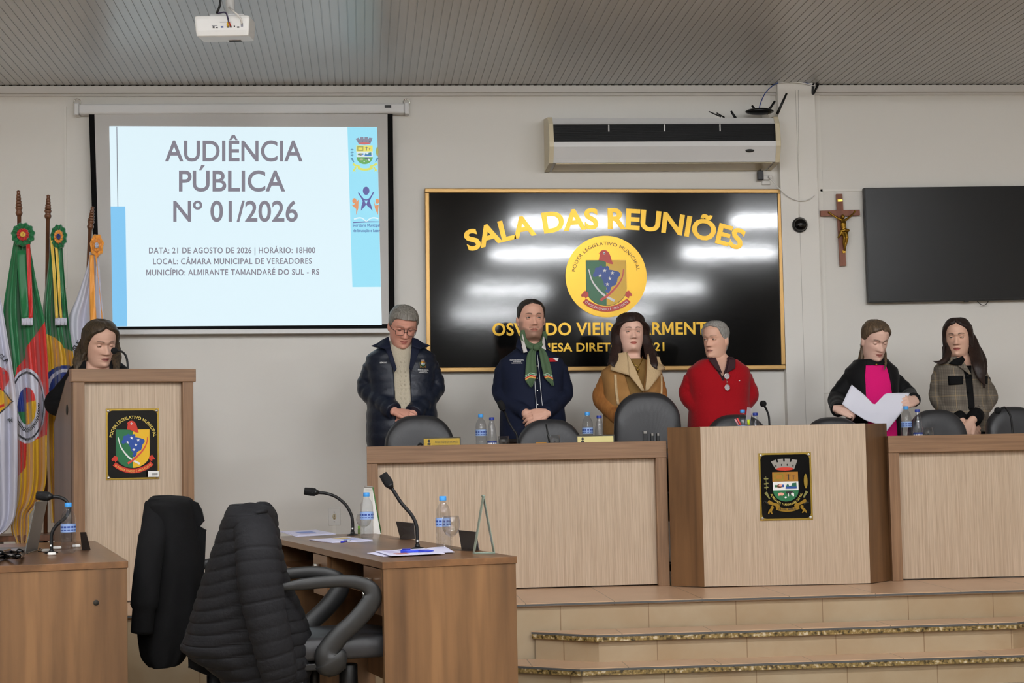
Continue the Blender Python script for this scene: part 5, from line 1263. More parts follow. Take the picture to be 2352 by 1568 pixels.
def stage_chair(u, Y, ul, ur, vt, label, hb=.60):
    """office chair standing behind the stage desk, its back's top edge at photo row vt"""
    a, b = atY(ul, 990, Y), atY(ur, 990, Y); w = b.x-a.x; top = atY((ul+ur)/2, vt, Y).z-ZD
    t = empty('office_chair', ((a.x+b.x)/2, Y, ZD), 0, label, 'chair', 'leather chairs behind the stage desks')
    mb = cushion(MB(), [(x*(1-.14*(z/hb-.5)), z) for x, z in rrect(w*1.04, hb, .09, min(.17, w*.42))], .075, .016, (0, hb/2)); 
    mb.v = [Vector((p.x, p.y+.10*(p.z/hb-.5)**2-.5*p.x*p.x*0, p.z+top-hb)) for p in mb.v]
    mb.build('backrest', M_leather, t, sub=1)
    mb = cushion(MB(), [(x, z) for x, z in rrect(min(.5, w*1.12), .42, .10, .08)], .08, .012, (0, .23))
    mb.v = [Vector((p.x, -(.02)-p.z+.0, .47-p.y*-1)) for p in mb.v]; mb.build('seat', M_leather, t)
    MB().tube([(0, -.24, .08), (0, -.24, .44)], .028, 14).build('gas_column', M_black, t)
    MB().tube(spline([(0, -.24, .42), (0, .03, .43), (0, .075, .55), (0, .055, top-hb+.25)], 5), .022, 8, flat=.6).build('back_bracket', M_black, t)
    for k in range(5):
        an = 2*math.pi*k/5+.3; e = (.20*math.cos(an), -.24+.20*math.sin(an), .065)
        l_ = MB().tube([(0, -.24, .10), e], [.026, .018], 10).build('base_spoke', M_black, t)
        MB().lathe([(.001, -.012), (.026, -.012), (.028, 0), (.026, .012), (.001, .012)], 14, 0, Matrix.Translation((e[0], e[1], .028)) @ Matrix.Rotation(math.pi/2, 4, 'X') @ Matrix.Rotation(an, 4, 'Y')).build('caster', M_black, l_)
    return t
stage_chair(0, 9.985, 883, 1043, 953, 'black leather chair in front of the person with grey hair in the navy padded jacket')
stage_chair(0, 9.985, 1186, 1338, 962, 'black leather chair in front of the person with the green neckerchief')
stage_chair(0, 9.98, 1411, 1565, 900, 'tallest black leather chair, high back, in front of the person with cream lapels', .78)
stage_chair(0, 9.985, 1618, 1768, 951, 'black leather chair in front of the person in the red sweater')
stage_chair(0, 9.985, 1842, 1988, 957, 'black leather chair low behind the middle desk at its right end')
stage_chair(0, 9.985, 2086, 2220, 940, 'black leather chair between the person in pink and the person in plaid')
stage_chair(0, 9.985, 2266, 2392, 933, 'rightmost black leather chair on the stage, cut by the picture edge')

# ------------------------------------------------------------------ bottles, glasses and small things
def clear(name, rough, base, tint=(1, 1, 1)):
    """thin clear wall: see-through with a mirror-like skin that strengthens towards grazing angles"""
    m = bpy.data.materials.new(name); m.use_nodes = True; nt = m.node_tree; nt.nodes.clear(); MATS[name] = m
    o = nt.nodes.new('ShaderNodeOutputMaterial'); mx = nt.nodes.new('ShaderNodeMixShader'); t = nt.nodes.new('ShaderNodeBsdfTransparent'); g = nt.nodes.new('ShaderNodeBsdfGlossy')
    t.inputs[0].default_value = (*tint, 1); g.inputs['Roughness'].default_value = rough; g.inputs[0].default_value = (1, 1, 1, 1)
    lw = nt.nodes.new('ShaderNodeLayerWeight'); pw = nt.nodes.new('ShaderNodeMath'); pw.operation = 'POWER'; pw.inputs[1].default_value = 3.5; ml = nt.nodes.new('ShaderNodeMath'); ml.operation = 'MULTIPLY'; ml.inputs[1].default_value = .6
    nt.links.new(lw.outputs['Facing'], pw.inputs[0]); nt.links.new(pw.outputs[0], ml.inputs[0]); a = nt.nodes.new('ShaderNodeMath'); a.operation = 'ADD'; a.inputs[1].default_value = base
    nt.links.new(ml.outputs[0], a.inputs[0]); nt.links.new(a.outputs[0], mx.inputs[0]); nt.links.new(t.outputs[0], mx.inputs[1]); nt.links.new(g.outputs[0], mx.inputs[2]); nt.links.new(mx.outputs[0], o.inputs[0]); return m
M_pet = clear('clear_plastic', .08, .045, (.88, .89, .91)); M_glass = clear('clear_glass', .03, .04, (.92, .92, .92))
M_capl = mat('light_blue_cap', (70, 160, 235), .45); M_capd = mat('dark_blue_cap', (40, 60, 150), .45)
M_lab = mat('pale_blue_label', (150, 178, 226), .5); M_lab2 = mat('navy_label', (44, 62, 130), .5); M_labt = mat('label_text', (44, 70, 150), .5)
def bottle(loc, label, kind, group, sc=1.0):
    t = empty('water_bottle', loc, random.random()*.5-.25, label, 'bottle', group); t.scale = (sc,)*3
    if kind == 0:   # taller, light blue cap
        prof = [(.024, 0), (.029, .004), (.0305, .012), (.0305, .03), (.0285, .034), (.0305, .038), (.0305, .055), (.0285, .059), (.0305, .063), (.0305, .085), (.0312, .088), (.0312, .125), (.030, .13), (.0305, .145), (.028, .16), (.021, .176), (.013, .187), (.0125, .195), (.0125, .2)]
        cap, cz, ch, lz0, lz1, lm = M_capl, .195, .019, .089, .124, M_lab
    else:           # slimmer, dark blue cap
        prof = [(.022, 0), (.026, .004), (.0275, .012), (.0275, .06), (.027, .075), (.0255, .10), (.022, .13), (.017, .155), (.0125, .17), (.012, .176), (.012, .182)]
        cap, cz, ch, lz0, lz1, lm = M_capd, .177, .017, .02, .058, M_lab2
    MB().lathe(prof, 24).build('bottle_body', M_pet, t)
    MB().lathe([(.0145, cz), (.015, cz+.002), (.0148, cz+ch-.002), (.0135, cz+ch)], 20).build('cap', cap, t)
    R = max(r for r, z in prof)+.0006
    mb = MB(); mb.lathe([(R, lz0), (R, lz1)], 24, 0, cap=False)
    for k in range(-3, 4):
        a0 = -math.pi/2+k*.5
        for j, (zz, hh_) in enumerate(((.62, .22), (.25, .10))):
            mb.grid(lambda a, b: ((R+.0004)*math.cos(a0+(a-.5)*.36), (R+.0004)*math.sin(a0+(a-.5)*.36), lz0+(lz1-lz0)*(zz-hh_/2+b*hh_)), 4, 1, 1)
    mb.build('label_wrap', [lm, M_labt if kind == 0 else M_wpaint], t)
    return t
def glass(loc, label, kind, group='drinking glasses'):
    if kind == 'goblet':
        t = empty('wine_glass', loc, 0, label, 'glass', group)
        MB().lathe([(.030, .105), (.0335, .125), (.032, .15), (.0275, .172), (.0268, .172), (.031, .15), (.0325, .125), (.029, .106), (.012, .082), (.006, .075)], 24, cap=False).build('bowl', M_glass, t) if False else MB().lathe([(.005, .06), (.022, .072), (.034, .095), (.0375, .12), (.036, .145), (.032, .165), (.0312, .165), (.035, .145), (.0365, .12), (.033, .096), (.021, .074), (.001, .066)], 24, cap=False).build('bowl', M_glass, t)
        MB().lathe([(.030, 0), (.029, .003), (.008, .007), (.0042, .016), (.0042, .05), (.007, .062), (.001, .064)], 20).build('stem', M_glass, t)
    else:
        t = empty('tumbler', loc, 0, label, 'glass', group)
        MB().lathe([(.001, 0), (.024, 0), (.030, .008), (.0345, .03), (.034, .055), (.0295, .085), (.0287, .085), (.0332, .055), (.0337, .03), (.029, .010), (.001, .006)], 24, cap=False).build('glass_body', M_glass, t)
    return t
ZW = ZD+.775; DY = 9.62
def dp(u, Y=DY, z=ZW+.0005): p = atY(u, 1000, Y); return (p.x, Y, z)
G = 'water bottles on the stage desks'
bottle(dp(1105), 'light blue capped water bottle left on the left stage desk, before the wall', 0, G)
bottle(dp(1130, 9.60), 'dark blue capped slim bottle left on the left stage desk', 1, G)
glass(dp(1156, 9.60), 'round tumbler beside the two bottles at the left of the stage desk', 't')
glass(dp(1273, 9.60), 'round tumbler in front of the chair of the neckerchief wearer', 't')
bottle(dp(1350), 'light blue capped water bottle beside the tall chair', 0, G)
bottle(dp(1377, 9.64), 'dark blue capped slim bottle beside the tall chair', 1, G)
glass(dp(1399, 9.66), 'round tumbler half hidden by the cream name plate', 't')
bottle(dp(1707, 9.75), 'light blue capped water bottle on the middle desk by the ruler', 0, G)
bottle(dp(1736, 9.70), 'dark blue capped slim bottle on the middle desk by the microphone', 1, G)
bottle(dp(2083), 'light blue capped water bottle in front of the held paper', 0, G)
bottle(dp(2109, 9.60), 'dark blue capped slim bottle on the right stage desk', 1, G)
glass(dp(2131, 9.60), 'round tumbler on the right stage desk', 't')

def name_plate(u0, u1, vt, Y, txt, mcard, label):
    a, b = atY(u0, vt, Y), atY(u1, vt, Y); w = b.x-a.x; h = max(.05, a.z-ZW)
    t = empty('name_plate', ((a.x+b.x)/2, Y, ZW), 0, label, 'name plate', 'name plates on the left stage desk')
    MB().prism([(-.0, .0), (.0, .0), (.02, h), (.0, h)][1:] + [(-.001, 0)], -w/2, w/2, 'x').build('holder', mat('smoky_acrylic', (70, 66, 60), .2, alpha=1), t) if False else MB().box((-w/2, 0, 0), (w/2, .005, h)).build('holder', mat('smoky_acrylic', (82, 78, 70), .2), t, bevel=.001)
    MB().box((-w/2, .004, 0), (w/2, .05, .004)).build('holder_foot', mat('smoky_acrylic', (82, 78, 70), .2), t)
    mb = MB().box((-w/2+.006, -.001, .004), (w/2-.006, 0, h-.006), 0)
    fn = lambda x, y: (x, -.0014, y)
    if txt: put_text(mb, txt, fn, -w*.18, h-.032, w*.6, caph=.012, mi=1, bold=.01)
    mb.flat(ellp(-w*.34, h-.020, .007, .009), fn, 1); mb.flat(ellp(-w*.34, h-.036, .010, .006), fn, 1)
    mb.build('name_card', [mcard, M_ink], t)
name_plate(971, 1058, 1005, 9.52, 'MARIA SALETE DA GRAM EIZ', M_gold2, 'brass name plate at the left end of the stage desk')
name_plate(1324, 1411, 1000, 9.52, '', mat('cream_card', (236, 222, 150), .4), 'cream name plate in front of the tall chair')
t = empty('card_stand', dp(1243, 9.56), 0, 'small yellow card lying in front of the second chair', 'card'); MB().box((-.03, 0, 0), (.03, .01, .046)).build('card', M_ochre, t)
# pen holder with ruler, highlighter and red pens
ph_ = Vector(dp(1716, 9.66)); t = empty('pen_holder', ph_, 0, 'brown desk pen holder on the middle desk', 'pen holder')
MB().box((-.085, -.02, 0), (.03, .03, .100)).build('holder_body', mat('brown_leatherette', (62, 40, 34), .5), t, bevel=.004)
def rod(name, u0, v0, u1, v1, Y, r, m, label, cat, flat=1.0, n=10, up=None):
    a, b = atY(u0, v0, Y), atY(u1, v1, Y); o = MB().tube([a, b], r, n, flat=flat, up=up).build(name, m); return tag(o, label, cat)
rod('pen', 1688, 962, 1696, 976, 9.655, .0045, mat('pink_barrel', (240, 170, 180), .4), 'pink pen leaning out of the pen holder', 'pen')
rod('pen', 1693, 960, 1701, 976, 9.662, .0055, mat('red_barrel', (240, 80, 80), .4), 'red pen leaning out of the pen holder', 'pen')
rod('highlighter', 1719, 963, 1719.5, 975, 9.675, .008, mat('neon_yellow', (225, 245, 40), .4), 'yellow highlighter standing in the pen holder', 'highlighter')
a, b = atY(1722, 935.5, 9.695), atY(1717, 975, 9.695); d_ = (a-b); s_ = Vector((d_.z, 0, -d_.x)).normalized()*.0145
mb = MB(); q = [b-s_, b+s_, a+s_, a-s_]; mb.add([p for p in q]+[p+Vector((0, .003, 0)) for p in q], [(0,1,2,3),(7,6,5,4),(0,4,5,1),(1,5,6,2),(2,6,7,3),(3,7,4,0)])
for k in range(14): c = b.lerp(a, .05+.9*k/14); mb.add([c-s_, c-s_*(.7 if k % 5 else .4), c-s_*(.7 if k % 5 else .4)+d_*.008, c-s_+d_*.008], [(0,1,2,3)], 1) if False else None
tag(mb.build('ruler', mat('clear_acrylic', (205, 200, 205), .1, alpha=.42, spec=.8)), 'clear plastic ruler standing in the pen holder', 'ruler')
# gavel blocks / black battery packs on the desk
for u, v, w, Y in ((1482, 990, .026, 9.56), (1498.5, 995, .019, 9.56), (1512, 995, .019, 9.56)):
    lab = {1482: 'tallest of the three black gadgets standing before the tall chair', 1498.5: 'middle one of the three black gadgets before the tall chair', 1512: 'right one of the three black gadgets before the tall chair'}[u]
    z = atY(u, v, Y).z-ZW; t = empty('voice_recorder', dp(u, Y), 0, lab, 'recorder', 'black gadgets standing on the desk')
    MB().box((-w/2, 0, 0), (w/2, .02, z)).build('gadget_body', M_black, t, bevel=.003); MB().box((-w/2+.004, -.0012, z-.014), (w/2-.004, .016, z+.0006)).build('top_band', M_greyen, t)
tag(MB().tube(spline([dp(955, 9.58, ZW+.012), dp(962, 9.6, ZW+.048), dp(968, 9.58, ZW+.046), dp(975, 9.6, ZW+.012)], 5), .006, 8).build('loose_cord', M_black), 'black cord lying beside the brass name plate', 'cord')

# ------------------------------------------------------------------ gooseneck microphones
def mic(base, pts, label, ball=0.0, head=.017, r=.0062, hl=.05, group='gooseneck microphones'):
    """base point on the table; pts from the base to the head; last two give the head direction"""
    t = empty('gooseneck_microphone', base, 0, label, 'microphone', group); B = Vector(base); P = [Vector(p)-B for p in pts]
    MB().lathe([(.028, 0), (.027, .004), (.011, .008)], 20).build('mic_base', M_black, t)
    MB().tube([(0, 0, .004), P[0].normalized()*min(.09, P[1].length*.5)+Vector((0, 0, 0)) if P[0].length > .01 else P[1]*.3], [.0115, .0095], 12).build('mic_sleeve', M_black, t)
    MB().tube(spline(P, 8), r, 10).build('gooseneck', mat('matt_black_rubber', (14, 14, 15), .55), t)
    d_ = (P[-1]-P[-2]).normalized(); e = P[-1]
    if ball: MB().ell(e+d_*ball*.7, (ball,)*3, 16).build('foam_ball', M_foam, t)
    else:
        MB().tube([e, e+d_*.012, e+d_*.018], [r*1.2, head*.8, head], 14).build('mic_collar', M_black, t)
        MB().tube([e+d_*.016, e+d_*(.016+hl*.4), e+d_*(.016+hl)], [head, head*1.06, head*.92], 16, rnd=False).build('mic_head', M_foam, t, bevel=.003)
    MB().tube([P[0]*0+Vector((0, -.0108, .028)), Vector((0, -.0108, .036))], .004, 8).build('switch', M_wpaint, t)
    return t
def mpts(L, Y0): return [atY(u, v, Y0+dy) for u, v, dy in L]
b_ = dp(1166, 9.60); b_ = dp(1313*0+1314, 9.66)
b0 = dp(1189, 9.66); mic(b0, [b0]+mpts([(1187, 1000, 0), (1178, 985, 0), (1168, 968, 0), (1161, 950, -.01), (1158, 944, -.015)], 9.66), 'gooseneck microphone on the stage desk left of the second chair', head=.019)
b0 = dp(1262, 9.62); tag(MB().tube([dp(1264, 9.62, ZW+.004), atY(1254, 974, 9.62)], [.006, .0045], 8).build('pen', M_black), 'black pen standing up before the second chair', 'pen')
b0 = dp(1768, 9.72); mic(b0, [b0]+mpts([(1766.5, 962, 0), (1762, 944, 0), (1757, 934, -.01), (1755.5, 931.5, -.012)], 9.72), 'round headed gooseneck microphone on the middle desk', ball=.0205)
b0 = dp(2327, 9.66); mic(b0, [b0]+mpts([(2325, 985, 0), (2321, 955, 0), (2310, 937, 0), (2303, 936, -.01), (2296, 940, -.015)], 9.66), 'gooseneck microphone in front of the rightmost stage chair', ball=.021)
# lectern microphone
Rl = Matrix.Translation((lc.x, lc.y, ZD)) @ Matrix.Rotation(AL, 4, 'Z')
lb = Rl @ Vector((.325, .16, LH-.052)); Yl = lb.y
lb = atY(294, 868, Yl); mic(lb, [lb]+mpts([(293, 835, 0), (289, 817, 0), (281, 808, -.01), (272, 805, -.02), (268, 805, -.024)], Yl), 'gooseneck microphone on the lectern before the speaking woman', ball=.019, r=.006)

# ------------------------------------------------------------------ near desks on the lower floor
ZF = .80
def near_desk(origin, rz, length, width, label, drawers):
    """local x across the end panel (to the right), y along the desk; origin at the near left corner"""
    t = empty('walnut_desk', (origin[0], origin[1], 0), rz, label, 'desk')
    MB().box((-.004, -.004, ZF-.026), (width+.004, length, ZF)).build('desk_top', [M_walntop], t, bevel=.0015)
    MB().box((0, .0, 0), (width, .025, ZF-.0265)).build('end_panel', M_walnut, t, bevel=.001)
    MB().box((0, length-.03, 0), (width, length-.005, ZF-.0265)).build('end_panel', M_walnut, t)
    MB().box((width-.04, .026, .12), (width-.022, length-.031, ZF-.027)).build('modesty_panel', M_walnut, t)
    for k, (y0, y1) in enumerate(drawers):
        f = MB().box((.0, y0, ZF-.20), (.018, y1, ZF-.030)).build('drawer', M_walntop, t, bevel=.001)
        yc_ = (y0+y1)/2; z_ = ZF-.075
        kk = MB().tube([(.0, yc_, z_), (-.03, yc_, z_)], .008, 12).build('lock', M_chrome, f)
        mb = MB(); mb.tube([(-.03+.010*math.cos(a), yc_, z_-.018+.013*math.sin(a)) for a in [i*math.pi/6 for i in range(13)]], .0016, 6, 0)
        mb.lathe([(.012, 0), (.012, .003)], 14, 0, Matrix.Translation((-.03, yc_, z_-.055)) @ Matrix.Rotation(math.pi/2, 4, 'X')); mb.build('key', M_chrome, f)
        MB().box((.0185, y0, ZF-.20), (width-.05, y0+.016, ZF-.027)).build('partition', M_walnut, t); MB().box((.0185, y1-.016, ZF-.20), (width-.05, y1, ZF-.027)).build('partition', M_walnut, t)
    MB().box((.0, .026, ZF-.20), (width-.045, drawers[0][0] if False else length-.032, ZF-.183)).build('shelf', M_walntop, t) if False else None
    segs = [(drawers[k][1]+.001, drawers[k+1][0]-.001 if k+1 < len(drawers) else length-.032) for k in range(len(drawers))]
    for y0, y1 in segs: MB().box((.006, y0, ZF-.135), (width-.05, y1, ZF-.122)).build('shelf', M_walntop, t)
    return t
c0 = atZ(880, 1290, ZF); c1 = atZ(1184, 1274, ZF); rz1 = math.radians(14)
w1 = .515
D1 = near_desk((c0.x, c0.y), rz1, 2.2, w1, 'walnut desk in the foreground with papers, bottles and a bare end panel', [(.03, .30), (.93, 1.20)])
M1 = Matrix.Translation((c0.x, c0.y, 0)) @ Matrix.Rotation(rz1, 4, 'Z')
c2 = atZ(292, 1288, ZF); rz2 = math.radians(13)
M2 = Matrix.Translation((c2.x, c2.y, 0)) @ Matrix.Rotation(rz2, 4, 'Z') @ Matrix.Translation((-.56, 0, 0))
o2 = M2 @ Vector((0, 0, 0))
D2 = near_desk((o2.x, o2.y), rz2, 1.75, .56, 'walnut desk at the left edge carrying a laptop and cables', [(.03, .30), (.93, 1.20)])
q = M2 @ Vector((.56-.11, -.0015, .645)); h_ = empty('cable_grommet', (0, 0, 0))
bpy.data.objects.remove(h_)
MB().lathe([(.011, 0), (.011, .002)], 16, 0, Matrix.Translation((.56-.118, -.0005, ZF-.155)) @ Matrix.Rotation(math.pi/2, 4, 'X')).build('bolt_hole', M_dark, D2)

def fz_(u, v, z=ZF): return atZ(u, v, z)
def onfg(u, v): p = fz_(u, v); return (p.x, p.y, ZF+.0005)
GB = 'water bottles on the near desks'
bottle(onfg(843, 1236), 'light blue capped water bottle beside the desk calendar', 0, GB)
bottle(onfg(1019, 1258), 'light blue capped water bottle behind the stemmed glass', 0, GB)
bottle(onfg(157, 1270), 'light blue capped water bottle on the desk at the left edge', 0, GB)
g_ = glass(onfg(1037, 1261), 'stemmed glass on the foreground desk', 'goblet'); g_.scale = (1, 1, .82)
g_ = glass(onfg(836, 1229), 'stemmed glass hidden behind the bottle by the calendar', 'goblet'); g_.scale = (1, 1, .62)
def fmic(u, v, pts, label):
    b = Vector(onfg(u, v)); mic(b, [b]+[atY(pu, pv, b.y+dy) for pu, pv, dy in pts], label, head=.019, r=.0075, hl=.055)
fmic(810, 1229, [(810, 1200, 0), (806, 1180, 0), (793, 1158, 0), (772, 1141, 0), (750, 1133, 0), (732, 1131, 0)], 'gooseneck microphone bent left on the foreground desk')
fmic(959, 1260, [(958, 1225, 0), (956, 1205, 0), (945, 1182, 0), (922, 1155, 0), (907, 1132, 0), (900, 1121, 0)], 'gooseneck microphone rising from the middle of the foreground desk')
fmic(118, 1270, [(118, 1245, 0), (119, 1225, 0), (129, 1207, 0), (150, 1188, 0), (159, 1168, 0), (152, 1150, 0), (136, 1141.5, 0), (122, 1140.5, 0)], 'gooseneck microphone curled over the desk at the left edge')
# papers
def papers(name, quads, label, print_=None):
    t = empty(name, fz_(*quads[0][0]), 0, label, 'papers', 'papers on the foreground desk'); L = t.location.copy()
    for i, q in enumerate(quads):
        z0 = ZF+.0012+.0022*i; mb = MB(); P_ = [fz_(u, v) for u, v in q]
        for p in P_: p.z = z0
        mb.add([p-L for p in P_]+[p-L+Vector((0, 0, .0016)) for p in P_], [(3,2,1,0),(4,5,6,7),(0,1,5,4),(1,2,6,5),(2,3,7,6),(3,0,4,7)])
        sheet_ = mb.build('sheet', mat('bluish_paper', (222, 220, 244), .6), t)
        if i == len(quads)-1 and print_:
            mb = MB()
            for (a0, b0, a1, b1, mi) in print_:
                def fn(a, b): return P_[0].lerp(P_[1], a).lerp(P_[3].lerp(P_[2], a), b)-L+Vector((0, 0, .0021))
                mb.add([fn(a0, b0), fn(a1, b0), fn(a1, b1), fn(a0, b1)], [(0, 1, 2, 3)], mi)
            mb.build('printing', [mat('print_blue', (130, 150, 215), .6), mat('print_brick', (190, 120, 110), .6), mat('print_gold', (215, 190, 130), .6), mat('print_lilac', (196, 188, 222), .6)], sheet_)
papers('paper_stack', [[(640, 1221), (680, 1233), (771, 1228), (722, 1219)], [(644, 1222), (684, 1232), (772, 1227), (726, 1218.5)]], 'stack of papers beside the padded jacket, at the far end of the desk', [(.3, .25, .6, .7, 0), (.65, .2, .8, .6, 3)])
papers('paper_stack', [[(709, 1240.5), (762, 1247.5), (857, 1243), (798, 1235)], [(710, 1241), (762, 1247), (856, 1242), (800, 1235)]], 'papers with a clear pen, middle of the foreground desk', [(.1, .5, .4, .85, 2), (.45, .55, .7, .9, 0)])
papers('paper_stack', [[(843, 1271), (880, 1279), (985, 1270), (925, 1262)], [(985, 1260), (960, 1272), (1044, 1270), (1022, 1257)], [(862, 1269), (898, 1280), (1022, 1274), (975, 1263)]], 'loose papers with a blue pen near the desk corner', [(.1, .1, .55, .3, 3), (.1, .4, .6, .55, 3), (.62, .15, .85, .4, 1)])
def pen(u0, v0, u1, v1, r, m, m2, label):
    a, b = fz_(u0, v0, ZF+.0125), fz_(u1, v1, ZF+.0125); t = empty('pen', a, 0, label, 'pen', 'pens on the foreground desk'); d = b-a
    MB().tube([(0, 0, 0), d*.55], r, 10).build('barrel', m, t); MB().tube([d*.55, d*.85, d], [r, r*.9, r*.25], 10).build('grip', m2, t)
    MB().tube([d*.05+Vector((0, -.002, r*1.3)), d*.3+Vector((0, -.002, r*1.3))], r*.35, 6).build('clip', m2, t)
M_penb = mat('blue_pen', (45, 70, 205), .3)
pen(920, 1266, 996, 1264.5, .0065, M_penb, mat('blue_pen_dark', (38, 52, 165), .4), 'thick blue pen lying on the loose papers near the desk corner')
pen(784, 1244.5, 806, 1240, .0048, mat('blue_pen_cap', (60, 66, 190), .35), mat('clear_barrel', (215, 225, 235), .1, alpha=.6), 'clear pen with blue cap on the middle papers')
# tent calendar and tent sign frames seen end on
def tent(apex, bl, br, wdir, m, label, name='tent_card', dark=None):
    """A-shaped card stand: apex and the two feet as photo points; wdir = depth vector of its width"""
    B0 = Vector(onfg(*bl)); Y = B0.y; A_, R_ = atY(*apex, Y), atY(*br, Y); R_.z = ZF+.001; B0.z = ZF+.001
    t = empty(name, B0, 0, label, 'desk stand'); W_ = Vector(wdir)
    for nm, p, q, mm in (('left_leaf', B0, A_, m), ('right_leaf', A_, R_, dark or m)):
        p, q = p-B0, q-B0; n_ = (q-p).cross(W_).normalized()*.0015
        mb = MB(); mb.add([p-n_, q-n_, q-n_+W_, p-n_+W_, p+n_, q+n_, q+n_+W_, p+n_+W_], [(0,1,2,3),(7,6,5,4),(0,4,5,1),(1,5,6,2),(2,6,7,3),(3,7,4,0)]); mb.build(nm.replace('left_', '').replace('right_', ''), mm, t)
    MB().tube([(0, 0, .002), R_-B0+Vector((0, 0, .001))], .0045, 8).build('foot_bar', m, t); MB().tube([A_-B0, A_-B0+W_], .005, 8).build('top_bead', m, t)
    return t, B0
M_frost = mat('frosted_edge', (128, 140, 126), .25); M_dgreen = mat('dark_green_edge', (60, 75, 52), .4)
lng = M1.to_3x3() @ Vector((0, 1, 0))
tent((1112, 1139), (1090, 1272), (1137, 1271), lng*.022, M_frost, 'clear tent frame standing at the right end of the foreground desk', 'tent_frame')
ca = Vector(onfg(836, 1225.5)); Yc = ca.y
t = empty('desk_calendar', ca, 0, 'white desk calendar with green side behind the bottle', 'calendar')
A0, A1, B0_, B1_, C1_ = [atY(u, v, Yc+dy)-ca for u, v, dy in ((836, 1117, 0), (856, 1118, 0), (828, 1225.5, 0), (858, 1225.5, 0), (875, 1226, .03))]
MB().add([B0_, B1_, A1, A0], [(0, 1, 2, 3)]).build('front_leaf', mat('calendar_card', (205, 203, 196), .6), t, solid=.002)
MB().add([A1, B1_, C1_, A1+Vector((.004, .02, 0))], [(0, 1, 2, 3)]).build('side_leaf', M_wpaint, t, solid=.002)
MB().tube([A1, C1_+Vector((0, 0, .004))], .0035, 6).build('green_edge', mat('green_board', (60, 110, 50), .5), t)
MB().tube([A0, A1], .004, 8).build('binding', M_greyen, t)
mb = MB(); put_text(mb, 'CALENDÁRIO', lambda x, y: A0+(A1-A0)*x+Vector((0, -.003, -.018+y)), .15, 0, .7, caph=.006, mi=0); mb.build('calendar_print', M_greyen, t)
for sx, z_ in ((822, 1222),):
    pg = Vector(onfg(825, 1226)); t = empty('highlighter', pg, 0, 'green capped highlighter standing by the calendar', 'highlighter'); MB().box((-.007, -.005, 0), (.007, .005, .026)).build('barrel', mat('olive_barrel', (90, 105, 60), .5), t, bevel=.002); MB().box((-.0065, -.0045, .026), (.0065, .0045, .04)).build('cap', mat('lime_cap', (110, 160, 60), .5), t, bevel=.002)
# flip-up power units (dark lids)
def lid(q, label):
    P_ = [Vector(onfg(*q[0])), Vector(onfg(*q[1]))]; Y = P_[0].y; T = [atY(*q[2], P_[1].y+.03), atY(*q[3], Y+.03)]
    t = empty('flip_up_socket_lid', P_[0], 0, label, 'desk socket', 'flip-up desk sockets'); L = P_[0].copy(); V = [p-L for p in P_+T]
    n_ = (V[1]-V[0]).cross(V[3]-V[0]).normalized()*.004
    MB().add([p for p in V]+[p-n_ for p in V], [(0,1,2,3),(7,6,5,4),(0,4,5,1),(1,5,6,2),(2,6,7,3),(3,7,4,0)]).build('lid', mat('dark_bronze_panel', (42, 34, 30), .3), t)
    e = (V[1]-V[0]); mb = MB(); f = Vector((e.y, -e.x, 0)).normalized()*.05
    mb.add([V[0]+Vector((0, 0, .0004)), V[1]+Vector((0, 0, .0004)), V[1]+f+Vector((0, 0, .0004)), V[0]+f+Vector((0, 0, .0004))], [(3, 2, 1, 0)]); mb.build('socket_frame', mat('dark_bronze_panel', (42, 34, 30), .3), t)
lid([(919, 1236), (952, 1238), (950, 1201), (909, 1197)], 'open dark socket lid behind the rising microphone')
lid([(1060, 1261), (1100, 1264), (1092, 1221), (1053, 1217)], 'open dark socket lid left of the tent frame')
lid([(188, 1262), (207, 1262), (197, 1221.5), (184, 1222)], 'open dark socket lid on the desk at the left edge')
# laptop at the left edge
lp = Vector(onfg(56, 1271)); t = empty('laptop', lp, 0, 'grey laptop seen from behind its open screen at the left edge', 'laptop')
V = [Vector(onfg(56, 1271)), Vector(onfg(84, 1262))]; T_ = [atY(107, 1150, V[1].y-.02), atY(80, 1152, V[0].y-.02)]; P_ = [p-lp for p in V+T_]
n_ = (P_[1]-P_[0]).cross(P_[3]-P_[0]).normalized()*.004
MB().add(P_+[p+n_ for p in P_], [(0,1,2,3),(7,6,5,4),(0,4,5,1),(1,5,6,2),(2,6,7,3),(3,7,4,0)]).build('laptop_screen', mat('laptop_shell', (112, 110, 106), .4), t)
e = P_[1]-P_[0]; f = Vector((-e.y, e.x, 0)).normalized()*.20
MB().add([Vector((0, 0, 0)), P_[1]*1.0, P_[1]+f, f]+[p+Vector((0, 0, .014)) for p in (Vector((0, 0, 0)), P_[1]*1.0, P_[1]+f, f)], [(3,2,1,0),(4,5,6,7),(0,1,5,4),(1,2,6,5),(2,3,7,6),(3,0,4,7)]).build('laptop_base', mat('laptop_shell', (112, 110, 106), .4), t)
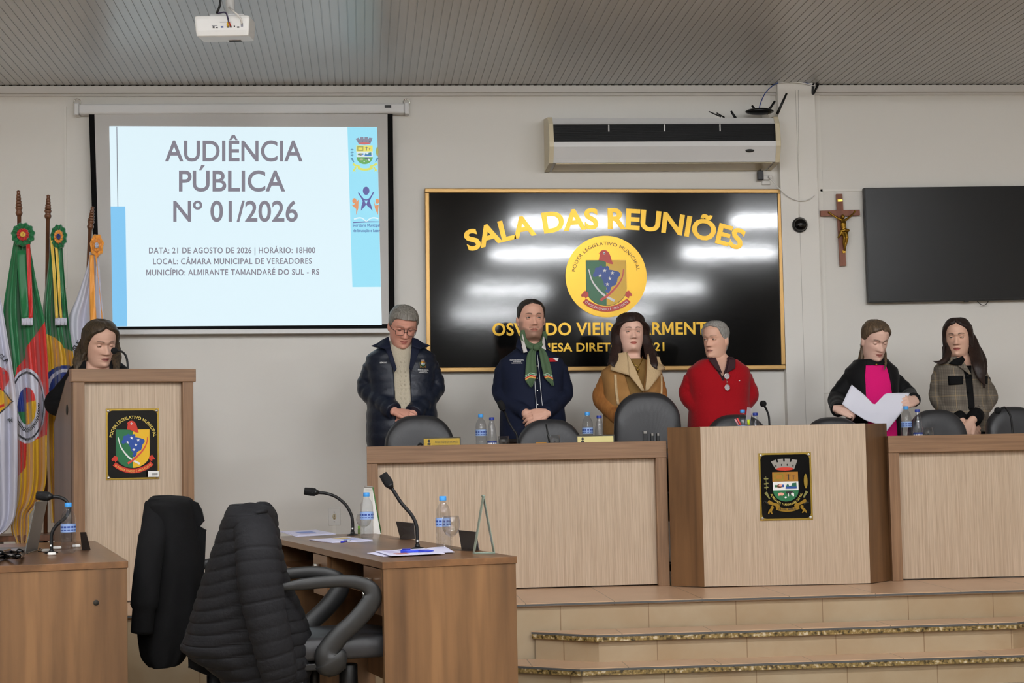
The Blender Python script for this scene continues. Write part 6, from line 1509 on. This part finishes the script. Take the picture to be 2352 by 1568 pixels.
# cables and adapter at the left edge
for i, (pts, r, lab) in enumerate(((((-20, 1274), (0, 1270), (25, 1266), (45, 1266), (52, 1271), (40, 1277), (10, 1278), (-15, 1281)), .011, 'thick black cable bundle coiled at the left edge'), (((62, 1271), (75, 1266), (88, 1262), (92, 1258), (98, 1264), (88, 1266)), .002, 'thin black wire beside the laptop'))):
    tag(MB().tube(spline([fz_(u, v, ZF+r*1.05+(.02*(k % 2) if i == 0 else 0)) for k, (u, v) in enumerate(pts)], 6), r, 8).build('black_cable', M_gblack), lab, 'cable')
for u, v, r, lab in ((107, 1269, .014, 'clear plastic knob left of the curled microphone'), (131, 1262, .013, 'white plug behind the curled microphone'), (175, 1258, .013, 'white plug right of the bottle at the left edge'), (119, 1276, .012, 'small cream eraser before the curled microphone')):
    p_ = Vector(onfg(u, v)); n = 'white_plug' if 'plug' in lab else ('eraser' if 'eraser' in lab else 'plastic_knob')
    tag(MB().tube([p_+Vector((-r*.9, 0, r*.62)), p_+Vector((r*.9, .004, r*.62))], r*.6, 10, rnd=True).build(n, M_white if 'clear' not in lab else M_greyen), lab, 'plug' if 'plug' in lab else 'small desk item')

# ------------------------------------------------------------------ near chairs with coats
M_pp = mat('chair_plastic', (38, 38, 38), .45)
def near_chair(pos, fwd, label, arm_h=.735, seat_h=.53, arm_back=-.20):
    """office chair with loop arms; local +y is forward"""
    rz = math.atan2(-fwd[0], fwd[1]); t = empty('office_chair', (pos[0], pos[1], 0), rz, label, 'chair', 'office chairs with loop arms')
    mb = cushion(MB(), rrect(.48, .47, .08, .12), .075, .012, (0, .235)); mb.v = [Vector((p.x, p.z-.20, seat_h-.045-p.y)) for p in mb.v]; mb.build('seat', M_leather, t, sub=1)
    mb = cushion(MB(), rrect(.42, .54, .10, .16), .06, .010, (0, .27)); mb.v = [Vector((-p.x, -p.y-.225-.06*(p.z/.56), p.z+seat_h-.12)) for p in mb.v]; mb.build('backrest', M_leather, t, sub=1)
    MB().tube(spline([(0, -.05, seat_h-.10), (0, -.23, seat_h-.09), (0, -.275, seat_h), (0, -.28, seat_h+.12)], 5), .03, 8, flat=.4).build('back_bracket', M_black, t)
    for s in (-1, 1):
        path = spline([(s*.255, arm_back, arm_h-.012), (s*.258, arm_back*.55-.01, arm_h-.004), (s*.26, .02, arm_h), (s*.26, .105, arm_h-.022), (s*.258, .125, arm_h-.07), (s*.255, .07, arm_h-.14), (s*.25, .0, arm_h-.20), (s*.245, -.04, arm_h-.255), (s*.24, -.03, arm_h-.285)], 6)
        n = len(path); rad = [interp(i/(n-1), [0, .1, .35, .5, .7, .85, 1], [.014, .021, .025, .038, .036, .042, .064]) for i in range(n)]
        MB().tube(path, rad, 14, flat=.55, up=(1, 0, 0), rnd=True).build('armrest', M_pp, t)
    MB().box((-.24, -.14, seat_h-.115), (.24, .03, seat_h-.09)).build('seat_plate', M_black, t, bevel=.004)
    MB().box((.16, -.0, seat_h-.10), (.245, .012, seat_h-.094)).build('brass_label', M_gold2, t)
    MB().tube([(0, -.04, .1), (0, -.04, .30)], .032, 16).build('gas_sleeve', M_black, t); MB().tube([(0, -.04, .28), (0, -.04, seat_h-.1)], .022, 14).build('gas_column', M_chrome if False else M_black, t)
    MB().tube([(.14, .06, seat_h-.24), (.14, .06, seat_h-.11)], [.036, .034], 14, rnd=False).build('tension_knob', M_black, t, bevel=.004)
    for k in range(5):
        an = 2*math.pi*k/5+.2; e = (.30*math.cos(an), -.04+.30*math.sin(an), .075); sp_ = MB().tube([(0, -.04, .12), e], [.03, .02], 10).build('base_spoke', M_black, t)
        MB().lathe([(.001, -.014), (.028, -.014), (.03, 0), (.028, .014), (.001, .014)], 14, 0, Matrix.Translation((e[0], e[1], .03)) @ Matrix.Rotation(math.pi/2, 4, 'X') @ Matrix.Rotation(an, 4, 'Y')).build('caster', M_black, sp_)
    return t
fw = (M1.to_3x3() @ Vector((1, 0, 0)))
fw = Vector((fw.x, fw.y))
near_chair((-.165, 6.45), (fw.x, fw.y), 'black office chair under the dark padded jacket')
near_chair((-.60, 7.16), (fw.x, fw.y), 'black office chair under the plain black coat', arm_back=-.07)
# --- plain black coat over the far chair
def shell(name, m, rows, Y, depth, label, cat, nx=40, fold=0.0, quilt=0.0, rm=.008, yoff=None, parts=None):
    """hanging garment: rows of (v, uL, uR); rings round the chair back, closed"""
    R = spline([(v, a, b) for v, a, b in rows], 6); c0_ = atY((rows[0][1]+rows[0][2])/2, rows[0][0], Y); root = empty(name, (c0_.x, Y, 0), 0, label, cat); L = Vector((c0_.x, Y, 0)); rings = []
    for k, (v, a, b) in enumerate(R):
        pa, pb = atY(a, v, Y), atY(b, v, Y); cx, hw, z = (pa.x+pb.x)/2, (pb.x-pa.x)/2, (pa.z+pb.z)/2; t = k/(len(R)-1); ring = []
        d_ = depth*(.45+.55*smin(t*5))*(1-.15*t)
        for i in range(nx):
            an = 2*math.pi*i/nx; sn, cs = math.sin(an), math.cos(an)
            q = 1+fold*t*(math.sin(an*6+t*2)+.6*math.sin(an*11+1-t*3))
            ring.append(Vector((cx+hw*math.copysign(abs(sn)**.8, sn), Y-d_*math.copysign(abs(cs)**.75, cs)*q, z+ (0.0)))-L)
        rings.append(ring)
    mb = MB().loft(rings); return root, mb, L
M_coat = cloth('black_wool', (12, 12, 13), .9, bump=.1); 
YA = 7.1
root, mb, L = shell('coat', M_coat, [(1138, 352, 392), (1144, 345, 432), (1165, 338, 446), (1210, 331, 455), (1290, 325, 466), (1380, 319, 464), (1430, 318, 458), (1470, 322, 445), (1500, 328, 432), (1520, 345, 420)], YA, .25, 'plain black coat hung over the farther chair', 'coat', fold=.05)
mb.build('coat_body', M_coat, root)
def cpt(u, v, dy, Y): return atY(u, v, Y+dy)-L
MB().tube(spline([cpt(360, 1158, -.16, YA), cpt(350, 1230, -.24, YA), cpt(338, 1320, -.26, YA), cpt(330, 1400, -.26, YA), cpt(326, 1452, -.25, YA)], 7), [.05]*7+[.055]*14+[.045]*8, 14, flat=.8).build('sleeve', M_coat, root)
mb = MB()
mb.prism([(0, 0), (1, 0), (1, 1), (0, 1)], 0, .01) if False else None
def flap(name, pts, Y, m, th=.012, root_=None, dys=None):
    P_ = [atY(u, v, Y+(dys[i] if dys else 0))-L for i, (u, v) in enumerate(pts)]; mb = MB()
    tri = tessellate_polygon([[Vector((p.x, p.z, 0)) for p in P_]]); n = len(P_)
    mb.add(P_+[p+Vector((0, th, 0)) for p in P_], [tuple(t) for t in tri]+[tuple(n+i for i in reversed(t)) for t in tri]+[(i, (i+1) % n, n+(i+1) % n, n+i) for i in range(n)]); return mb.build(name, m, root_ or root, bevel=.003)
flap('collar', [(418, 1148), (440, 1150), (452, 1155), (462, 1172), (467, 1196), (456, 1209), (448, 1200), (436, 1172)], YA-.06, M_coat, .05)
flap('lapel', [(452, 1208), (471, 1218), (468, 1290), (460, 1330), (452, 1300)], YA-.06, M_coat, .05)
# --- quilted jacket over the near chair
M_puf = cloth('dark_quilted_nylon', (19, 19, 22), .75, bump=.2, bscale=70, spec=.25)
YB_ = 6.32
root, mb, L = shell('padded_jacket', M_puf, [(1157, 532, 610), (1164, 528, 622), (1190, 516, 632), (1260, 492, 643), (1330, 468, 660), (1400, 446, 690), (1450, 432, 708), (1486, 424, 714), (1540, 500, 712), (1575, 520, 704), (1610, 530, 696)], YB_, .25, 'dark quilted padded jacket hung over the nearer chair', 'jacket', nx=56, fold=.03)
def quilt(o_verts, pitch, amp, center):
    out = []
    for p in o_verts:
        zz = p.z+.10*abs(p.x-center)*.6+.02*math.sin(p.x*9+p.z*5); k = abs(math.sin(zz*math.pi/pitch)); r = Vector((p.x-center, p.y, 0)); r = r.normalized() if r.length > 1e-4 else r
        out.append(p+r*amp*(k**.32)+Vector((0, 0, -.002*k)))
    return out
rings_n = 56
# denser rows for the quilting
def dense(mb, nx, k=6):
    n = len(mb.v)//nx; R = [mb.v[j*nx:(j+1)*nx] for j in range(n)]; out = []
    for j in range(n-1):
        for q in range(k): out.append([R[j][i].lerp(R[j+1][i], q/k) for i in range(nx)])
    out.append(R[-1]); return out
R_ = dense(mb, 56); R_ = [quilt(r, .042, .0085, sum(p.x for p in r)/len(r)) for r in R_]
MB().loft(R_).build('jacket_body', M_puf, root)
pth = spline([cpt(573, 1172, -.10, YB_), cpt(588, 1230, -.24, YB_), cpt(594, 1300, -.28, YB_), cpt(604, 1380, -.29, YB_), cpt(622, 1460, -.29, YB_), cpt(640, 1540, -.28, YB_), cpt(646, 1572, -.27, YB_)], 26)
n = len(pth); rad = [interp(i/(n-1), [0, .12, .4, .8, 1], [.05, .072, .076, .064, .05])*(1+.085*abs(math.sin(i/(n-1)*math.pi*16))**.32) for i in range(n)]
MB().tube(pth, rad, 24, flat=.7).build('sleeve', M_puf, root)
for k in range(3): MB().tube(spline([cpt(584+k*6, 1170, .02*k, YB_), cpt(596+k*5, 1159, -.05+.02*k, YB_), cpt(611+k*3, 1164, -.06+.03*k, YB_), cpt(624+k*2, 1182, -.03+.03*k, YB_), cpt(630, 1204, .02, YB_)], 6), .017, 12, rnd=True, flat=.7).build('collar', M_puf, root)
MB().tube([cpt(569, 1180, -.20, YB_), cpt(592, 1177, -.22, YB_), cpt(612, 1172, -.18, YB_)], .009, 8).build('hanger_tab', M_puf, root)
mb = MB()
for k in range(6): mb.ell(cpt(491.5, 1510+k*4, -.05, YB_), (.003, .003, .0045), 8)
mb.box(cpt(488.5, 1534, -.053, YB_), cpt(494, 1545, -.047, YB_)); mb.build('zip_pull', M_chrome, root)
flap('scarf_end', [(433, 1492), (470, 1496), (486, 1520), (486, 1538), (480, 1550), (462, 1545), (433, 1532)], YB_+.02, M_coat, .03)
# ------------------------------------------------------------------ flags behind the lectern
M_pole = wood('turned_wood', (84, 50, 30), (128, 84, 56), 6, (6, 6, .6), .35)
def satin(n, rgb): return mat(n, rgb, .38, sheen=.4, spec=.4)
M_fw, M_fg, M_fr, M_fy, M_fb = satin('white_satin', (206, 206, 220)), satin('green_satin', (22, 112, 62)), satin('red_satin', (205, 38, 32)), satin('yellow_satin', (222, 172, 22)), satin('blue_satin', (24, 50, 130))
M_fk = satin('dark_satin', (30, 32, 42)); M_fo = satin('orange_satin', (245, 165, 65)); M_fy2 = satin('light_yellow_satin', (232, 196, 78))
FM = [M_fw, M_fg, M_fr, M_fy, M_fb, M_fk]
class Flag:
    def __init__(s, name, label, Y, base):
        s.Y = Y; b = atY(base[0], base[1], Y); s.L = Vector((b.x, Y, ZD)); s.t = empty(name, s.L, 0, label, 'flag', 'flags on poles behind the lectern')
    def p(s, u, v, dy=0): return atY(u, v, s.Y+dy)-s.L
    def pole(s, top, mid, foot, fin):
        a, b, c = s.p(*top, .07), s.p(*mid, .07), s.p(*foot, .07)
        MB().tube([a, b, c], .0125, 12).build('pole', M_pole, s.t); d = (a-s.p(*fin, .07)); l = d.length; d = -d.normalized()*1
        prof = [(.016, 0), (.021, .012), (.021, .02), (.015, .03)]
        for k in range(5): z = .035+k*(l-.06)/5; r = .0215-.002*k; prof += [(r*.8, z), (r, z+.008), (r, z+.014), (r*.78, z+.02)]
        prof += [(.010, l-.015), (.012, l-.006), (.004, l)]
        MB().lathe(prof, 16, 0, Matrix.Translation(a) @ d.to_track_quat('Z', 'Y').to_matrix().to_4x4()).build('finial', M_pole, s.t)
    def cloth(s, rows, colfn, folds=3.2, amp=.035, nx=130, ny=130, ph=0.0):
        R = np.array(spline([(v, a, b) for v, a, b in rows], 8)); v0, v1 = R[0, 0], R[-1, 0]
        def uv(a, b):
            v = v0+(v1-v0)*b; l = np.interp(v, R[:, 0], R[:, 1]); r = np.interp(v, R[:, 0], R[:, 2]); return l+(r-l)*a, v
        def pos(a, b, lift=0):
            u, v = uv(a, b); f = (.25+.75*smin(b*2.2)); dy = amp*f*(math.sin(a*math.pi*2*folds+ph+b*1.3)+.45*math.sin(a*math.pi*2*folds*2.1+2*ph-b*2))
            return s.p(u, v, dy-.01-lift)
        s.uv, s.pos, s.R = uv, pos, R
        o = MB().grid(pos, nx, ny, mfn=lambda a, b: colfn(*uv(a, b))).build('cloth', FM, s.t, solid=.003, soff=0); s.c = o; return o
    def at(s, u, v, lift=.006):
        R = s.R; b = (v-R[0, 0])/(R[-1, 0]-R[0, 0]); l = np.interp(v, R[:, 0], R[:, 1]); r = np.interp(v, R[:, 0], R[:, 2]); return s.pos((u-l)/(r-l), b, lift)
    def ribbon(s, name, pts, m, dy=-.06, fr=None):
        mb = MB(); P_ = spline(pts, 6); n = len(P_)-1
        mb.grid(lambda a, b: (lambda q: s.p(q[1]+(q[2]-q[1])*a, q[0], dy-.006*math.sin(b*7+a*3)))(P_[min(n, int(round(b*n)))]), 4, n); mb.build(name, m, s.t, solid=.002)
    def fringe(s, u0, u1, v0, v1, dy=-.062):
        mb = MB(); n = 9
        for k in range(n): a = u0+(u1-u0)*k/(n-1); mb.tube([s.p(a, v0, dy), s.p(a+.6*math.sin(k*2), v1, dy)], .0045, 6)
        mb.tube([s.p(u0-1, v0, dy), s.p(u1+1, v0, dy)], .005, 6); mb.build('fringe', M_fw, s.t)
    def rosette(s, u, v, ru, rv, layers, dy=-.07, petals=11):
        for i, (k, m) in enumerate(layers):
            mb = MB(); c = s.p(u, v, dy-.012*i); R = s.p(u+ru, v, dy).x-s.p(u, v, dy).x; Rz = R*rv/ru; n = 66
            rings = []
            for q in (.05, .4, .75, .95, 1.0):
                rings.append([c+Vector((R*k*q*(1+.06*math.sin(j*petals*2*math.pi/n))*math.cos(j*2*math.pi/n), (.010*math.sin(j*petals*2*math.pi/n)*q+.02*(1-q) if q < 1 else .012), Rz*k*q*(1+.06*math.sin(j*petals*2*math.pi/n))*math.sin(j*2*math.pi/n))) for j in range(n)])
            mb.loft(rings, cap=True); mb.build('rosette' if i == 0 else 'rosette_centre', m, s.t, solid=.003)
def inside(poly):
    def f(u, v):
        c = False; j = len(poly)-1
        for i in range(len(poly)):
            (x1, y1), (x2, y2) = poly[i], poly[j]
            if (y1 > v) != (y2 > v) and u < (x2-x1)*(v-y1)/(y2-y1)+x1: c = not c
            j = i
        return c
    return f
# white council flag at the very left
f = Flag('flag', 'white satin flag with a red cap emblem, cut by the left picture edge', 10.12, (-30, 1350))
cap_, shd = inside([(-30, 848), (-5, 842), (8, 845), (20, 856), (22, 873), (12, 888), (6, 899), (0, 889), (-30, 889)]), inside([(-40, 893), (4, 891), (31, 922), (2, 949), (-40, 962)])
shi = inside([(-40, 896), (4, 895), (27, 922), (1, 945), (-40, 958)])
def c1(u, v):
    if math.hypot(u-8.5, v-856.5) < 2.6: return 5 if math.hypot(u-8.5, v-856.5) > 1.4 else 0
    if cap_(u, v): return 2
    if shd(u, v):
        if not shi(u, v): return 5
        return 2 if abs(v-(938-(u+8)*.5)) < 3 and u < 9 else 3
    return 0
f.pole((-30, 640), (-30, 900), (-30, 1330), (-32, 590))
f.cloth([(660, -34, -8), (690, -40, 2), (760, -50, 14), (900, -60, 36), (1000, -62, 40), (1100, -62, 40), (1180, -55, 36), (1212, -45, 20), (1228, -40, 0)], c1, 2.6, .03, 160, 320)
mb = MB()
def rot_text(s_, u, v, w, cap, deg):
    ca, sa = math.cos(math.radians(deg)), math.sin(math.radians(deg)); put_text(mb, s_, lambda x, y: f.at(u+x*ca+y*sa, v+x*sa-y*ca), 0, 0, w, caph=cap, bold=.03)
rot_text('SLA', -4, 819, 26, 11, 40); mb.build('flag_lettering', M_fk, f.t); mb = MB(); rot_text('AL', 28, 958, 14, 11, 155); mb.build('flag_lettering', M_fk, f.t)
# state flag
f = Flag('flag', 'green, red and yellow flag with a round white crest', 10.2, (44, 1350))
def c2(u, v):
    d = math.hypot((u-62)/43, (v-932)/86)
    g = interp(u, [25, 33, 39, 57, 60, 104], [900, 870, 844, 823, 798, 738]); r = interp(u, [40, 59, 61, 104], [1096, 1072, 1020, 999])
    if d < 1:
        if .86 < d < .92: return 5
        if d < .5 and u < 60: return 4 if v < 945 else 1
        if d < .5: return 2 if v < 925-(u-60)*.3 else 3
        if .58 < d < .70 and v > 925 and (int(v*1.3+u*.7) % 3 > 0): return 5
        return 0
    if v < g: return 1
    return 2 if v < r else 3
f.pole((44, 495), (44, 900), (44, 1330), (42, 437))
f.cloth([(548, 34, 66), (566, 30, 69), (640, 18, 82), (700, 9, 95), (740, 8, 103), (790, 12, 107), (900, 22, 112), (1000, 34, 108), (1100, 36, 106), (1150, 34, 92), (1180, 30, 68), (1215, 26, 66), (1240, 34, 62), (1258, 42, 57)], c2, 2.4, .032, 150, 420, .6)
f.ribbon('red_ribbon', [(560, 60, 69), (640, 63, 73), (700, 65, 75), (731, 66, 75)], M_fr); f.ribbon('green_ribbon', [(575, 36, 60), (650, 43, 63), (700, 47, 65), (731, 50, 66)], M_fg)
f.fringe(51, 74, 731, 747); f.rosette(52, 538, 26, 27, [(1, M_fg), (.52, M_fr), (.22, M_fy2)])
# national flag
f = Flag('flag', 'green flag with yellow and blue, behind the lectern on the middle pole', 10.32, (108, 1350))
def c3(u, v):
    y = interp(u, [100, 108, 128, 142, 147, 170], [764, 767, 776, 789, 799, 808])
    d = math.hypot(u-150, (v-895))
    if v > y: 
        if d < 56: return 0 if abs(d-45-(u-150)*.1) < 4 else 4
        return 3
    return 1
f.pole((110, 502), (108, 700), (104, 1330), (111, 447))
f.cloth([(540, 116, 140), (560, 116, 143), (620, 110, 147), (680, 102, 152), (720, 98, 156), (760, 98, 160), (830, 102, 170), (900, 104, 172), (1000, 106, 168), (1100, 110, 160), (1200, 118, 150)], c3, 2.2, .03, 140, 340, 1.4)
f.ribbon('yellow_ribbon', [(545, 114, 121), (600, 119, 126), (680, 124, 131), (731, 127, 134)], M_fy2); f.ribbon('yellow_ribbon', [(565, 126, 132), (620, 130, 137), (690, 134, 140), (730, 138, 143)], M_fy2)
f.ribbon('green_ribbon', [(565, 132, 140), (640, 138, 145), (700, 143, 150), (731, 144, 152)], M_fg, -.05); f.fringe(128, 152, 731, 747); f.rosette(134, 543, 18, 28, [(1, M_fg), (.55, M_fo), (.22, M_fb)])
# municipal flag
f = Flag('flag', 'white satin flag with an orange rosette, on the pole leaning before the screen', 10.42, (205, 1350))
f.pole((207, 526), (203, 620), (176, 1330), (213, 474))
f.cloth([(578, 206, 226), (610, 201, 228), (680, 178, 233), (730, 158, 238), (780, 158, 239), (850, 166, 240), (950, 172, 236), (1080, 178, 226)], lambda u, v: 0, 1.9, .028, 60, 120, 2.2)
f.ribbon('orange_ribbon', [(585, 206, 215), (640, 206, 217), (690, 206, 219), (742, 207, 222)], M_fo); f.ribbon('orange_edge', [(585, 219, 221), (640, 225, 226.5), (700, 231, 232.5), (735, 234, 235.5)], M_fo)
mb = MB(); ca, sa = math.cos(math.radians(-58)), math.sin(math.radians(-58)); put_text(mb, 'SUL', lambda x, y: f.at(172+x*ca+y*sa*-1*-1, 806+x*sa-y*ca), 0, 0, 30, caph=9, bold=.03); mb.build('flag_lettering', M_fk, f.t)
f.rosette(222, 563, 15, 26, [(1, M_fo), (.6, M_fo), (.25, M_fw)], petals=7)
# wooden stand that holds the poles
sb0, sb1 = atY(-45, 1300, 10.2), atY(196, 1300, 10.2); t = empty('flag_stand', ((sb0.x+sb1.x)/2, 10.36, ZD), 0, 'brown wooden stand holding the flag poles behind the desk at the left edge', 'flag stand'); w_ = (sb1.x-sb0.x)/2
MB().box((-w_, -.2, 0), (w_, .2, .05)).build('stand_base', M_pole, t, bevel=.004); MB().box((-w_, -.17, .30), (w_, .17, .335)).build('stand_rail', M_pole, t, bevel=.004)
for s_ in (-1, 0, 1): MB().box((s_*(w_-.04)-.03, -.15, .05), (s_*(w_-.04)+.03, .15, .30)).build('stand_post', M_pole, t, bevel=.003)
